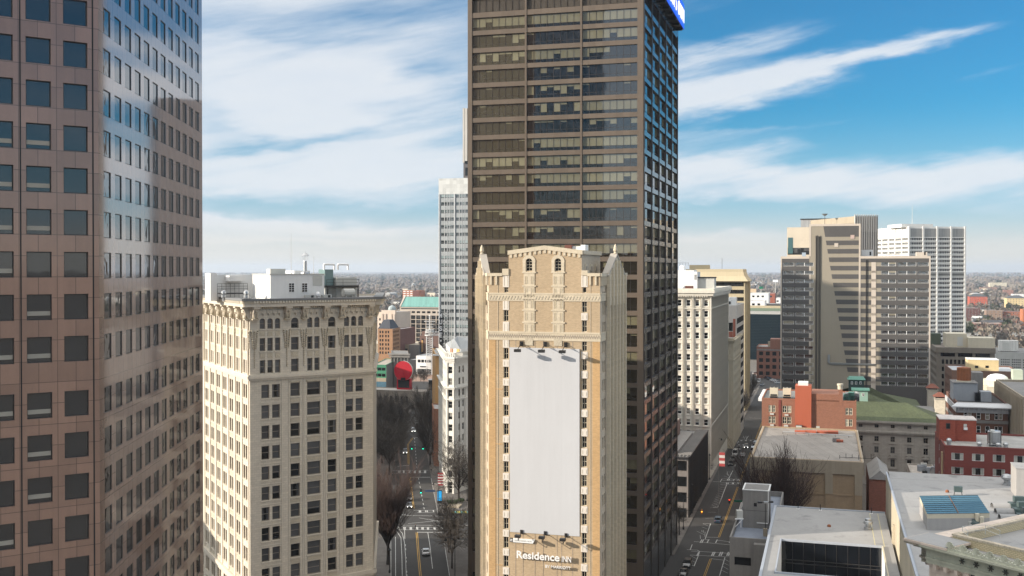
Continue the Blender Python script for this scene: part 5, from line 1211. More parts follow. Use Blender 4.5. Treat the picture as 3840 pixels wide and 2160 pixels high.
# small roofs in the gap between theatre and courthouse
b = blk('white_shed', 'small brick shed with a white ridged roof between theatre and courthouse', 'shed', 3262, 283, 3344, 1795, 22, brick('shed_brick', (.22,.09,.065)), stone('white_roof_paint', (.62,.63,.64), blotch=.1), par=.05)
walls(b); f = b.f; m = f.L*.5; zt = b.zt; q = b.part('ridge'); 
for a, c, za, zb in ((0, m-1.6, zt, zt+.9), (m-1.6, m, zt+.9, zt+2.4), (m, m+1.6, zt+2.4, zt+.9), (m+1.6, f.L, zt+.9, zt)): q.hexa(ROOFW, [f.p(a,.3,zt-.1), f.p(c,.3,zt-.1), f.p(c,-22,zt-.1), f.p(a,-22,zt-.1)], [f.p(a,.3,za+.02), f.p(c,.3,zb+.02), f.p(c,-22,zb+.02), f.p(a,-22,za+.02)])
b.done()
b = blk('annex_roof', 'low pale annex roof crowded with grey machines in front of the courthouse', 'annex', 3420, 296, 3520, 1775, 16, LST, stone('annex_membrane', (.42,.38,.34), blotch=.6, bs=.4), par=.4); walls(b); b.done()
f = b.f; zt = b.zt
def junk2(q):
    rr = random.Random(4)
    for i in range(12): s = 2+rr.random()*5; d_ = 2+rr.random()*8; q.fb(rr.choice((GREYM, STEEL, BG, BLACK)), f, s, s+.8+rr.random(), -d_-1, -d_, zt-.4, zt+.2+rr.random()*1.4)
solo('roof_plant', 'blue-grey machines on the pale annex roof', 'roof plant', junk2, f.p(4, -5, zt-.4))
# ------------------------------------------------------------------ white roofs at the lower right
def hall():
    P1 = at(2905, 1900, 213); z = 24.0; A = P1[:2]; near = mv(A, E2, -75); Lw = 21.2
    b = Bld('white_roof_hall', 'low building with a broad white roof and a sunken dark glazed court', 'hall', mv(A, E2, -40))
    # local frame: s along E1 from the left edge, t along -E2 (towards the viewer)
    g = Fr(near, mv(near, E1, 50))
    def P(s, t, zz): x = mv(mv(A, E1, s), E2, -t); return (x[0], x[1], zz)
    R_ = b.part('roof'); W = b.part('wall')
    def hit(u, v):
        q = gnd(u, v, z); d = (q[0]-A[0], q[1]-A[1]); return (d[0]*E1[0]+d[1]*E1[1], -(d[0]*E2[0]+d[1]*E2[1]))
    s0, t0 = hit(2931, 2027); s1 = hit(3307, 2057)[0]; t1 = hit(2918, 2150)[1]; T = 75
    for a, c, d, e in ((0,Lw,0,t0),(0,s0,t0,t1),(s1,Lw,t0,t1),(0,Lw,t1,T)): R_.q(ROOFW, P(a,e,z), P(c,e,z), P(c,d,z), P(a,d,z))
    W.q(GREYC, P(0,0,0), P(0,T,0), P(0,T,z), P(0,0,z)); W.q(GREYC, P(Lw,0,0), P(0,0,0), P(0,0,z), P(Lw,0,z)); W.q(GREYC, P(0,T,0), P(Lw,T,0), P(Lw,T,z), P(0,T,z))
    for a, c, d, e in ((s0,s1,t0,t0),): pass
    W.q(WHITEP, P(s0,t1,z-12), P(s0,t0,z-12), P(s0,t0,z), P(s0,t1,z)); W.q(WHITEP, P(s1,t0,z-12), P(s1,t1,z-12), P(s1,t1,z), P(s1,t0,z)); W.q(GREYC, P(s1,t1,z-12), P(s0,t1,z-12), P(s0,t1,z), P(s1,t1,z)); W.q(GREYC, P(s0,t1,z-12), P(s1,t1,z-12), P(s1,t0,z-12), P(s0,t0,z-12))
    gf = Fr(P(s0,t0,0)[:2], P(s1,t0,0)[:2]); G = b.part('court_glazing'); CG_ = glass('court_glass', (.008,.010,.014), ior=1.6)
    G.q(CG_, gf.p(0,.12,z-12), gf.p(gf.L,.12,z-12), gf.p(gf.L,.12,z-.05), gf.p(0,.12,z-.05))
    for i in range(10): s = gf.L*i/9; G.fb(M_dkframe, gf, max(0,s-.04), min(gf.L,s+.04), .12, .2, z-12, z-.05)
    for d in (3.2, 3.8, 7.2): G.fb(M_dkframe, gf, .05, gf.L-.05, .12, .24, z-d-.1, z-d)
    C = b.part('coping'); bl = plain('blue_grey_flashing', (.36,.39,.44), .5)
    def bar(a, c, d, e, h=.22, m=bl): C.hexa(m, [P(a,e,z-.1), P(c,e,z-.1), P(c,d,z-.1), P(a,d,z-.1)], [P(a,e,z+h), P(c,e,z+h), P(c,d,z+h), P(a,d,z+h)])
    bar(-.05,.4,-.05,T); bar(.4,Lw,-.05,.3); bar(s0-.25,s1+.25,t0-.25,t0-.002,.3); bar(s0-.25,s0-.002,t0,t1,.3); bar(s1+.002,s1+.25,t0,t1,.3,CRP); bar(s0-.25,s1+.25,t1+.002,t1+.25,.3)
    yl = plain('faded_yellow_line', (.52,.47,.28), .8); L_ = b.part('walkway_line')
    for s in (Lw-1.5, Lw-3.0): L_.q(yl, P(s,t0-.5,z+.006), P(s+.14,t0-.5,z+.006), P(s+.14,1.2,z+.006), P(s,1.2,z+.006))
    b.done()
    p = P(*hit(3255, 1985), z); solo('roof_vent', 'steel mushroom vent casting a long shadow on the lower white roof', 'vent', lambda q: [q.fb(STEEL, g, 0,0.01,0,0.01,p[2],p[2]+.01), q.lathe(STEEL, p, [(.7,0),(.7,.5),(.45,.55),(.5,1.0),(.85,1.1),(.8,1.5),(.5,1.7),(.6,1.75),(.55,2.0),(.1,2.1)], 14)], p)
    p = P(*hit(3109, 1975), z); solo('rusty_cap', 'small rusty cap leaking stains on the lower white roof', 'roof cap', lambda q: q.lathe(RUST, p, [(.35,0),(.35,.25),(.25,.4)], 8), p)
    for u, v, n in ((2993,1905,'left'),(3076,1910,'middle'),(3268,1930,'right')): q_ = hit(u, v); p = P(q_[0], 1.2, z); solo('roof_post', f'{n} one of three thin black posts along the far edge of the white roof', 'post', lambda q: [q.tube(BLACK, p, (p[0],p[1],p[2]+1.2), .08, n=5), q.lathe(WHITE, p, [(.3,0),(.3,.06)], 8)], p)
    # taller white volume
    K = at(3322, 1768, 212); z2 = K[2]; Kb = K[:2]
    h = Bld('white_roof_block', 'taller cream walled block with a stained white roof and blue skylight', 'building', mv(Kb, E2, -40))
    Lw2, T2 = 70, 80
    def Q(s, t, zz): x = mv(mv(Kb, E1, s), E2, -t); return (x[0], x[1], zz)
    W = h.part('wall'); CW_ = stone('cream_render', (.45,.395,.30), rough=.8, streak=.07, tile=(5,30,0), joint=.8, jw=.03)
    W.q(CW_, Q(0,0,0), Q(0,T2,0), Q(0,T2,z2), Q(0,0,z2)); W.q(CW_, Q(0,T2,0), Q(Lw2,T2,0), Q(Lw2,T2,z2), Q(0,T2,z2)); W.q(CW_, Q(Lw2,0,0), Q(0,0,0), Q(0,0,z2), Q(Lw2,0,z2)); W.q(CW_, Q(Lw2,T2,0), Q(Lw2,0,0), Q(Lw2,0,z2), Q(Lw2,T2,z2))
    h.part('roof').q(ROOFW, Q(0,T2,z2-.5), Q(Lw2,T2,z2-.5), Q(Lw2,0,z2-.5), Q(0,0,z2-.5))
    C = h.part('coping')
    C.hexa(bl, [Q(0,T2,z2-.5), Q(.5,T2,z2-.5), Q(.5,0,z2-.5), Q(0,0,z2-.5)], [Q(-.05,T2,z2), Q(.25,T2,z2), Q(.25,0,z2), Q(-.05,0,z2)])
    C.hexa(ROOFW, [Q(.5,4.5,z2-.49), Q(Lw2,4.5,z2-.49), Q(Lw2,0,z2-.5), Q(.5,0,z2-.5)], [Q(.5,4.4,z2-.45), Q(Lw2,4.4,z2-.45), Q(Lw2,0,z2+.05), Q(.5,0,z2+.05)])
    h.part('buttress').hexa(CW_, [Q(-1.0,30,0), Q(-.01,30,0), Q(-.01,28.5,0), Q(-1.0,28.5,0)], [Q(-.4,30,z2-4), Q(-.01,30,z2-4), Q(-.01,28.5,z2-4), Q(-.4,28.5,z2-4)])
    h.done(); zr = z2-.5
    def gr(u, v, zz=None): q = gnd(u, v, zr if zz is None else zz); return (q[0], q[1], zr if zz is None else zz)
    zt = zr+2.6; a, c, d, e = gr(3477,1927,zt), gr(3711,1924,zt), gr(3667,1858,zt+.35), gr(3448.5,1861,zt+.35)
    s = Bld('blue_skylight', 'large raised skylight of ribbed blue glass on the taller white roof', 'skylight', a[:2]); s.o.location.z = zr
    BGL = glass('blue_skylight_glass', (.10,.19,.235), ior=1.45, warp=0, var=.15); q = s.part('glass'); q.q(BGL, a, c, d, e); 
    q = s.part('curb'); gm = stone('grey_curb', (.36,.35,.34), rough=.7, streak=.1); cr = plain('cream_flashing', (.55,.5,.39), .6)
    bs = [(*p[:2], zr) for p in (a, c, d, e)]; tp = [a, c, d, e]
    for i in range(4):
        j = (i+1) % 4; lo = [(x, y, z_-.75) for x, y, z_ in (tp[i], tp[j])]
        q.q(gm, bs[i], bs[j], lo[1], lo[0]); q.q(cr if i in (0,3) else gm, lo[0], lo[1], tp[j], tp[i])
    rb = s.part('rib'); V = Vector; 
    for i in range(10):
        k = i/9; x0 = V(a).lerp(V(e), k); x1 = V(c).lerp(V(d), k); rb.tube(plain('blue_rib', (.05,.10,.14), .4), x0+V((0,0,.04)), x1+V((0,0,.04)), .06, n=5)
    rb.tube(plain('rust_rib', (.16,.09,.06), .6), V(a).lerp(V(c), .5)+V((0,0,.06)), V(e).lerp(V(d), .5)+V((0,0,.06)), .08, n=5); s.done()
    DT = plain('dark_teal_metal', (.055,.085,.085), .45)
    def hv(u, v, w_, h_, lab):
        p = gr(u, v); l_ = Fr(p[:2], mv(p[:2], E1, 5)); solo('roof_fan', lab, 'roof fan', lambda q: [q.fb(DT, l_, -w_/2, w_/2, -1, 0, zr+.7, zr+.7+h_)]+[q.tube(BLACK, l_.p(x,-.5,zr), l_.p(x*.8,-.5,zr+.8), .07, n=5) for x in (-w_/2, w_/2)], p)
    hv(3594, 1860, 1.4, .95, 'dark teal fan box behind the blue skylight')
    for i, (u, v) in enumerate(((3794,1905),(3809,1926),(3826,1949))):
        p = gr(u, v); l_ = Fr(p[:2], mv(p[:2], (1, -.12), 5)); lab = ('farthest', 'middle', 'nearest')[i]+' of three ribbed white roof scoops with dark teal hoods'
        def sc_(q):
            n = 7
            for k in range(n):
                t0, t1 = math.pi*k/n, math.pi*(k+1)/n; r = .85
                q.q(ROOFW, l_.p(-3.3,r*math.cos(t0),zr+r*math.sin(t0)), l_.p(-3.3,r*math.cos(t1),zr+r*math.sin(t1)), l_.p(-.4,r*math.cos(t1),zr+r*math.sin(t1)), l_.p(-.4,r*math.cos(t0),zr+r*math.sin(t0)))
            q.fb(DT, l_, -.4, 2.6, -.9, .9, zr, zr+.95); q.fb(DT, l_, .4, 2.2, -.8, .2, zr+1.1, zr+2.0)
        solo('roof_scoop', lab, 'roof vent', sc_, p)
    p = gr(3776, 1818); solo('turbine_vent', 'shiny silver turbine ventilator at the far right of the white roof', 'vent', lambda q: q.lathe(STEEL, p, [(.8,0),(.8,.4),(.55,.5),(.55,.9),(.95,1.1),(1.05,1.5),(.85,1.9),(.3,2.1)], 16), p)
    p = gr(3811, 1865); l_ = Fr(p[:2], mv(p[:2], E1, 9)); solo('roof_hut', 'plain grey box hut at the right edge of the white roof', 'roof hut', lambda q: [q.fb(stone('grey_hut', (.33,.32,.31)), l_, 0, 6, -6, 0, zr, zr+5.2), q.fb(ROOFW, l_, -.1, 6.1, -6.1, .1, zr+5.2, zr+5.35)], p)
    p = gr(3552, 1846); solo('rusty_cap', 'small rusty cap on the white roof behind the blue skylight', 'roof cap', lambda q: q.lathe(RUST, p, [(.35,0),(.35,.25),(.2,.45)], 8), p)
    for i, (u, v) in enumerate(((3664,1975),(3682,1978))): p = gr(u, v+12); solo('flue_pipe', ('taller','shorter')[i]+' cream flue pipe standing by the brick parapet', 'flue', lambda q: q.lathe(CRP, p, [(.32,0),(.32,2.6-.4*i),(.28,2.62-.4*i)], 14), p)
    p = gr(3645, 1985); solo('exhaust_hood', 'grey curved exhaust hood behind the brick parapet', 'vent', lambda q: [q.tube(GREYM, p, (p[0]-.2,p[1],p[2]+1.4), .6, .6, 12), q.tube(DT, (p[0]-.2,p[1],p[2]+1.2), (p[0]+1.3,p[1]-.6,p[2]+.5), .6, .75, 12)], p)
    for u in (3290,): pass
hall()
# ------------------------------------------------------------------ ornate cream building at the lower right corner
def ornate():
    K = at(3387, 2021, 117); zc = 42.0; d = az(147); A = (K[0]+.545*1.95+.839*1.95, K[1]-.839*1.95+.545*1.95); f = Fr(A, mv(A, d, 40)); e = Fr(mv(A, az(57), 34), A)
    PK = stone('pinkish_terracotta', (.60,.50,.42), rough=.6, tile=(1.1,.55), joint=.85, streak=.1, blotch=.08); GC = stone('pale_green_copper', (.47,.47,.37), rough=.6, streak=.25, blotch=.25, bs=.5)
    YB = stone('cream_glazed_brick', (.60,.50,.32), tile=(.42,.19), joint=.5, jw=.018, var=.05, rough=.4, streak=.05, blotch=.06)
    b = Bld('ornate_building', 'ornate cream terracotta building corner with green copper cresting and brick parapet', 'building', A)
    W = b.part('wall'); wall(W, PK, f, 0, 40, 0, zc-.6); wall(W, PK, e, 0, e.L, 0, zc-.6); far = mv(f.p(40,0,0)[:2], az(57), 34); g = Fr(f.p(40,0,0)[:2], far); wall(W, PK, g, 0, g.L, 0, zc-.6); g = Fr(far, e.A); wall(W, PK, g, 0, g.L, 0, zc-.6)
    b.part('roof').q(ROOFW, *[(p[0],p[1],zc-.6) for p in (A, f.p(40,0,0), far, e.A)])
    C = b.part('cornice')
    for fr, m in ((f, GC), (e, PK)):
        L_ = fr.L
        for o, a, c, mm in ((.3,2.75,2.45,PK),(.6,2.45,2.0,m),(.75,2.0,1.75,m),(.6,1.75,.75,m),(1.2,.75,.45,m),(1.9,.45,.2,m)): C.fb(mm, fr, -o if fr is f else 0, L_+(o if fr is e else 0), 0, o, zc-a, zc-c)
    C.fb(PK, f, -1.95, 3.4, -2.6, 1.95, zc-.2, zc+.05); C.fb(ROOFW, f, -1.8, 3.3, -2.6, 1.8, zc+.05, zc+.09)
    M_ = b.part('modillion')
    for i in range(30):
        s = 1.2+i*1.3
        if s < 5: M_.fb(PK, f, s-.2, s+.2, .1, .8, zc-2.9, zc-2.4)
        else: M_.fb(PK, f, s-.3, s+.3, .2, .95, zc-2.9, zc-2.4); M_.fb(BLACK, f, s+.3, s+1.0, .2, .5, zc-2.9, zc-2.45)
    for i in range(60): M_.fb(PK, f, 6+i*.42, 6.25+i*.42, .35, .6, zc-3.4, zc-2.95)
    for i in range(14):
        S = b.piece('rosette')
        s = 4.5+i*1.65; p = f.p(s, .68, zc-1.25)
        for k in range(6):
            a_ = math.pi*k/3; q = f.p(s+.34*math.cos(a_), .72, zc-1.25+.34*math.sin(a_)); S.tube(plain('dark_bronze_flower', (.06,.06,.05), .6), p, q, .09, .05, 5)
        S.blob(plain('dark_bronze_flower2', (.06,.06,.05), .6), p, .13)
    X_ = b.part('cresting'); rr = random.Random(9)
    X_.fb(GC, f, 3.3, 40, 1.5, 1.7, zc+.2-.4, zc+.05)
    for i in range(23):
        s = 3.6+i*1.55; big = i % 2 == 0 or True
        for k in range(7):   # palmette fan
            a_ = math.pi*(k+.5)/7; X_.tube(GC, f.p(s,1.6,zc+.1), f.p(s+.5*math.cos(a_),1.55,zc+.15+.62*math.sin(a_)), .07, .09, 5)
        for x in (.55, .95):
            for k in range(8):
                a0, a1 = math.pi*2*k/8, math.pi*2*(k+1)/8; X_.tube(GC, f.p(s+x+.16*math.cos(a0),1.6,zc+.25+.16*math.sin(a0)), f.p(s+x+.16*math.cos(a1),1.6,zc+.25+.16*math.sin(a1)), .055, n=4)
    # brick parapet set back behind the cresting
    K2 = at(3573, 2001, 117); zt = K2[2]; pf = Fr(K2[:2], mv(K2[:2], d, 36)); pe = Fr(mv(K2[:2], az(57), 28), K2[:2])
    B = b.part('parapet'); zb = zc-1.0
    B.fb(YB, pf, 0, 36, -.45, 0, zb+.3, zt-.22); B.fb(YB, pe, 0, pe.L-.45, -.45, 0, zb+.3, zt-.22); B.fb(GC, pf, -.1, 36, -.4, .5, zb, zb+.3); B.fb(GC, pe, 0, pe.L, -.3, .4, zb, zb+.3)
    CP = stone('coping_tile', (.50,.43,.33), tile=(.62,9,0), joint=.55, jw=.03)
    B.fb(CP, pf, -.08, 36, -.5, .08, zt-.22, zt); B.fb(CP, pe, 0, pe.L-.5, -.5, .08, zt-.22, zt)
    b.part('upper_roof').q(plain('dark_tar_roof', (.07,.065,.06), .9), *[(*p[:2], zt-1.6) for p in (pf.p(0,-.45,0), pf.p(36,-.45,0), mv(pf.p(36,0,0)[:2], az(57), 28), pe.p(0,-.45,0))])
    b.done()
    p = pf.p(8.2, -3.4, zt-1.6); solo('roof_drum', 'steel drum fan inside the brick parapet at the right edge', 'roof fan', lambda q: q.lathe(STEEL, p, [(.9,0),(.9,1.3),(.95,1.35),(.95,1.6),(.2,1.7)], 18), p)
    def rl(q):
        pts = [f.p(2.6,-3.2,zc), f.p(1.0,-4.6,zc), f.p(2.0,-7.4,zc), f.p(4.4,-6.4,zc)]
        for i, a in enumerate(pts):
            q.tube(GREYM, a, (a[0],a[1],a[2]+1.1), .035, n=5)
            if i:
                for h_ in (.55, 1.1): q.tube(GREYM, (pts[i-1][0],pts[i-1][1],zc+h_), (a[0],a[1],zc+h_), .03, n=5)
    solo('roof_railing', 'thin grey railing on the flat white roof corner behind the cresting', 'railing', rl, f.p(2.6,-3.2,zc))
ornate()
# ------------------------------------------------------------------ concrete garage, stair tower, terrace building
BLUEP = stone('blue_deck_paint', (.22,.25,.31), blotch=.3, bs=.4, streak=0)
b = blk('parking_garage', 'stained concrete parking deck with blue painted roof beside the street', 'parking garage', 2738, 200, 2905, 2015, 45, GREYC, BLUEP, zt=21.0, par=1.1)
f, l = b.f, b.l; op = [(.9, 4.0, 15.7, 17.3), (5.0, 9, 15.7, 17.3)]
for n in 'frkl': g = getattr(b, n); wall(b.part('wall'), GREYC, g, 0, g.L, 0, 20.98, [(a, c, z0-4*k, z1-4*k) for a, c, z0, z1 in op for k in range(4)] if n == 'f' else ([(1+4*i, 4.5+4*i, 15.7-4*k, 17.3-4*k) for i in range(10) for k in range(4)] if n == 'l' else ()), .4)
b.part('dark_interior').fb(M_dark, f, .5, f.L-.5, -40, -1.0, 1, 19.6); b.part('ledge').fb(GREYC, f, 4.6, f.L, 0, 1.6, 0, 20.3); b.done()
T = at(2785, 1975, 212); q0 = T[:2]; g = Fr(q0, mv(q0, E1, 20)); L_ = g.u(2886); zt = g.z(2785, 1837)
h = Bld('stair_tower', 'plain concrete stair tower with a square vent on the garage roof', 'stair tower', q0); h.o.location.z = 19.9
h.part('wall').fb(GREYC, g, 0, L_, -6.6, 0, 19.9, zt); c = h.part('coping'); c.fb(WHITEP, g, -.08, L_+.08, -.2, .08, zt, zt+.16); c.fb(WHITEP, g, -.08, L_+.08, -6.68, -6.4, zt, zt+.16); c.fb(WHITEP, g, -.08, .2, -6.4, -.2, zt, zt+.16); c.fb(WHITEP, g, L_-.2, L_+.08, -6.4, -.2, zt, zt+.16)
h.part('vent').fb(M_dark, g, 2.2, 2.8, 0, .04, zt-3.2, zt-2.5); h.part('drainpipe').fb(WHITEP, g, L_-.22, L_-.08, 0, .14, zt-6.4, zt); h.part('drainpipe').fb(WHITEP, g, L_-2.4, L_-.22, 0, .14, zt-6.55, zt-6.4)
for z_ in (zt-4.1,): h.part('joint').fb(M_dark, g, 0, L_, 0, .02, z_, z_+.05)
h.done()
p = at(2870, 2001, 205); p = (p[0], p[1], 19.9)
h = Bld('floodlight_pole', 'thin floodlight pole on a concrete base on the blue garage roof', 'lamp post', p); h.o.location.z = 19.9
h.part('base').box(BEIGEC, p[0]-.35, p[0]+.35, p[1]-.35, p[1]+.35, 19.9, 21.4)
h.part('pole').tube(BLACK, (p[0],p[1],21.4), (p[0],p[1],26.6), .07, .05, 6); q = h.part('lamp_head'); q.tube(BLACK, (p[0]-1,p[1],26.5), (p[0]+1,p[1],26.5), .06, n=5); q.box(BLACK, p[0]-1.5, p[0]-.7, p[1]-.3, p[1]+.3, 26.4, 26.7); q.box(STEEL, p[0]-.3, p[0]+.5, p[1]-.3, p[1]+.3, 26.4, 26.7); q.box(BLACK, p[0]+.8, p[0]+1.5, p[1]-.3, p[1]+.3, 26.5, 26.8); h.done()
p = at(2779, 1958, 210); solo('condenser_unit', 'grey condenser on a white bracket beside the stair tower', 'condenser', lambda q: [q.box(GREYM, p[0]-1.0, p[0]+.2, p[1]-.8, p[1]+.4, 22.4, 23.9), q.box(WHITE, p[0]-1.4, p[0]+.3, p[1]-.9, p[1]-.7, 22.2, 22.4), q.tube(WHITE, (p[0]-1.4,p[1]-.8,20.6), (p[0]+.1,p[1]-.8,22.2), .07, n=5), q.tube(WHITE, (p[0]-.2,p[1]-.8,20.6), (p[0]-.2,p[1]-.8,22.3), .07, n=5)], (p[0],p[1],20))
# low dark building with roof trellis left of the right-hand street
A_ = (51.2, 304); sd = az(16.4); q0 = mv(A_, E1, -26); DKS = stone('dark_precast', (.22,.20,.19), streak=.15); PKP = stone('pink_precast', (.36,.29,.25), streak=.12)
b = Bld('terrace_building', 'low dark office with a concrete roof trellis between the bronze tower and the street', 'office block', A_)
B2 = mv(A_, sd, 52); C2 = mv(q0, sd, 52); f = Fr(q0, A_); r = Fr(A_, B2); zt = 18
op = [(1.2+3.2*i, 3.2+3.2*i, zt-4.2-4.6*k, zt-1.4-4.6*k) for i in range(16) for k in range(4)]
wall(b.part('wall'), PKP, r, 0, r.L, 0, zt-.4, op, .5); b.part('strip_glass').fb(G_can, r, .5, r.L-.5, -.9, -.5, 1, zt-1); wall(b.part('wall'), DKS, f, 0, f.L, 0, zt-.4)
for k in range(4): b.part('strip_glass').fb(G_can, f, f.L-9, f.L-.6, 0, .12, zt-4.2-4.6*k, zt-1.4-4.6*k)
for i in range(17): b.part('fin').fb(M_dkframe, r, .2+3.2*i, .5+3.2*i, 0, .45, 0, zt-.4); b.part('fin').fb(M_dkframe, r, 1.9+3.2*i, 2.05+3.2*i, 0, .3, 0, zt-.4)
for g in (Fr(B2, C2), Fr(C2, q0)): wall(b.part('wall'), DKS, g, 0, g.L, 0, zt-.4)
b.part('roof').q(ROOFG, *[(p[0],p[1],zt-.5) for p in (q0, A_, B2, C2)])
U_ = b.part('upper_storey'); U_.fb(stone('brown_fascia', (.17,.115,.095)), r, 1, r.L-6, -26, -8.2, zt-.5, 22.4); U_.fb(stone('speckled_roof', (.33,.29,.25), blotch=.5, bs=.5), r, 1.2, r.L-6.2, -25.8, -8.4, 22.4, 22.46)
U_.fb(GREYC, r, 2, r.L-12, -6.8, -3.4, zt-.5, zt+.9)
Tr = b.part('trellis')
for i in range(48): Tr.fb(GREYC, r, .4+i*1.05, .75+i*1.05, -3.2, .6, zt+.1, zt+.4)
for o_ in (-3, .4): Tr.fb(GREYC, r, 0, r.L, o_-.12, o_+.12, zt-.2, zt+.1)
for i in range(14): Tr.fb(GREYC, f, f.L-.3-i*1.05, f.L-.0-i*1.05, -.2, 2.2, zt+.1, zt+.4)
b.done()
# ------------------------------------------------------------------ left-hand street: flatiron, glass tower and the blocks down the avenue
AVE = az(-6.6)
WT_ = stone('white_terracotta', (.66,.64,.59), tile=(.8,.4), joint=.85, var=.04, rough=.5, streak=.1, blotch=.07)
def flatiron():
    N0 = at(1673, 1014, 338)[:2]; N1 = at(1704, 1014, 336.5)[:2]; Lb = mv(N0, az(-7.5), 38); Rb = mv(N1, az(27), 44)
    b = Bld('flatiron_building', 'white terracotta wedge building with a narrow nose between the street trees', 'office block', N0)
    l, n, r, k_ = Fr(Lb, N0), Fr(N0, N1), Fr(N1, Rb), Fr(Rb, Lb); zt = n.z(1690, 1338); pt = 3.72; z1 = n.z(1687, 1375)
    W = b.part('wall'); rows = [z1-pt*k for k in range(11)]
    on = [(n.L/2-.8, n.L/2+.8, z-2.2, z, 'dh') for z in rows]+[(n.L/2-.7, n.L/2+.7, .1, 2.6, 'plain')]
    orr = [(s-.6, s+.6, z-2.2, z, 'dh') for z in rows for s in (3.2, 5.6, 9.6, 11.4, 15, 17, 21, 23, 27, 29, 33, 35, 39)]
    ol = [(l.L-s-.55, l.L-s+.55, z-2.2, z, 'dh') for z in rows for s in (3, 6.5, 10, 13.5, 17, 20.5, 24, 27.5, 31, 34.5)]
    W_f = dict(key='fl', frame=plain('grey_sash', (.42,.42,.40)), ft=.1, glass=G_can, curtain=glass('flat_blind', (.22,.21,.19), var=.5))
    for fr, o in ((n, on), (r, orr), (l, ol)): b.face(fr, 0, zt, o, .25, WT_, W_f, vars_=(0,0,3.5,1,0))
    wall(W, WT_, k_, 0, k_.L, 0, zt)
    T = b.part('trim')
    for fr in (n, r, l):
        for o, a, c in ((.35,1.9,1.2),(.8,1.2,.6),(1.15,.6,.1)): T.fb(WT_, fr, -o*.6, fr.L+o*.6, 0, o, zt-a, zt-c)
        zz = rows[1]-2.2-.9
        for o, a, c in ((.4,.5,.1),(.8,.1,-.35)): T.fb(WT_, fr, -o*.6, fr.L+o*.6, 0, o, zz-a, zz-c)
        for z in (rows[2]-2.2-.9, 5.4, rows[9]-3): T.fb(WT_, fr, -.2, fr.L+.2, 0, .35, z-.2, z+.15)
        T.fb(WT_, fr, 0, fr.L, -.15, .15, zt+1.15, zt+1.4); 
        for i in range(int(fr.L/.7)): T.fb(WT_, fr, .2+i*.7, .5+i*.7, -.1, .1, zt-.1, zt+1.15)
        for i in range(int(fr.L/3.5)+1): T.fb(WT_, fr, max(0, i*3.5-.25), min(fr.L, i*3.5+.25), 0, .2, 5.4, rows[1]-3); 
    for s in (.35, n.L-.35): T.fb(WT_, n, s-.3, s+.3, 0, .3, 0, zt-1.9)
    RfM = stone('grey_metal_roof', (.27,.28,.285), rough=.5); q = b.part('roof'); A = [(*N0, zt), (*N1, zt), (*Rb, zt), (*Lb, zt)]; q.q(ROOFG, *A)
    c = (N0[0]*.35+Rb[0]*.3+Lb[0]*.35, N0[1]*.5+Rb[1]*.25+Lb[1]*.25)
    base = [mv(mv(N0, AVE, 6), (1, 0), 1.5), mv(mv(N1, az(27), 5), (-1, 0), .6), mv(mv(Rb, (-1, 0), 3), (0, -1), 8), mv(mv(Lb, (1, 0), 3), (0, -1), 8)]; ap0, ap1 = mv(base[0], AVE, 8), mv(base[0], AVE, 22)
    bz = zt+2.2
    for i in range(4): a, d = base[i], base[(i+1) % 4]; q.q(WHITEP, (*a, zt), (*d, zt), (*d, bz), (*a, bz))
    t0, t1 = (ap0[0]+2, ap0[1], bz+2.6), (ap1[0]+4, ap1[1], bz+2.6)
    q.q(RfM, (*base[0], bz), (*base[1], bz), t0); q.q(RfM, (*base[1], bz), (*base[2], bz), t1, t0); q.q(RfM, (*base[2], bz), (*base[3], bz), t1); q.q(RfM, (*base[3], bz), (*base[0], bz), t0, t1)
    ff = Fr(base[0], base[1]); b.part('dormer_panel').fb(plain('orange_panel', (.36,.15,.06)), ff, .3, 1.5, 0, .2, zt+.2, bz); b.part('dormer_panel').fb(plain('yellow_panel', (.5,.33,.1)), ff, ff.L-1.6, ff.L-.3, 0, .2, zt+.2, bz)
    b.part('flagpole').tube(GREYM, n.p(.8, -2, zt), n.p(.8, -2, zt+13), .08, .04, 6); b.done()
    a = n.p(-1.2, -1.4, 0); h = bpy.data.objects
flatiron()
# orange stucco block and low brick shops behind it
OS = stone('orange_stucco', (.50,.29,.12), streak=.08, blotch=.08)
b = blk('orange_block', 'plain orange stucco office block just behind the white wedge building', 'office block', 1632, 405, 1720, 1327, 30, OS, ROOFW, d2=AVE, par=.5); walls(b, {'f': [(2.4,3.6,b.zt-8,b.zt-6,'dh')]}, W_dark); b.part('cornice').fb(WHITEP, b.f, -.8, 7, 0, .6, b.zt-.7, b.zt-.1); b.done()
b = blk('brick_shops', 'low brick shop row with white roof along the avenue beside the wedge building', 'shops', 1626, 384, 1668, 1533, 16, brick('shop_brick', (.28,.13,.08)), ROOFW, d2=AVE, par=.4)
walls(b, {'l': [(1+2.6*i, 2.4+2.6*i, 4*k+5, 4*k+7.2, 'dh') for i in range(6) for k in range(4)], 'f': [(2,3.2,4*k+5,4*k+7.2,'dh') for k in range(4)]}, W_white); b.done()
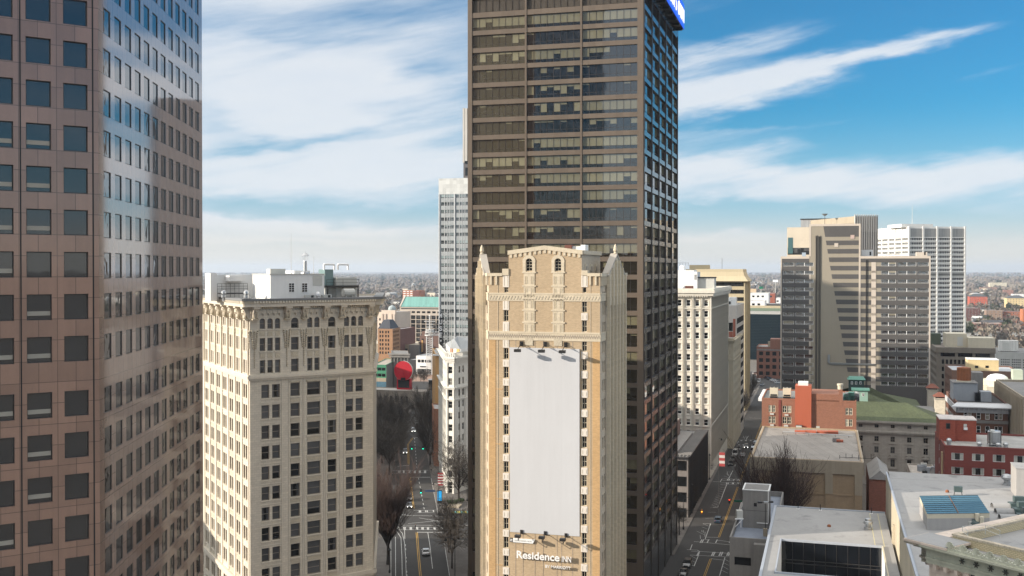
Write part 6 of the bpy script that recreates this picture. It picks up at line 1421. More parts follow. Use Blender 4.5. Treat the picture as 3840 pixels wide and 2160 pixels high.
# department store with the vertical lettered sign
b = blk('store_building', 'plain pale store block hidden mostly behind the white wedge building', 'store', 1648, 424, 1800, 1302, 30, stone('store_stucco', (.45,.42,.37)), par=.5); walls(b); b.done()
g = b.f; s0 = g.u(1648.5); s1 = g.u(1661); zt = g.z(1655, 1172); zb = g.z(1655, 1318)
s = empty('vertical_sign', g.p(s0, 0.3, zb-2), 'tall vertical sign of white stacked letters on a black steel lattice', 'sign')
m = MB(); m.fb(BLACK, g, s0, s1, .2, .5, zb-2, zt); m.build('backing', s); m = MB()
for x in (s1+.2, s1+2.6): m.tube(BLACK, g.p(x, .3, zb-3), g.p(x, .3, zt), .11, n=5)
n = 12
for i in range(n):
    z0, z1 = zb+(zt-zb)*i/n, zb+(zt-zb)*(i+1)/n
    m.tube(BLACK, g.p(s1+.2, .3, z0), g.p(s1+2.6, .3, z1), .08, n=4); m.tube(BLACK, g.p(s1+2.6, .3, z0), g.p(s1+.2, .3, z1), .08, n=4); m.tube(BLACK, g.p(s1+.2, .3, z1), g.p(s1+2.6, .3, z1), .07, n=4)
m.build('lattice', s); hh = (zt-zb)/6.0
for i, c in enumerate("MUSE'S"): text('letter', c, g, s0+.12+(.35 if c == "'" else 0), s1-.12-(.35 if c == "'" else 0), zt-hh*(i+1)+.45+(.9 if c == "'" else 0), hh*.74*(.4 if c == "'" else 1), .5, .15, WHITE, s, bold=.025)
# glass tower and the dark one behind
GL = glass('tower_glass_pale', (.17,.21,.215), ior=1.8, warp=.2, var=.9); GLD = glass('tower_glass_dark', (.045,.055,.06), ior=1.9, var=.6)
b = blk('glass_tower', 'pale glass curtain-wall tower with blank white crown left of the bronze tower', 'office tower', 1645, 536, 1905, 670, 40, stone('white_crown', (.52,.53,.52), tile=(1.9,1.9,0), joint=.9), par=.5)
f, l = b.f, b.l; zt = b.zt; zc = f.z(1700, 727); W_gt = dict(key='gt', frame=plain('grey_mullion', (.52,.53,.54), .4), ft=.1, glass=GLD, curtain=GL, pw=1.6)
op = [(a, a+7.2, zc-3.9*k-2.1, zc-3.9*k-.2, 'ribbon') for k in range(24) for a in [1.3+7.95*i for i in range(4)]]
SPN = stone('grey_spandrel', (.33,.35,.36), tile=(1.6,9,0), joint=.8, rough=.3, streak=.02)
wall(b.part('wall'), b.wm, f, 0, f.L, zc, zt-.02); b.face(f, 0, zc, op, .08, SPN, W_gt, vars_=tuple(range(50)))
opl = [(a, a+7.2, zc-3.9*k-2.1, zc-3.9*k-.2, 'ribbon') for k in range(24) for a in [1.3+7.95*i for i in range(4)]]
wall(b.part('wall'), b.wm, l, 0, l.L, zc, zt-.02); b.face(l, 0, zc, opl, .08, SPN, W_gt, vars_=(1,2,3), vis=False)
for n in 'rk': g = getattr(b, n); wall(b.part('wall'), SPN, g, 0, g.L, 0, zt-.02)
for s in (.35, 8.7, 16.6, 24.6): b.part('pier').fb(W_gt['frame'], f, s-.25, s+.25, 0, .4, 0, zc)
for i in range(3):
    for k in (2.7, 4.0, 5.3): b.part('mullion').fb(W_gt['frame'], f, 8.0*i+k-.08+.6, 8.0*i+k+.08+.6, 0, .08, 0, zc)
b.done()
b = blk('slab_tower', 'thin dark edge of a far tower with a pale fin beside the bronze tower', 'office tower', 1738, 640, 2200, 407, 40, stone('dark_tower_skin', (.10,.095,.10)), par=.3)
f = b.f; zt = b.zt; walls(b, {'f': [(1.2, 4.2, zt-34-7*k, zt-29-7*k, 'plain') for k in range(20)]}, W_dark); b.part('fin').fb(CONC, f, -.3, .8, 0, .5, zt-33, zt+.2); b.part('fin').fb(CONC, f, 4.4, 5.6, 0, .5, 0, zt+1); b.part('fin').fb(CONC, f, 1.0, 2.6, 0, .4, zt-32, zt); b.done()
# government block with the copper-green roof
CGR = stone('green_copper_roof', (.14,.30,.27), tile=(.9,60,0), joint=.85, streak=.08, blotch=.1); LIM = stone('warm_limestone', (.46,.40,.34), streak=.08)
b = blk('green_roof_block', 'limestone government block under a sloping copper-green roof', 'government office', 1499, 905, 1700, 1150, 50, LIM, par=0)
f = b.f; zt = b.zt; u = lambda x: f.u(1380+.1657*x); z = lambda y: f.z(1570, 1060+.1657*y)
op = [(u(752), u(795), z(697+103*k), z(645+103*k), 'plain') for k in range(8)]+[(u(a), u(a+78), z(690), z(645), 'plain') for a in range(868, 2000, 117)]
op += [(u(858+113*i+(4*(i//2))), u(858+113*i+100+(4*(i//2))), z(828+100*k), z(740+100*k), 'ribbon') for i in range(12) for k in range(7)]
walls(b, {'f': op}, W_dark, .5); b.part('dark_slot').fb(M_dark, f, u(750), f.L-2, 0, .05, z(600), z(578))
q = b.part('copper_roof'); h1 = z(325); q.q(CGR, f.p(u(745),.5,zt), f.p(f.L,.5,zt), f.p(f.L,-9,h1), f.p(u(762),-9,h1)); q.q(CGR, f.p(f.L,-50,zt), f.p(0,-50,zt), f.p(u(762),-9,h1), f.p(f.L,-9,h1)); q.hexa(LIM, [f.p(0,.6,zt), f.p(u(745),.6,zt), f.p(u(745),-50,zt), f.p(0,-50,zt)], [f.p(u(745)-1,.6,zt+.5), f.p(u(745),.6,zt+.5), f.p(u(762),-9,h1+.6), f.p(u(745)-1,-9,h1+.6)]); b.done()
b = blk('apartment_tower', 'distant orange and white balconied apartment tower above the green roof', 'apartment block', 1510, 1480, 1573, 1089, 20, brick('salmon_brick', (.42,.17,.10)), par=.3); f = b.f; zt = b.zt
walls(b); 
for i in range(3):
    for k in range(12): b.part('balcony').fb(WHITEP, f, 1.2+5.2*i, 4.6+5.2*i, 0, .6, zt-2.2-2.9*k, zt-.9-2.9*k)
b.part('end_wall').fb(brick('maroon_brick', (.15,.06,.05)), f, f.u(1549), f.L, 0, .2, 0, zt); b.part('penthouse').fb(GREYC, f, f.u(1540), f.u(1552), -8, -2, zt, zt+2.6); b.done()
b = blk('domed_hall', 'cream civic hall with pilasters and a small glazed dome', 'hall', 1415, 860, 1487, 1170, 30, stone('cream_stone', (.60,.50,.42), streak=.06), par=.3); f = b.f; zt = b.zt
walls(b, {'f': [(x, x+1.5, zt-7-4*k, zt-5-4*k, 'plain') for x in (1.5,4.5,13.5) for k in range(4)]}, W_dark); b.part('portico').fb(b.wm, f, f.u(1434), f.u(1486), 0, 2.2, 0, f.z(1460,1163))
for uu in (1437,1449,1471,1482): b.part('pilaster').fb(b.wm, f, f.u(uu)-.7, f.u(uu)+.7, 2.2, 2.9, 0, f.z(1460,1176))
p = f.p(f.u(1459), -6, f.z(1459,1163)); b.part('dome').lathe(plain('dome_glass', (.33,.38,.38), .3), p, [(3.2,-1),(3.2,.8),(2.9,2),(2.1,3),(.9,3.6),(.2,3.8)], 12); b.part('dome').tube(GREYM, (p[0],p[1],p[2]+3.6), (p[0],p[1],p[2]+8.5), .12, .05, 5)
for k in range(12): a = k*math.pi/6; b.part('dome').tube(GREYM, (p[0]+3.2*math.cos(a), p[1]+3.2*math.sin(a), p[2]-.5), (p[0]+2.1*math.cos(a), p[1]+2.1*math.sin(a), p[2]+3), .12, n=4)
b.done()
b = blk('hip_roof_block', 'brown brick office with a dark hipped slate roof', 'office block', 1417, 735, 1472, 1232, 22, brick('brown_brick', (.32,.18,.10)), d2=az(8), par=0); f = b.f; zt = b.zt
walls(b, {'f': [(1.2+1.9*i+.5*(i//2), 2.3+1.9*i+.5*(i//2), zt-3.2-2.9*k, zt-1.5-2.9*k, 'plain') for i in range(4) for k in range(6)], 'r': [(1+2.6*i, 2.4+2.6*i, zt-3.2-2.9*k, zt-1.5-2.9*k, 'plain') for i in range(7) for k in range(6)]}, W_dark)
q = b.part('slate_roof'); SL = plain('slate', (.04,.043,.055), .6); L_ = f.L*.82
for i, (a, c) in enumerate((((0,.1),(L_,.1)), ((L_,.1),(L_,-16)), ((L_,-16),(0,-16)), ((0,-16),(0,.1)))): q.q(SL, f.p(a[0],a[1],zt), f.p(c[0],c[1],zt), f.p(c[0]*.5+L_*.25,c[1]*.4-5,zt+6), f.p(a[0]*.5+L_*.25,a[1]*.4-5,zt+6))
q.q(SL, *[f.p(x*.5+L_*.25, y*.4-5, zt+6) for x, y in ((0,.1),(L_,.1),(L_,-16),(0,-16))]); b.done()
b = blk('low_annex', 'low maroon annex with white roof beside the limestone block', 'annex', 1470, 760, 1499, 1234, 30, brick('maroon_shed', (.16,.075,.06)), ROOFW, par=.3); walls(b); b.done()
# parking deck, dark brick house, shops, plaza buildings
b = blk('parking_deck', 'tan concrete parking deck with open dark levels behind the red disc', 'parking garage', 1400, 775, 1573, 1289, 40, BEIGEC, stone('tan_deck', (.46,.41,.33), blotch=.1), d2=AVE, par=.5); f = b.f; zt = b.zt
op = [(f.u(1438), f.u(1465), zt-4.4, zt-2.3), (f.u(1473), f.u(1528), zt-4.6, zt-3), (f.u(1438), f.u(1465), zt-8.2, zt-6.6), (f.u(1470), f.u(1528), zt-8.2, zt-6.6)]
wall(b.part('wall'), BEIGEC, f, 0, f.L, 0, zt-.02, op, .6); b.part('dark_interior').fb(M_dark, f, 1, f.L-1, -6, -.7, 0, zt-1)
for n in 'rkl': g = getattr(b, n); wall(b.part('wall'), BEIGEC, g, 0, g.L, 0, zt-.02)
b.part('core').fb(GREYC, f, f.u(1534), f.u(1573), 0, .5, 0, zt-.3); b.part('penthouse').fb(BEIGEC, f, f.u(1425), f.u(1455), -14, -8, zt-.5, zt+3.5); b.done()
b = blk('brick_house', 'dark brick block with small windows behind the white lattice mast', 'building', 1574, 800, 1648, 1258, 24, brick('plum_brick', (.15,.09,.075)), par=.5); f = b.f; zt = b.zt
walls(b, {'f': [(x, x+1.6, zt-4.6-4.4*k, zt-2.4-4.4*k, 'dh') for x in (1.6, 5.2, 9.5) for k in range(4)]}, W_dark); b.part('lit_panel').fb(OS, f, 1.4, 2.7, 0, .2, zt-12.5, zt-3.5); b.part('roof_room').fb(b.wm, f, .5, 4.2, -9, -3, zt-.5, zt+3); b.done()  # orange stucco strip on the dark brick front
b = blk('white_shop', 'small white painted corner shop with a dark ground floor', 'shop', 1560, 726, 1621, 1334, 22, WHITEP, ROOFW, par=.4); f = b.f; zt = b.zt
walls(b, {'f': [(1.2+2.6*i, 3.4+2.6*i, zt-4.6, zt-2.6, 'plain') for i in range(4)]+[(.9, f.L-.9, .2, 3.9, 'ribbon')]}, W_dark); b.part('shop_sign').fb(BLACK, f, 3, 8, 0, .3, 5, 5.8); b.done()
b = blk('dark_shop', 'low black shop front left of the white corner shop', 'shop', 1528, 728, 1559, 1349, 18, plain('black_stucco', (.03,.03,.033), .7), ROOFW, par=.3); walls(b, {'f': [(.8, b.f.L-.6, .3, 3.2, 'ribbon')]}, W_dark); b.done()
b = blk('fluted_block', 'grey concrete fluted block standing behind the red disc sign', 'building', 1467, 612, 1531, 1325, 24, GREYC, d2=AVE, par=.3); f = b.f; zt = b.zt; walls(b)
for i in range(6): b.part('flute').fb(GREYC, f, f.L*i/5-.25 if 0 < i < 5 else (0 if i == 0 else f.L-.5), f.L*i/5+.25 if 0 < i < 5 else (.5 if i == 0 else f.L), 0, .7, 0, zt-2.5)
b.part('cornice').fb(GREYC, f, -1.2, f.L+1.2, 0, 1.0, zt-2.2, zt-1.2); b.part('cornice').fb(GREYC, f, -1.6, f.L+1.6, 0, 1.4, zt-.8, zt+.05); b.done()
b = blk('green_panel_block', 'low block with green and dark glass panel bands', 'building', 1400, 592, 1448, 1367, 40, stone('green_spandrel', (.05,.22,.13)), stone('tan_roof', (.36,.32,.27)), d2=az(3), par=.3); f = b.f; zt = b.zt
walls(b, {'f': [(.1+2.5*i, 2.4+2.5*i, zt-3.3-3.4*k, zt-1.6-3.4*k, 'plain') for i in range(3) for k in range(2)]}, W_dark, .1); b.part('side_wall').fb(GREYC, b.r, 0, b.r.L, 0, .1, 0, zt); b.part('plinth').fb(stone('mural_blue', (.06,.14,.20), blotch=.5, bs=.5), f, 0, f.L, 0, .1, 0, zt-9.5); b.part('plinth').fb(BEIGEC, f, 0, f.L, .1, .2, zt-9.5, zt-7.4); b.done()
b = blk('stone_pavilion', 'low old stone building with flat roof under the red disc sign', 'building', 1395, 556, 1553, 1461, 14, stone('old_stone', (.24,.21,.18), blotch=.3), stone('pale_flat_roof', (.34,.32,.29), blotch=.3), d2=AVE, par=.3); f = b.f; zr = b.zt
walls(b, {'f': [(1.2+3*i, 2.4+3*i, zr-6.5, zr-3, 'dh') for i in range(7)]}, W_dark); b.part('rounded_end').lathe(b.wm, f.p(f.L, -6, 0), [(6, 0), (6, zr-.3), (5.6, zr-.28)], 20); b.done()
s = empty('disc_sign', at(1513, 1460, 560), 'huge plain red disc sign on a red framed black screen', 'sign'); q0 = at(1486, 1014, 560)[:2]; g = Fr(q0, mv(q0, E1, 30)); c = g.u(1513); zc = g.z(1513, 1390); REDS = plain('red_sign_paint', (.42,.008,.022), .45, var=.05)
m = MB(); n = 40; rad = 5.25
ring = [(c+rad*math.cos(2*math.pi*i/n), zc+rad*math.sin(2*math.pi*i/n)) for i in range(n)]
m.q(REDS, *[g.p(x, .6, z_) for x, z_ in ring]); m.q(REDS, *[g.p(x, -.5, z_) for x, z_ in ring][::-1]); m.build('disc', s); m = MB()
for i in range(n): a, d = ring[i], ring[(i+1) % n]; m.q(GREYM, g.p(a[0],.7,a[1]), g.p(a[0],-.6,a[1]), g.p(d[0],-.6,d[1]), g.p(d[0],.7,d[1]))
m.build('rim', s); m = MB(); b0, b1 = g.z(1513, 1457), g.z(1513, 1421); s0, s1 = g.u(1487), g.u(1538)
m.fb(REDS, g, s0, s1, -2.5, -.3, b0-1, b1+.3); m.fb(GREYM, g, s0+.5, s1-.5, -2.4, -.2, b1+.3, b1+.9); m.build('base', s); m = MB(); m.fb(M_dark, g, s0+.7, s1-.7, -.3, -.2, b0+.4, b1-.4); m.build('screen', s)
m = MB(); m.fb(BLACK, g, c-1.3, c+1.3, .6, .8, zc-rad+.1, zc-rad+1.6); m.tube(BLACK, g.p(c+.3, .8, zc-1), g.p(c+.8, .8, zc-3.4), .06, n=4); m.build('plate', s)
# white lattice mast
p0 = at(1611, 1404, 724); p0 = (p0[0], p0[1], 0); m = MB(); WM = plain('white_mast_paint', (.70,.70,.69), .5); hw = 2.0; Ht = 27
cs = [(p0[0]+x, p0[1]+y) for x in (-hw, hw) for y in (-hw, hw)]
for c in cs: m.tube(WM, (*c, 0), (*c, Ht), .28, n=6)
for k in range(18):
    z_ = 1.5*k+1
    for i, j in ((0,1),(1,3),(3,2),(2,0)): m.tube(WM, (*cs[i], z_), (*cs[j], z_), .12, n=4)
    for i, j in ((0,2),(1,3)): m.tube(WM, (*cs[i], z_), (*cs[j], z_+1.5), .1, n=4)
s = empty('lattice_mast', p0, 'white lattice mast with crossbar antennas above the plaza', 'mast'); m.build('frame', s); m = MB()
for z_, r in ((Ht, 3.4), (Ht+2.2, 3.0), (Ht+3.6, 2.4)): m.lathe(WM, (p0[0],p0[1],z_), [(r,0),(r,.4)], 14)
for k in range(10): a = k*.63; m.tube(WM, (p0[0]+3.2*math.cos(a), p0[1]+3.2*math.sin(a), Ht), (p0[0]+2.6*math.cos(a), p0[1]+2.6*math.sin(a), Ht+4.6), .16, n=4)
m.build('platform', s); m = MB(); m.tube(WM, (p0[0],p0[1],Ht), (p0[0],p0[1],Ht+13.5), .35, .3, 6); m.blob(WM, (p0[0],p0[1],Ht+13.7), .6, rnd=0, seg=10, rings=8)
for z_, r in ((5.6,2.4),(7.6,2.7),(9.6,3.8)): m.fb(WM, Fr(p0[:2], mv(p0[:2], (1,0), 2)), -r, r, -.3, .3, Ht+z_, Ht+z_+.45)
m.build('antenna', s); m = MB()
for k in range(8): m.lathe(WM, (p0[0]+3.5+k*.8, p0[1]+(k%3), Ht+1+(k%2)), [(.3,0),(.9,.5),(.9,.7),(.2,.8)], 8)
m.tube(WM, (p0[0],p0[1],Ht+.6), (p0[0]+9,p0[1],Ht+.6), .25, n=5); m.build('boom', s)
# unseen blocks added left of the avenue to shade the street and tower side
for nm, lab, x0, x1, y0, y1, h_ in (('park_shade_block', 'grey office block east of the avenue behind the terracotta tower', -150, -72, 345, 455, 58), ('avenue_shade_block', 'brown office block farther along the east side of the avenue', -190, -100, 490, 570, 32), ('east_shade_tower', 'tall dark tower east of the park', -210, -140, 392, 440, 150), ('mid_shade_block', 'tan office block between the granite and terracotta towers', -200, -135, 196, 255, 40)):  # every block labelled here is unseen, added only to cast shade
    A = (x0, y0); b = Bld(nm, lab, 'office block', A); P = [(x0,y0),(x1,y0),(x1,y1),(x0,y1)]; m_ = stone(nm+'_stone', (.25,.22,.2), tile=(3,3.6,0), joint=.5)
    for i in range(4):
        g = Fr(P[i], P[(i+1) % 4]); n = int(g.L/5); b.face(g, 0, h_, [(1+5*j, 4+5*j, z_, z_+2, 'plain') for j in range(n) for z_ in range(3, h_-4, 4)], .2, m_, W_dark, vis=False)
    b.part('roof').q(ROOFG, *[(*p, h_) for p in P]); b.done()
# ------------------------------------------------------------------ ground, roads, pavements, markings
def plane(name, m, polys, z, thick=0):
    q = MB()
    for p in polys:
        if thick: q.prism(m, p, z-thick, z, bottom=False)
        else: q.q(m, *[(x, y, z) for x, y in p])
    return tag(q.build(name), None, None, kind='structure')
def ccw(p):
    a = sum(p[i][0]*p[(i+1)%len(p)][1]-p[(i+1)%len(p)][0]*p[i][1] for i in range(len(p)))
    return p if a > 0 else p[::-1]
ASPH = stone('asphalt', (.043,.041,.040), rough=.85, blotch=.35, bs=.09, streak=0, grain=.3); PAVE = stone('pavement_slabs', (.125,.113,.104), tile=(1.5,1.5,0), joint=.8, rough=.85, blotch=.25, streak=0)
EARTH = stone('city_ground', (.13,.115,.10), rough=.95, blotch=.5, bs=.012, streak=0)
def hills():
    # one ground sheet: flat in the city, low swells towards the horizon
    q = MB(); rr = [0, 300, 700, 1500, 2600, 4000, 5500, 7000, 8600, 10200, 12000, 14000, 17000, 22000, 40000]; n = 72; rnd = random.Random(11); ph = [rnd.uniform(0, 6) for _ in range(6)]
    def hh(a, r):
        if r < 1500: return 0
        k = min(1, (r-1500)/7000); return k*(8+7*math.sin(a*9+ph[0]+r*.0011)+5*math.sin(a*17+ph[1]-r*.0007)+4*math.sin(a*31+ph[2]+r*.002))+ (10 if r > 11000 else 0)*min(1, (r-11000)/3000 if r > 11000 else 0)
    q.v = [(0,0,0)]+[(r*math.sin(2*math.pi*i/n), r*math.cos(2*math.pi*i/n), hh(2*math.pi*i/n, r) if r < 20000 else 10) for r in rr[1:] for i in range(n)]
    mi = q.mi(EARTH)
    for i in range(n): q.f.append((0, 1+(i+1)%n, 1+i)); q.m.append(mi)
    for k in range(len(rr)-2):
        for i in range(n): a = 1+k*n; j = (i+1)%n; q.f.append((a+i, a+j, a+n+j, a+n+i)); q.m.append(mi)
    q.sm = True
    tag(q.build('ground'), None, None, kind='structure'); return hh
HH = hills()
G = gnd
L_ = [(1462,2290),(1465,2160),(1462,2003),(1450,1950),(1441,1905),(1452,1850),(1462,1800),(1480,1730),(1494,1660),(1520,1590),(1545,1530)]
R_ = [(1588,1530),(1592,1600),(1599,1692),(1616,1785),(1632,1870),(1643,1926),(1664,2020),(1687,2160),(1710,2290)]
plane('road', ASPH, [ccw([G(u, v) for u, v in L_+R_])], .014)
plane('road', ASPH, [ccw([G(u, v) for u, v in ((1300,1985),(1475,1998),(1560,2004),(1664,2020),(1760,2030),(2000,2060),(2000,1925),(1760,1925),(1690,1928),(1660,1931),(1643,1926),(1570,1915),(1441,1905),(1330,1890))])], .010)
plane('road', ASPH, [ccw([G(u, v) for u, v in ((1540,1530),(1592,1530),(1700,1475),(1700,1432),(1400,1432),(1400,1462),(1530,1465))])], .009)
# right-hand street: centre line through (2643,2156) and (2855,1591)
c0 = G(2643, 2156); c1 = G(2855, 1591); RS = Fr(c0, c1); RL = RS.L
rf = lambda s, o: RS.p(s, o, 0)[:2]
plane('road', ASPH, [ccw([rf(-120, 6.8), rf(RL+190, 6.8), rf(RL+190, -9.2), rf(-120, -9.2)])], .014)
plane('road', ASPH, [ccw([rf(-4, -9.2), rf(-4, -60), rf(15, -60), rf(15, -9.2)])], .011)
xa, xb = rf(RL+190, 6.8), rf(RL+190, -9.2)
plane('road', ASPH, [ccw([xb, xa, G(2905,1470), G(3010,1465), G(2990,1425), G(2900,1405), G(2800,1390), G(2770,1420)])], .008)
# pavements with kerbs
PV = []
PV.append([G(u, v) for u, v in ((1664,2020),(1687,2160),(1710,2290),(1900,2290),(1900,2030),(1760,2030))])
PV.append([G(u, v) for u, v in ((1599,1692),(1616,1785),(1632,1870),(1643,1926),(1660,1931),(1690,1928),(1760,1925),(1900,1925),(1900,1692))])
PV.append([G(u, v) for u, v in ((1588,1530),(1592,1600),(1599,1692),(1760,1692),(1760,1530))])
PV.append([G(u, v) for u, v in ((1462,2290),(1465,2160),(1462,2003),(1380,1996),(1300,2290))])
PV.append([G(u, v) for u, v in ((1441,1905),(1452,1850),(1462,1800),(1480,1730),(1494,1660),(1520,1590),(1545,1530),(1300,1530),(1200,1890))])
PV.append([rf(15, -9.2), rf(RL+180, -9.2), rf(RL+180, -30), rf(15, -30)]); PV.append([rf(-120, -9.2), rf(-4, -9.2), rf(-4, -30), rf(-120, -30)]); PV.append([rf(-120, 6.8), rf(RL+180, 6.8), rf(RL+180, 13), rf(-120, 13)])
plane('pavement', PAVE, [ccw(p) for p in PV], .13, .14)
PLZ = stone('plaza_paving', (.30,.20,.15), tile=(2,2,0), blotch=.2, streak=0); plane('plaza', PLZ, [ccw([G(u, v) for u, v in ((1535,1430),(1700,1430),(1720,1392),(1480,1392))])], .02)
plane('highway', stone('highway_concrete', (.26,.25,.23), blotch=.2), [ccw([at(3600, 1262, 1140)[:2], at(3900,1262,1140)[:2], at(3900,1250,1230)[:2], at(3600,1247,1230)[:2]])], .05)
WPT = plain('worn_white_paint', (.45,.45,.44), .8, var=.35); YPT = plain('yellow_paint', (.46,.27,.05), .8, var=.25)
def strokes(name, m, lst, z=.028, grp=None):
    q = MB()
    for p, w in lst:
        p = [(a[0], a[1]) for a in p]
        for a, c in zip(p, p[1:]):
            L = math.hypot(c[0]-a[0], c[1]-a[1])
            if L < 1e-6: continue
            n = ((c[1]-a[1])/L*w/2, -(c[0]-a[0])/L*w/2)
            q.q(m, (a[0]+n[0],a[1]+n[1],z), (c[0]+n[0],c[1]+n[1],z), (c[0]-n[0],c[1]-n[1],z), (a[0]-n[0],a[1]-n[1],z))
    return tag(q.build(name), None, None, kind='structure')
X4 = lambda x, y: G(1400+.276*x, 1760+.276*y); X3 = lambda x, y: G(1400+.2208*x, 1480+.2208*y)
W_ = []; 
for a in [((260,780),(955,792)),((350,822),(950,822)),((240,20),(745,12)),((230,60),(725,46)),((545,560),(865,555)),((600,588),(862,580)),((440,628),(800,632)),((840,635),(1285,662)),((620,660),(1150,752)),((470,738),(1135,675)),((285,750),(412,742)),((400,760),(950,762)),((1110,775),(1285,760))]: W_.append(([X4(*p) for p in a], .22))
for a in [((595,855),(950,858)),((500,108),(775,108))]: W_.append(([X4(*p) for p in a], .5))
for a in [((740,860),(765,1010),(805,1350)),((350,820),(395,870),(422,990),(438,1180),(447,1449)),((425,820),(428,950)),((230,800),(325,850),(375,930),(388,1180),(393,1449)),((300,920),(303,1449)),((238,880),(240,1449)),((960,985),(1035,1449)),((785,120),(878,600))]: W_.append(([X4(*p) for p in a], .15))
W_.append(([X4(285,750), X4(375,645)], .35)); W_.append(([X4(380,620), X4(465,620)], .6))
for x in (335,350,415,432,500,517,585,602,660,677,735,750,825,840,915,935): W_.append(([X4(x, 787), X4(x+1, 820)], .32))
for x in (345,362,410,422,485,497,555,570,625,640,698,712): W_.append(([X4(x, 18), X4(x-4, 52)], .32))
for x in (622,640,708,730,815): W_.append(([X4(x, 556), X4(x+5, 586)], .32))
d0, d1 = (612,112), (692,545)
for i in range(8): t = i/7.5; W_.append(([X4(d0[0]+(d1[0]-d0[0])*t, d0[1]+(d1[1]-d0[1])*t), X4(d0[0]+(d1[0]-d0[0])*(t+.06), d0[1]+(d1[1]-d0[1])*(t+.06))], .18))
d0, d1 = (698,735), (742,1275)
for i in range(10): t = i/10; W_.append(([X3(d0[0]+(d1[0]-d0[0])*t, d0[1]+(d1[1]-d0[1])*t), X3(d0[0]+(d1[0]-d0[0])*(t+.05), d0[1]+(d1[1]-d0[1])*(t+.05))], .18))
W_.append(([X3(400,1220), X3(610,1200)], .4)); W_.append(([X3(540,622), X3(770,612)], .4)); W_.append(([X3(670,730), X3(770,730)], .4))
for y in (1020,1075,1190,1240,1380,1430): W_.append(([X4(433+(y-1020)*.05, y), X4(433+(y-1020)*.05, y+26)], .3))
# right street: parking bays, crosswalks, stop lines
def rl(s0, o0, s1, o1, w=.13): W_.append(([rf(s0, o0), rf(s1, o1)], w))
def sh(u, v): q = G(u, v); d = (q[0]-c0[0], q[1]-c0[1]); return (d[0]*RS.d[0]+d[1]*RS.d[1], d[0]*RS.n[0]+d[1]*RS.n[1])
X6 = lambda x, y: G(2520+.2071*x, 1860+.2071*y); X5 = lambda x, y: G(2520+.2347*x, 1560+.2347*y)
for a in [((740,210),(825,210)),((830,205),(915,0)),((395,825),(1045,885)),((560,790),(690,795)),((810,800),(1040,830)),((500,1005),(1045,1040)),((330,1070),(1040,1105)),((600,745),(840,752)),((330,975),(455,980),(500,1005),(470,1100),(400,1270)),((345,1000),(480,1005)),((360,1255),(410,1270)),((700,500),(600,780)),((560,500),(700,500)),((960,1110),(860,1449)),((270,970),(330,975),(365,880)),((1265,90),(1190,320)),((700,1135),(940,1165))]: W_.append(([X6(*p) for p in a], .2))
for i in range(9): W_.append(([X6(690+14*i*1.0-5*i*0, 210-26*i), X6(828+9.5*i, 205-23*i)], .1)) if i < 9 else None
for y, x0, x1 in ((295,650,795),(405,605,755)): W_.append(([X6(x0, y), X6(x1, y+2)], .1))
for x0, y0, x1, y1 in ((560,500,680,560),(540,560,640,600),(450,640,600,710),(330,1080,450,1140),(300,1140,420,1200),(960,1150,1040,1190),(935,1210,1030,1260),(910,1270,1020,1330),(890,1340,1010,1400),(540,620,545,660),(570,620,575,670),(600,650,595,740),(510,710,515,780),(1250,190,1230,260),(1235,250,1260,280),(1215,290,1250,310)): W_.append(([X6(x0, y0), X6(x1, y1)], .1))
for x in (510,540,635,790,1035): W_.append(([X6(x+30, 790), X6(x, 850)], .25))
for x in (735,765,870,905,1010,1040,470): W_.append(([X6(x+15, 1015), X6(x-20, 1085)], .3))
for a in [((800,1005),(1150,1012)),((770,1090),(1130,1090)),((805,1030),(1150,1035)),((780,1065),(1130,1065)),((650,1045),(770,1055),(800,1005)),((970,875),(905,1005)),((875,1095),(735,1449)),((905,810),(1000,810),(1015,770)),((1060,380),(1330,380)),((1050,462),(1290,470)),((930,430),(955,400),(1065,405),(1040,440)),((1220,320),(1185,380)),((1145,470),(1125,510)),((1240,30),(1425,40)),((1250,495),(1310,495))]: W_.append(([X5(*p) for p in a], .22))
for x in (885,910,980,995,1055,1080): W_.append(([X5(x+5, 1008), X5(x, 1032)], .3)); W_.append(([X5(x-10, 1066), X5(x-18, 1090)], .3))
for x in (1100,1115,1170,1185,1250,1265,1320,1335): W_.append(([X5(x+4, 388), X5(x, 400)], .3)); W_.append(([X5(x-35, 455), X5(x-40, 468)], .3))
for i in range(11): W_.append(([X5(775-14*i, 1100+32*i), X5(868-15.5*i, 1116+34*i)], .1))
for a in [((870,880),(930,900)),((860,920),(915,950)),((830,960),(910,985)),((880,890),(900,960)),((1140,320),(1160,370)),((1180,320),(1190,370)),((1110,350),(1210,345))]: W_.append(([X5(*p) for p in a], .12))
strokes('road_marking', WPT, W_)
Y_ = []
for d in (-.16, .16):
    Y_.append(([rf(-30, d), rf(sh(2693,2022)[0]-0, d)], .13)) if False else None
sA = [sh(X6_[0], X6_[1])[0] for X6_ in ((2665,2096),(2697,2015),(2762,1826),(2815,1681))]
for d in (-.18, .18):
    for s0_, s1_ in ((-60, sA[0]), (sA[1], sA[2]), (sA[2]+9, sA[3]), (sA[3]+24, RL+150)): Y_.append(([rf(s0_, d), rf(s1_, d)], .14))
    for pts in [((640,1449),(612,1150),(590,858)),((548,530),(520,300),(497,112))]: q = [X4(*p) for p in pts]; Y_.append(([(p[0]+d*1.1, p[1]) for p in q], .16))
    for pts in [((600,1195),(590,840),(670,735))]: q = [X3(*p) for p in pts]; Y_.append(([(p[0]+d*1.2, p[1]) for p in q], .16))
strokes('road_marking', YPT, Y_)
q = MB(); cols = [plain('mural_'+n, c, .8) for n, c in (('yellow',(.45,.36,.06)),('teal',(.08,.25,.28)),('green',(.16,.24,.08)))]
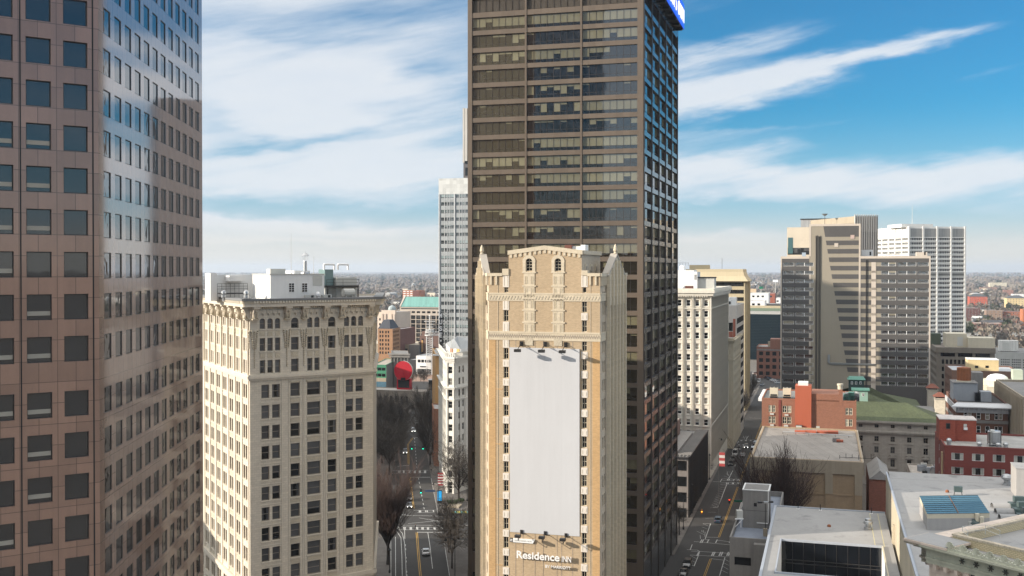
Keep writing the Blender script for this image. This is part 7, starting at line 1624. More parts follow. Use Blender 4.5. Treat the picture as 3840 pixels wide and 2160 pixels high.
for i in range(9):
    a, b_ = G(1692+8*i, 1918), G(1700+8*i, 1918); d, e = G(1704+8*i, 1925.5), G(1696+8*i, 1925.5); q.q(cols[i % 3], (*e, .14), (*d, .14), (*b_, .14), (*a, .14))
tag(q.build('painted_pavement'), None, None, kind='structure')
# ------------------------------------------------------------------ vehicles
def car_mb(kind, paint):
    body, win, whl, lights, tail = MB(), MB(), MB(), MB(), MB(); GLS = glass('car_glass', (.01,.011,.012), ior=1.5, warp=0) if 'car_glass' not in bpy.data.materials else bpy.data.materials['car_glass']; TY = bpy.data.materials.get('tyre') or plain('tyre', (.02,.02,.02), .8)
    HL = bpy.data.materials.get('headlight_lens') or plain('headlight_lens', (.6,.6,.58), .2); TL = bpy.data.materials.get('tail_lens') or plain('tail_lens', (.2,.01,.01), .3)
    # profile along y (front at +y): (y, z) lower body and greenhouse
    if kind == 'sedan': Lh, hw, belt, top, gl = 2.35, .91, .92, 1.45, (-1.55,-.95,.35,1.15)
    elif kind == 'suv': Lh, hw, belt, top, gl = 2.35, .96, 1.08, 1.75, (-2.15,-1.9,.35,1.1)
    elif kind == 'van': Lh, hw, belt, top, gl = 2.8, 1.0, 1.25, 2.4, (-2.7,-2.65,1.35,2.1)
    else: Lh, hw, belt, top, gl = 2.8, 1.0, 1.12, 1.85, (-.55,-.45,.75,1.4)
    def loft(mb, m, secs):
        n = len(secs[0]); k = len(mb.v); mi = mb.mi(m)
        for s in secs: mb.v.extend(s)
        for i in range(len(secs)-1):
            for j in range(n): a = k+i*n; jj = (j+1) % n; mb.f.append((a+j, a+jj, a+n+jj, a+n+j)); mb.m.append(mi)
        mb.f.append(tuple(k+j for j in reversed(range(n)))); mb.m.append(mi); mb.f.append(tuple(k+(len(secs)-1)*n+j for j in range(n))); mb.m.append(mi)
    def sec(y, w, z0, z1, r=.12): return [(-w+r,y,z0),(w-r,y,z0),(w,y,z0+r),(w,y,z1-r*1.3),(w-r,y,z1),(-w+r,y,z1),(-w,y,z1-r*1.3),(-w,y,z0+r)]
    fr = .62 if kind == 'sedan' else .78
    if kind == 'pickup':
        loft(body, paint, [sec(-Lh,hw*.93,.45,.98),sec(-Lh+.15,hw,.3,1.05),sec(-.5,hw,.3,1.08),sec(1.4,hw,.3,1.12),sec(Lh-.2,hw*.97,.32,1.0),sec(Lh,hw*.88,.45,.9)][::-1]); body.box(TY, -.8, .8, -2.6, -.75, 1.06, 1.09)
    else: loft(body, paint, [sec(-Lh,hw*.9,.42,belt-.1),sec(-Lh+.18,hw*.98,.28,belt-.02),sec(-.6,hw,.25,belt),sec(gl[3],hw,.25,belt),sec(Lh-.25,hw*.96,.28,belt-.2 if kind != 'van' else belt-.1),sec(Lh,hw*.85,.4,fr)][::-1])
    def gsec(y, w, z): return [(-w,y,belt-.03),(w,y,belt-.03),(w*.98,y,z),(-w*.98,y,z)]
    y0, y1, y2, y3 = gl; wt = hw*.8
    # greenhouse: glass lower, painted roof on top
    n = len(win.v); b0, b1 = [(-hw*.94,y0,belt-.04),(hw*.94,y0,belt-.04),(hw*.94,y3,belt-.04),(-hw*.94,y3,belt-.04)], [(-wt,y1,top-.06),(wt,y1,top-.06),(wt,y2,top-.06),(-wt,y2,top-.06)]
    win.hexa(GLS, b0, b1); body.hexa(paint, b1, [(-wt*.9,y1+.1,top),(wt*.9,y1+.1,top),(wt*.9,y2-.12,top),(-wt*.9,y2-.12,top)])
    for s in (-1, 1):
        for t in ((.02,), (.98,)):
            a = Vector((s*hw*.95, y0 if t[0] < .5 else y3, belt)); c = Vector((s*wt*1.01, y1 if t[0] < .5 else y2, top-.04)); body.tube(paint, a, c, .05, n=5)
        a = Vector((s*hw*.95, (y0+y3)/2, belt)); c = Vector((s*wt*1.01, (y1+y2)/2, top-.04)); body.tube(paint, a, c, .05, n=5)
        if kind == 'van': body.hexa(paint, [(s*hw*.95,y0,belt-.04),(s*hw*.96,y0,belt-.04),(s*hw*.96,.5,belt-.04),(s*hw*.95,.5,belt-.04)], [(s*wt*1.03,y1,top-.1),(s*wt*1.05,y1,top-.1),(s*wt*1.05,.5,top-.1),(s*wt*1.03,.5,top-.1)])
        lights.box(HL, s*hw*.66-.17, s*hw*.66+.17, Lh-.09, Lh+.015, fr-.13, fr+.02); tail.box(TL, s*hw*.72-.15, s*hw*.72+.15, -Lh-.015, -Lh+.1, belt-.33, belt-.15)
        body.box(paint, s*hw if s > 0 else -hw-.16, hw+.16 if s > 0 else -hw, gl[3]-.55, gl[3]-.4, belt-.02, belt+.14)
    body.box(TY, -.25, .25, -Lh-.02, -Lh+.05, belt-.42, belt-.3)
    w1 = MB(); r = .33 if kind != 'van' else .37
    w1.tube(TY, (-.11,0,0), (.11,0,0), r, n=14); w1.tube(STEEL, (-.115,0,0), (.115,0,0), r*.55, n=10)
    return body, win, w1, lights, tail, (Lh, hw, r)
CT = {}
def car(kind, col, u, v, head, label, z=.03, lit=0, group='cars and vans on the streets'):
    """head: azimuth the front points to"""
    pm = bpy.data.materials.get('car_paint_'+col)
    if not pm:
        c = dict(white=(.62,.62,.62), black=(.012,.012,.014), grey=(.10,.10,.105), silver=(.32,.33,.34), blue=(.03,.06,.10), red=(.22,.02,.02))[col]; pm = plain('car_paint_'+col, c, .3, var=.03, coat=1, metal=.0)
    key = (kind, col)
    if key not in CT:
        b, w, w1, l, t, d = car_mb(kind, pm); CT[key] = (b.mesh('car_body'), w.mesh('window'), w1.mesh('wheel'), l.mesh('headlight'), t.mesh('tail_light'), d)
    b, w, w1, l, t, (Lh, hw, r) = CT[key]
    p = G(u, v); o = empty({'sedan':'sedan_car','suv':'suv_car','van':'delivery_van','pickup':'pickup_truck'}[kind], (p[0], p[1], z), label, 'van' if kind == 'van' else 'truck' if kind == 'pickup' else 'car', group)
    o.rotation_euler = (0, 0, -R(head))
    for n, me in (('body', b), ('window', w), ('headlight', l), ('tail_light', t)): c = bpy.data.objects.new(n, me); COL.objects.link(c); c.parent = o
    if lit:
        hl = bpy.data.materials.get('lit_headlight') or plain('lit_headlight', (.8,.8,.75), .3, emit=((1,.95,.85), 5)); q = MB()
        for s in (-1, 1): q.blob(hl, (s*hw*.66, Lh, .62), .13, rnd=0)
        c = bpy.data.objects.new('lit_headlight', q.mesh('lit_headlight')); COL.objects.link(c); c.parent = o
    for x in (-1, 1):
        for y in (-1, 1): c = bpy.data.objects.new('wheel', w1); COL.objects.link(c); c.parent = o; c.location = (x*(hw-.1), y*Lh*.61, r)
PA = -6.6; RA = 16.4
for a in [('sedan','white',1597,2078,PA,'white sedan seen from behind driving away in the near lane',0),('sedan','black',1535,1902,PA+180,'black sedan with lit headlights first in the oncoming queue',1),('suv','black',1533,1876,PA+180,'dark SUV second in the oncoming queue behind the black sedan',0),('sedan','grey',1517,1838,PA+180,'dark grey sedan half hidden by the fan-shaped tree',0),
          ('suv','white',1550,1620,PA+180,'white SUV facing us on the shaded avenue between the trees',1),('sedan','black',1563,1602,PA,'black sedan beside the white SUV up the avenue',0),('sedan','silver',1564,1588,PA,'silver sedan roof just behind the black one up the avenue',0),('sedan','white',1580,1577,PA,'white sedan far up the avenue under bare branches',0),('suv','grey',1519,1700,PA+180,'dark SUV with amber light under the left trees',1),('sedan','black',1508,1645,PA+180,'black sedan under trees left of the yellow line bend',0),
          ('sedan','silver',1618,1436,80,'silver car crossing the far plaza',0),('sedan','white',1556,1510,PA,'white car at the far end of the avenue',0),('suv','white',1617,1531,PA,'white SUV parked at the far kerb beneath the orange block',0),
          ('suv','blue',2694,1958,RA,'dark blue SUV seen from behind on the right-hand street',0),('suv','black',2577,2125,RA+180,'black car parked at the near left kerb of the right-hand street',0),('sedan','black',2563,2156,RA+180,'second black parked car cut by the bottom edge',0),('van','white',2757,1708,RA+180,'white delivery van parked on the left of the right-hand street',0),('suv','black',2741,1745,RA+180,'black SUV parked in front of the white van',0),('suv','grey',2748,1728,RA+180,'dark grey SUV between the black SUV and the white van',0),('sedan','silver',2785,1712,RA,'silver-grey sedan passing the white van',0),('suv','black',2799,1680,RA+180,'black car with bright headlights at the far crossing',1),('sedan','black',2832,1668,RA,'black sedan half behind the theatre roof edge',0),('van','white',2825,1697,RA,'white van half hidden by the theatre corner',0),('sedan','grey',2770,1687,RA+180,'grey sedan parked behind the white van',0)]:
    car(*a[:6], lit=a[6])
cv = [(2833,1404,'white','suv','farthest white SUV of the row parked along the curving road'),(2848,1409,'white','sedan','white sedan second from the far end of the curved parked row'),(2862,1413,'white','suv','white SUV third from the far end of the curved parked row'),(2876,1419,'black','sedan','black sedan fourth in the curved parked row'),(2887,1424,'black','suv','dark SUV just right of the black sedan in the curved row'),(2899,1429,'white','sedan','white sedan after the two dark cars of the curved row'),(2909,1434,'silver','sedan','silver car second from the near end of the curved row'),(2918,1439,'white','suv','nearest white SUV of the row parked along the curving road')]
for u, v, c, k, lab in cv: car(k, c, u, v, 62, lab, group='cars parked along the curving road')
car('van', 'white', 2845, 1434, 205, 'white box van approaching on the curving road'); car('pickup', 'blue', 2857, 1447, 205, 'dark blue pickup in front of the white box van')
# ------------------------------------------------------------------ bare trees
BARK = plain('bark', (.042,.032,.026), .9, var=.3); TWIG = plain('reddish_twigs', (.070,.044,.038), .9, var=.3); TWIG2 = plain('grey_brown_twigs', (.068,.058,.050), .9, var=.3)
def tree_mb(h, spread, levels, seed, vase=True, tw=TWIG, trunk_h=.25, r0=.28, kids=(7,5,4,4)):
    rr = random.Random(seed); tr, cr = MB(), MB(); th = h*trunk_h
    tr.tube(BARK, (0,0,0), (0,0,th*.35), r0*1.35, r0, 8); tr.tube(BARK, (0,0,th*.35), (0,0,th), r0, r0*.85, 8)
    def grow(p, d, L, r, lv):
        segs = 3 if lv < 3 else 2
        for s in range(segs):
            d = (d+Vector((rr.gauss(0,.10), rr.gauss(0,.10), .10 if vase else .03))).normalized(); q = p+d*(L/segs); r1 = r*(.82 if lv else .85)
            (tr if lv == 0 else cr).tube(BARK if lv < 2 else tw, p, q, max(r,.022), max(r1,.02), 5 if lv < 1 else 4 if lv < 2 else 3, cap=False)
            if lv < levels-1:
                n = kids[lv]/segs; n = int(n)+(rr.random() < n-int(n))
                for _ in range(n):
                    t = rr.random(); a = d.orthogonal().normalized(); a.rotate(Matrix.Rotation(rr.uniform(0, 6.283), 3, d)); ang = rr.uniform(.16, .45) if vase else rr.uniform(.45, 1.0)
                    grow(p+(q-p)*t, (d*math.cos(ang)+a*math.sin(ang)), L*rr.uniform(.45, .68), r1*.52, lv+1)
            p, r = q, r1
    n = kids[0]
    for i in range(n):
        a = 2*math.pi*i/n+rr.uniform(-.3,.3); sp = spread*rr.uniform(.55, 1.15); grow(Vector((0,0,th*rr.uniform(.8,1))), Vector((math.cos(a)*sp, math.sin(a)*sp, 1)).normalized(), (h-th)*rr.uniform(.62,.8), r0*.5, 0)
    if not vase: grow(Vector((0,0,th)), Vector((0,0,1)), (h-th)*.75, r0*.7, 0)
    return tr, cr
TT = {}
def tree(kind, u, v, h, rot, label, group, z=0.1, p=None, name='bare_tree'):
    spec = dict(vase=(20, .60, 4, 3, True, TWIG, .25, .32, (13,6,6)), wide=(14, .85, 4, 4, False, TWIG2, .24, .26, (6,9,9)), slim=(11, .45, 4, 6, False, TWIG2, .28, .15, (5,7,6)), round=(13, .7, 4, 8, True, TWIG2, .22, .24, (6,7,7)))[kind]
    if kind not in TT: a, c = tree_mb(*spec); TT[kind] = (a.mesh('trunk'), c.mesh('crown'))
    p = p or G(u, v); o = empty(name, (p[0], p[1], z), label, 'tree', group); o.rotation_euler = (0,0,rot); k = h/spec[0]; o.scale = (k, k, k)
    for n, me in zip(('trunk', 'crown'), TT[kind]): c = bpy.data.objects.new(n, me); COL.objects.link(c); c.parent = o
AV = 'bare trees along the avenue'
tree('vase', 1455, 2118, 20.5, 0, 'big fan-shaped bare tree with reddish twigs in front of the terracotta tower', AV)
tree('slim', 1683, 2073, 13, 1, 'slender bare street tree left of the bronze tower base, farther of two', AV); tree('slim', 1695, 2133, 13.5, 2.2, 'slender bare street tree left of the bronze tower base, nearer of two', AV)
tree('wide', 1720, 1881, 17, .5, 'spreading bare tree in front of the white wedge building', AV); tree('wide', 1460, 1782, 17, 2, 'wide bare tree on the left pavement beyond the far crossing', AV)
rr = random.Random(21)
for i, (k, u, v, h) in enumerate((('round',1613,1742,15),('round',1606,1704,16),('round',1598,1668,15),('round',1594,1632,15),('round',1590,1600,14),('round',1588,1570,14))): tree(k, u, v, h, rr.random()*6, f'{("nearest","second","third","fourth","fifth","farthest")[i]} bare tree along the right kerb of the avenue', AV)
for i, (u, v) in enumerate([(1432,1738),(1478,1725),(1440,1690),(1482,1682),(1425,1660),(1500,1652),(1455,1648),(1430,1622),(1508,1618),(1470,1612),(1440,1590),(1520,1586),(1490,1580),(1420,1570),(1460,1560),(1530,1552),(1500,1545),(1435,1545),(1412,1700),(1405,1640),(1395,1590)]):
    tree('round' if i % 3 else 'wide', u, v, rr.uniform(11,15) if v > 1600 else rr.uniform(7,9.5), rr.random()*6, 'bare brown park tree among others left of the avenue', 'bare trees in the park left of the avenue')
tree('vase', 2899, 1905, 24, 2.5, 'large fan-shaped bare tree against the windowless beige wall', None, p=at(2903, 1900, 252)[:2])
for i, (u, v) in enumerate(((2806,1640),(2812,1605),(2818,1575),(2822,1545),(2826,1520),(2820,1490))): s, o_ = sh(u, v); tree('round', 0, 0, rr.uniform(9,12), rr.random()*6, 'dark bare street tree beside the narrow ornate blocks', 'bare trees far up the right-hand street', p=rf(s, -11))
for i, s in enumerate((22, 42, 66, 92, 118)): tree('slim', 0, 0, rr.uniform(6,8), i, ('first','second','third','fourth','fifth')[i]+' small bare kerbside tree from the near end of the right-hand street', 'small trees on the right-hand street', p=rf(s, -11.5))
for i, (u, v) in enumerate(((1560,1428),(1578,1432),(1600,1426),(1548,1440),(1640,1430),(1590,1440))): tree('slim', u, v, 7, i, 'thin young bare tree on the far plaza', 'young trees on the plaza')
# ------------------------------------------------------------------ street lamps, signals, people
def lamp(u, v, h, arm, label, group, p=None, head=BLACK):
    p = p or G(u, v); o = empty('street_lamp', (p[0], p[1], .13), label, 'street lamp', group)
    m = MB(); m.lathe(BLACK, (0,0,0), [(.28,0),(.28,.5),(.12,.8),(.10,1.2)], 8); m.tube(BLACK, (0,0,1.1), (0,0,h), .1, .07, 7)
    if arm:
        n = 6
        for i in range(n):
            t0, t1 = math.pi/2*i/n, math.pi/2*(i+1)/n; m.tube(BLACK, (arm*(1-math.cos(t0)), 0, h+math.sin(t0)*.9), (arm*(1-math.cos(t1)), 0, h+math.sin(t1)*.9), .06, n=5)
    q = m.build('pole'); q.parent = o; m = MB(); x = arm; z = h+.9 if arm else h
    m.lathe(head, (x,0,z-.75), [(.08,.75),(.16,.5),(.34,.25),(.36,.05),(.2,0)], 10); q = m.build('lamp_head'); q.parent = o; return o
LG = 'black street lamps'
lamp(1645,1930,8.5,-1.6,'black street lamp with curved arm beside the white wedge building',LG); lamp(1454,2062,7.5,2.6,'street lamp reaching over the tram lane from behind the fan-shaped tree',LG)
lamp(1706,2178,9,-2.2,'black street lamp under the bare trees at the bottom left of the bronze tower',LG); lamp(1721,2023,7,0,'lone dark post on the grey pavement left of the bronze tower',LG); lamp(1676,2012,8,-2,'street lamp behind the slender tree at the crossing',LG); lamp(1752,1880,7,0,'dark post right of the spreading tree at the wedge building',LG)
for i, (s, h) in enumerate(((14,9),(40,8),(60,9),(84,9),(112,9),(140,9),(168,9),(205,9))): lamp(0,0,h,1.6 if i % 2 else 0,('first','second','third','fourth','fifth','sixth','seventh','eighth')[i]+' black lamp post from the near end of the right-hand street',LG,p=rf(s+2,-10.2))
lamp(0,0,8,-2.2,'street lamp in front of the stained concrete parking deck',LG,p=rf(5,8)); lamp(1461,2150,6,0,'dark post at the foot of the fan-shaped tree',LG)
def signal(u, v, h, arm, n, lit, label, p=None, hd=0, sign=None):
    p = p or G(u, v); o = empty('traffic_signal', (p[0], p[1], .13), label, 'traffic light', 'traffic signals'); o.rotation_euler = (0,0,R(hd))
    m = MB(); m.tube(BLACK, (0,0,0), (0,0,h+.6), .14, .1, 7); m.tube(BLACK, (0,0,h), (arm,0,h+.5), .08, .05, 6); q = m.build('pole'); q.parent = o
    hs = bpy.data.materials.get('signal_'+lit) or plain('signal_'+lit, dict(green=(0,.4,.25), red=(.5,.02,.01), amber=(.45,.2,.03))[lit], .3, emit=(dict(green=(0,1,.55), red=(1,.05,.02), amber=(1,.45,.05))[lit], 2.5))
    for i in range(n):
        x = arm*(1-i*.62); m = MB(); m.box(BLACK if lit != 'amber' else plain('amber_signal_box', (.35,.16,.03), .5), x-.24, x+.24, -.2, .2, h-.55, h+.75); q = m.build('signal_head'); q.parent = o
        m = MB(); zz = dict(green=h-.3, amber=h+.1, red=h+.5)[lit]; m.lathe(hs, (x,-.24,zz), [(.17,-.1),(.19,0),(.17,.1)], 10); q2 = m.build('lens'); q2.parent = q
    if sign:
        m = MB(); m.box(sign[0], sign[1], sign[2], -.05, .05, h-.1, h+.45); q = m.build('street_sign'); q.parent = o
    return o
SGN = plain('green_sign', (.0,.16,.09), .5); SBL = plain('blue_sign', (.05,.09,.18), .5)
signal(1612,1748,6.6,-6.6,2,'green','traffic signal arm with two green lights across the avenue at the far crossing'); signal(1645,1934,7,-5.2,1,'green','traffic signal with blue street sign at the near crossing of the avenue',sign=(SBL,-4,-1))
s_, o_ = sh(2648,2010); signal(0,0,6.5,6,1,'amber','amber-cased traffic signal over the right-hand street crossing',p=rf(sh(2600,2012)[0],-10.5),hd=-8)
s1_ = signal(0,0,6.6,-6.5,1,'red','red traffic signal with a green street name sign over the right-hand street',p=rf(sh(2715,1965)[0],8),hd=-8,sign=(SGN,-5.2,-1.6)); signal(0,0,6,-5,1,'green','far green traffic signal up the right-hand street',p=rf(sh(2842,1620)[0],8))
g_ = Fr((0,-.06),(1,-.06)); m_ = MB()
def person_parts(seed, coat, legs, stride):
    """a walking figure grown over a skeleton with a skin modifier"""
    sk = [(0,0,.95,.14),(0,0,1.15,.15),(0,0,1.38,.17),(0,0,1.50,.07),(0,0,1.60,.095),(0,.02,1.72,.085)]
    E_ = [(0,1),(1,2),(2,3),(3,4),(4,5)]; V_ = [s[:3] for s in sk]; r_ = [s[3] for s in sk]
    for s in (-1, 1):
        k = len(V_); y = stride*s; V_ += [(s*.10,0,.88),(s*.10,y*.5+.05,.50),(s*.10,y,.09),(s*.10,y+.17,.04)]; r_ += [.10,.07,.05,.04]; E_ += [(0,k),(k,k+1),(k+1,k+2),(k+2,k+3)]
        k = len(V_); V_ += [(s*.20,0,1.40),(s*.25,-y*.35,1.14),(s*.24,-y*.5+.1,.92),(s*.24,-y*.5+.14,.83)]; r_ += [.065,.05,.04,.045]; E_ += [(2,k),(k,k+1),(k+1,k+2),(k+2,k+3)]
    me = bpy.data.meshes.new('skeleton'); me.from_pydata(V_, E_, []); ob = bpy.data.objects.new('skeleton', me); COL.objects.link(ob)
    md = ob.modifiers.new('s', 'SKIN'); 
    for i, r in enumerate(r_): me.skin_vertices[0].data[i].radius = (r, r*.85)
    me.skin_vertices[0].data[0].use_root = True
    sub = ob.modifiers.new('d', 'SUBSURF'); sub.levels = 1; sub.render_levels = 1
    bpy.context.view_layer.update(); out = bpy.data.meshes.new_from_object(ob.evaluated_get(bpy.context.evaluated_depsgraph_get())); bpy.data.objects.remove(ob); out.name = 'person'
    SK = bpy.data.materials.get('skin') or plain('skin', (.36,.22,.16), .6); out.materials.clear()
    for m in (coat, legs, SK): out.materials.append(m)
    for p in out.polygons:
        z = p.center.z; x = abs(p.center.x); p.material_index = 2 if z > 1.47 or (z < .9 and x > .19) else (0 if z > .86 else 1); p.use_smooth = True
    hair = MB(); hair.blob(plain('dark_hair_%d' % seed, (.02,.015,.012), .8), (0,-.015,1.725), .105, 1, 1.05, .8, .03, 10, 6)
    return out, hair.mesh('hair')
dk = plain('black_coat', (.014,.014,.016), .8); bj = plain('dark_trousers', (.025,.027,.035), .8); gc = plain('grey_jacket', (.10,.10,.11), .8); bl_ = plain('navy_jacket', (.02,.025,.05), .8)
PT = [person_parts(1, dk, bj, .28), person_parts(2, gc, bj, .05), person_parts(3, bl_, dk, .2)]
def person(k, u, v, hd, label, z=.13, p=None):
    p = p or G(u, v); o = bpy.data.objects.new('person', PT[k][0]); COL.objects.link(o); o.location = (p[0], p[1], z); o.rotation_euler = (0,0,R(hd)); tag(o, label, 'person', 'people on foot'); c = bpy.data.objects.new('hair', PT[k][1]); COL.objects.link(c); c.parent = o
person(0,1558,1988,90,'person in black walking across the near crosswalk',z=.03); person(0,1423,2010,170,'person in black walking beside the terracotta tower wall'); person(2,1419,1797,0,'person in navy standing far left by the bare park trees')
person(1,1643,1790,0,'person in grey jacket of a pair by the white wedge building'); person(2,1647,1792,180,'person in navy of a pair by the white wedge building'); person(0,1617,1775,0,'dark clothed person near the avenue kerb at the far crossing')
# red canopy stripes, blue kiosk, planters, bins
solo('striped_banner', 'red and white striped banner stand at the corner of the wedge building', 'banner', lambda q: [q.box(plain('banner_red', (.33,.03,.035), .7), G(1652,1834)[0]-.9, G(1652,1834)[0]+.9, G(1652,1834)[1]-.1, G(1652,1834)[1]+.1, 1.2+.9*i, 1.75+.9*i) for i in range(5)]+[q.box(WHITE, G(1652,1834)[0]-.9, G(1652,1834)[0]+.9, G(1652,1834)[1]-.09, G(1652,1834)[1]+.09, 1.75+.9*i, 2.1+.9*i) for i in range(4)]+[q.tube(BLACK, (*G(1648,1834),.1), (*G(1648,1834),5.8), .06, n=5)], (*G(1652,1834), .13))
kp = G(1649,1889); s = empty('kiosk', (*kp, .13), 'glowing blue information kiosk screen on the corner pavement', 'kiosk'); m = MB(); m.box(BLACK, kp[0]-.75, kp[0]+.75, kp[1]-.2, kp[1]+.2, .13, 4.2); m.build('cabinet', s); m = MB(); m.box(plain('blue_screen', (.02,.2,.4), .2, emit=((.02,.30,.62), .8)), kp[0]-.62, kp[0]+.62, kp[1]-.24, kp[1]-.2, 1.0, 4.0); m.build('screen', s)
GP = plain('evergreen_shrub', (.03,.045,.02), .9, var=.4)
for i, (u, v, lab) in enumerate(((1689,1894,'left dark shrub in the raised bed by the wedge building'),(1708,1894,'middle dark shrub in the raised bed by the wedge building'),(1730,1886,'dark shrub at the foot of the spreading tree'))): p = G(u, v); solo('shrub', lab, 'shrub', lambda q: [q.blob(GP, (p[0]+random.uniform(-.7,.7), p[1]+random.uniform(-.5,.5), .6+random.uniform(0,.7)), random.uniform(.3,.5), rnd=.35) for _ in range(26)], (*p, .13))
p = G(1694,1900); solo('planter', 'low concrete planter bed on the corner pavement', 'planter', lambda q: q.prism(BEIGEC, ccw([G(1678,1903),(G(1720,1908)),G(1733,1897),G(1690,1893)]), .13, .55), (*p, .13))
p = G(1627,1462); solo('bus_shelter', 'dark kiosk hut at the far end of the avenue', 'kiosk', lambda q: [q.box(BLACK, p[0]-3, p[0]+3, p[1]-2, p[1]+2, .1, 6), q.box(GREYM, p[0]-3.5, p[0]+3.5, p[1]-2.5, p[1]+2.5, 6, 6.4)], (*p, .13))
p = rf(sh(2760,1640)[0]-6, -9.9); CHW = plain('chevron_white', (.6,.55,.53), .6); CHR = plain('chevron_red', (.38,.06,.06), .6)
def chev(q):
    P0 = at(2697, 1740, 300); g = Fr(P0[:2], mv(P0[:2], E1, 3)); z = P0[2]-.6
    for i in range(5): m = CHR if i % 2 == 0 else CHW; q.hexa(m, [g.p(0,.1,z+.8*i), g.p(1.6,.1,z+.8*i), g.p(1.6,0,z+.8*i), g.p(0,0,z+.8*i)], [g.p(0,.1,z+.78+.8*i), g.p(1.6,.1,z+.78+.8*i), g.p(1.6,0,z+.78+.8*i), g.p(0,0,z+.78+.8*i)])
    q.tube(BLACK, g.p(-.1,.05,.13), g.p(-.1,.05,z+4.2), .08, n=5)
solo('chevron_banner', 'red and white chevron banner on a post by the ivory tower side', 'banner', chev, at(2697, 1740, 300)[:2]+(.13,))
# ------------------------------------------------------------------ brick ruin, dark glass block and low roofs up the right-hand street
b = blk('brick_ruin', 'derelict red brick building with empty dark window openings by the curving road', 'building', 2838, 700, 2940, 1300, 26, brick('weathered_brick', (.22,.105,.075), streak=.25), par=.6); f, l = b.f, b.l; zt = b.zt
op = [(1.6+4.3*i, 4.2+4.3*i, zt-5.8-4.4*k, zt-3.2-4.4*k) for i in range(4) for k in range(6)]; ol = [(3+4*i, 5+4*i, zt-5.8-4.4*k, zt-3.2-4.4*k) for i in range(5) for k in range(6)]
wall(b.part('wall'), b.wm, f, 0, f.L, 0, zt-.02, op, .8); wall(b.part('wall'), b.wm, l, 0, l.L, 0, zt-.02, ol, .8)
for n in 'rk': g = getattr(b, n); wall(b.part('wall'), b.wm, g, 0, g.L, 0, zt-.02)
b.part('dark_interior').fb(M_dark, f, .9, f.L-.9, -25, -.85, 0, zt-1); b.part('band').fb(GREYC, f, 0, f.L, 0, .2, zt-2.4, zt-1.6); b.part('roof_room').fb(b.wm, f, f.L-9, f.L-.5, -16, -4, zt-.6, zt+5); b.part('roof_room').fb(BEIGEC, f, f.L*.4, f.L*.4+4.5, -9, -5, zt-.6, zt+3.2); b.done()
b = blk('dark_glass_block', 'low dark blue glass building with pale roof edge behind the brick ruin', 'office block', 2760, 850, 2960, 1166, 60, plain('pale_edge', (.42,.42,.40)), ROOFG, par=.5); f = b.f; zt = b.zt
wall(b.part('wall'), b.wm, f, 0, f.L, zt-2.4, zt-.02); b.part('glass_wall').fb(glass('dark_blue_glass', (.008,.018,.026), ior=1.45, warp=.1), f, 0, f.L, -.4, 0, 0, zt-2.4)
for i in range(24): b.part('mullion').fb(plain('teal_mullion', (.03,.06,.07)), f, 0, f.L, 0, .12, zt-3.6-1.25*i, zt-3.5-1.25*i)
for n in 'rkl': g = getattr(b, n); wall(b.part('wall'), M_dkframe, g, 0, g.L, 0, zt-.02)
b.part('green_parapet').fb(plain('dull_green_rail', (.16,.21,.15)), f, 0, f.L, -9, -8, zt, zt+2.2); b.part('tan_parapet').fb(TANC, f, 0, f.L, -16, -15, zt, zt+4); b.done()
for u0, u1, d0, vt, vb, m, lab in ((2812,2868,980,1127,0,WHITEP,'white low roof plant room behind the dark glass block'),(2868,2930,1010,1140,0,stone('dark_flat', (.10,.10,.10)),'dark flat roofed shed right of the white plant room'),(2814,2882,1150,1099,0,WHITEP,'white warehouse with a faded sign band'),(2880,2906,1190,1100,0,REDP,'small red and white warehouse end'),(2906,2930,1260,1118,0,WHITEP,'white sawtooth roofed shed by the striped tower')):
    b = blk('warehouse', lab, 'warehouse', u0, d0, u1, vt, 30, m, ROOFW, group='low warehouses up the right-hand street', par=.3); walls(b, {'f': [(2+5*i, 4.5+5*i, b.zt-4.5, b.zt-2.6, 'plain') for i in range(int(b.f.L/5.2))]}, W_dark); b.done()
for u0, u1, va, vb, d0, m, lab in ((2898,2918,1049,1058,1500,WHITE,'blank white billboard on a post among bare trees'),(2847,2861,1075,1083,1450,SGN,'green highway sign beside the bare woods'),(2814,2836,1083,1097,1300,plain('banded_billboard', (.55,.42,.28)),'tan banded billboard above the warehouses')):
    q0 = at(u0, 1014, d0)[:2]; g = Fr(q0, mv(q0, E1, 60)); L9 = g.u(u1); z0, z1 = g.z(u0, vb), g.z(u0, va); s = empty('billboard', (*q0, 0), lab, 'billboard'); mm = MB(); mm.fb(m, g, 0, L9, -.3, 0, z0, z1); mm.build('panel', s); mm = MB(); mm.tube(GREYM, g.p(L9/2,-.5,0), g.p(L9/2,-.5,z1), .4, n=6); mm.build('post', s)
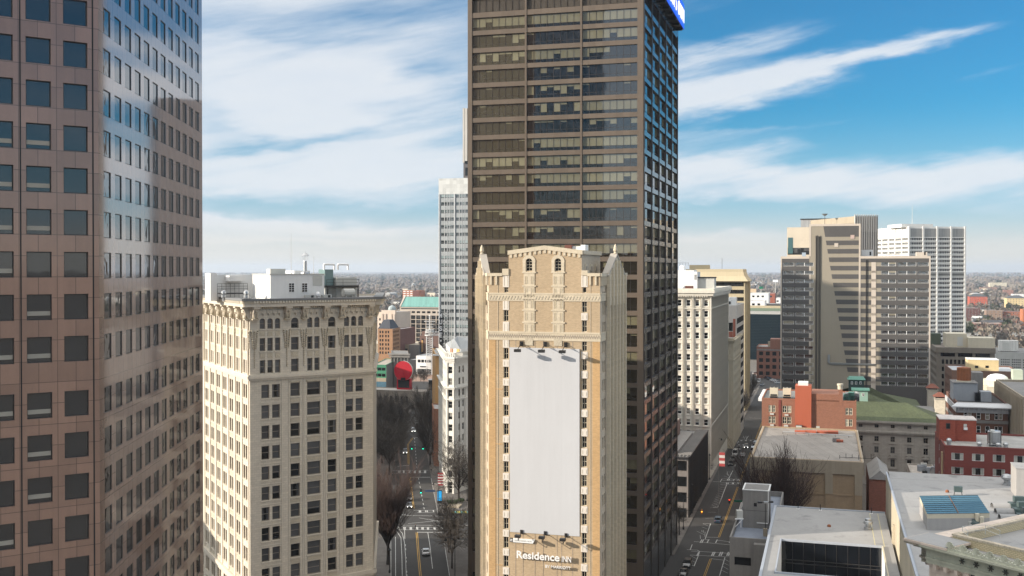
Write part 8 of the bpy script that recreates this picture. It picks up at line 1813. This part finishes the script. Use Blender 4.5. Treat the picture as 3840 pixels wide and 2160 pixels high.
# ------------------------------------------------------------------ houses and blocks out to the right edge and the far woods
NB = 'brick and stucco blocks of the far neighbourhood'
for u0, u1, d0, vt, m, rm, lab, dp in ((3636,3703,2000,1112,stone('orange_red_brick', (.42,.10,.06)),plain('dark_slate_roof', (.05,.055,.06)),'bright orange-red brick block with small white windows under a dark roof',30),(3580,3676,1500,1155,brick('dark_maroon', (.12,.06,.055)),ROOFW,'dark maroon apartment block right of the white gridded tower',24),(3699,3760,1450,1164,brick('drab_brick', (.24,.17,.13)),ROOFG,'drab brick loft block behind the bare trees',20),(3757,3836,1450,1168,brick('rust_brick', (.28,.12,.08)),plain('slate_blue_roof', (.08,.09,.11)),'rust brick loft block with slate-blue roof',20),(3655,3760,1250,1212,brick('long_brick', (.20,.11,.09)),stone('pink_roof', (.40,.33,.29)),'long low brick warehouse with pinkish roof',26),(3711,3776,3900,1060,CRP,ROOFW,'far cream hospital block on the wooded slope',30),(3776,3850,1950,1118,YC,plain('dark_shed_roof', (.06,.065,.07)),'yellow stucco block with dark roof among trees',30),(3800,3860,2400,1103,WHITEP,ROOFW,'long white flat roof above the yellow block',30),(3836,3900,1300,1160,stone('orange_wall', (.42,.15,.07)),ROOFG,'orange wall cut by the right edge',20),(3764,3800,2900,1087,brick('pink_brick', (.28,.15,.12)),ROOFG,'small pink brick block below the cream hospital',20),(3675,3740,3300,1077,brick('low_pink', (.26,.16,.13)),stone('rose_roof', (.38,.28,.25)),'long low rose roofed shed on the slope',20)):
    b = blk('far_block', lab, 'building', u0, d0, u1, vt, dp, m, rm, group=NB, par=.2); n = max(2, int(b.f.L/4.2)); n_ = int((b.zt-2)/3.6)
    walls(b, {'f': [(b.f.L*(i+.3)/n, b.f.L*(i+.3)/n+1.3, b.zt-3.2-3.6*k, b.zt-1.5-3.6*k, 'plain') for i in range(n) for k in range(min(n_, 6))]}, W_white)
    if 'dark roof' in lab:
        q = b.part('hip_roof'); f = b.f; q.hexa(rm, [f.p(-.5,.5,b.zt), f.p(f.L+.5,.5,b.zt), f.p(f.L+.5,-dp-.5,b.zt), f.p(-.5,-dp-.5,b.zt)], [f.p(f.L*.3,-dp*.4,b.zt+5), f.p(f.L*.7,-dp*.4,b.zt+5), f.p(f.L*.7,-dp*.6,b.zt+5), f.p(f.L*.3,-dp*.6,b.zt+5)])
    b.done(lim=24)
rr = random.Random(33); HM = [plain('house_'+n, c, .8) for n, c in (('white',(.55,.54,.51)),('cream',(.48,.42,.33)),('brick',(.22,.11,.08)),('grey',(.28,.28,.28)),('tan',(.36,.29,.21)))]; RM = [plain('roof_'+n, c, .8) for n, c in (('dark',(.06,.06,.065)),('brown',(.13,.10,.08)),('pale',(.45,.45,.44)))]
SECT = [(-14.5,-16.6,14),(-7.6,-3.5,26),(9.4,14.8,22),(21.5,26.5,34),(-6.5,-4.2,8)]
for a0, a1, n in SECT:
    for i in range(n):
        a = R(rr.uniform(a0, a1)); d = 1350*math.exp(rr.random()*1.6); w_, l_, h_ = rr.uniform(8,16), rr.uniform(8,14), rr.uniform(5,8)
        if rr.random() < .3: w_ *= 2.4; h_ *= 1.8; l_ *= 1.5
        x, y = d*math.sin(a), d*math.cos(a); zb = HH(a, d); k = rr.randrange(5); o = empty('far_house', (x, y, zb), 'small pale or brick house dotted among the far bare woods', 'house', 'small houses among the far woods'); o.rotation_euler = (0,0,rr.random()*3)
        q = MB(); q.box(HM[k], -w_/2, w_/2, -l_/2, l_/2, -3, h_); c = q.build('wall'); c.parent = o; q = MB(); m = RM[rr.randrange(3)]; q.hexa(m, [(-w_/2-.5,-l_/2-.5,h_), (w_/2+.5,-l_/2-.5,h_), (w_/2+.5,l_/2+.5,h_), (-w_/2-.5,l_/2+.5,h_)], [(-w_/2-.5,-.1,h_+2.6), (w_/2+.5,-.1,h_+2.6), (w_/2+.5,.1,h_+2.6), (-w_/2-.5,.1,h_+2.6)]); c = q.build('roof'); c.parent = o
# far woods: countless bare crowns and pines, one object each
def woods(name, mats, n, d0, d1, seed, sz, a0=-24, a1=32, pine=False, skip=None, fuzzy=0):
    r_ = random.Random(seed); q = MB()
    for i in range(n):
        a = R(r_.uniform(a0, a1)); d = d0*(d1/d0)**(r_.random()**.8); x, y = d*math.sin(a), d*math.cos(a)
        if skip and skip(x, y, d, a): continue
        s = sz*(.7+.6*r_.random())*(1+min(max(0, d-2500), 4000)/4500); z = HH(a, d) if d > 1500 else 0; m = mats[r_.randrange(len(mats))]
        if fuzzy:   # a crown of many small twig clumps
            for k in range(fuzzy):
                ph, cz, rad = r_.uniform(0, 6.283), r_.uniform(-.6, 1), s*r_.random()**.4; xy = math.sqrt(1-cz*cz)*rad if abs(cz) < 1 else 0
                px, py, pz = x+xy*math.cos(ph), y+xy*math.sin(ph), z+s*.9+cz*rad*(1.0 if not pine else 1.4); e = s*r_.uniform(.16,.34); t1 = r_.uniform(0, 3.14); ca, sa = math.cos(t1)*e, math.sin(t1)*e; h_ = e*r_.uniform(.5,1.3)
                q.q(m, (px-ca,py-sa,pz-h_), (px+ca,py+sa,pz-h_*.4), (px+ca*.6,py+sa*.6,pz+h_), (px-ca*.8,py-sa*.8,pz+h_*.5))
            continue
        for k in range(3): q.blob(m, (x+r_.uniform(-s,s)*.7, y+r_.uniform(-s,s)*.7, z+s*r_.uniform(.5,1.0)), s*r_.uniform(.55,.9), 1, 1, 1.1 if not pine else 1.5, .38, 6, 4)
    o = q.build(name); tag(o, None, None, kind='stuff')
BW = [plain('bare_wood_'+str(i), c, .95, var=.4) for i, c in enumerate(((.16,.13,.105),(.14,.112,.098),(.18,.155,.125),(.13,.11,.09)))]; PW = [plain('pine_wood_'+str(i), c, .95, var=.4) for i, c in enumerate(((.026,.036,.018),(.035,.045,.024)))]
def near_skip(x, y, d, a):
    A_ = math.degrees(a); 
    return d < 1300 and not (21 < A_ < 32 or -9.5 < A_ < -3)
woods('near_bare_woods', BW, 4200, 900, 3200, 4, 5.5, skip=near_skip, fuzzy=34); woods('far_bare_woods', BW, 6500, 2600, 9500, 1, 5.5, skip=near_skip); woods('far_pine_woods', PW, 900, 1100, 7000, 2, 5.5, pine=True, skip=near_skip, fuzzy=40)
woods('horizon_woods', BW[:2]+PW[1:], 5000, 6500, 14000, 3, 6)
# ------------------------------------------------------------------ the air
m = bpy.data.materials.new('haze_air'); m.use_nodes = True; t = m.node_tree; t.nodes.clear(); out = t.nodes.new('ShaderNodeOutputMaterial'); pv = node(t, 'ShaderNodeVolumePrincipled', {'Color': (.70,.80,.95,1), 'Density': HAZE, 'Anisotropy': .2}); t.links.new(pv.outputs[0], out.inputs['Volume'])
if HAZE:
    q = MB(); q.box(m, -16000, 16000, -600, 21000, -1.5, 175); o = q.build('haze'); tag(o, None, None, kind='stuff'); scn.cycles.volume_bounces = 0
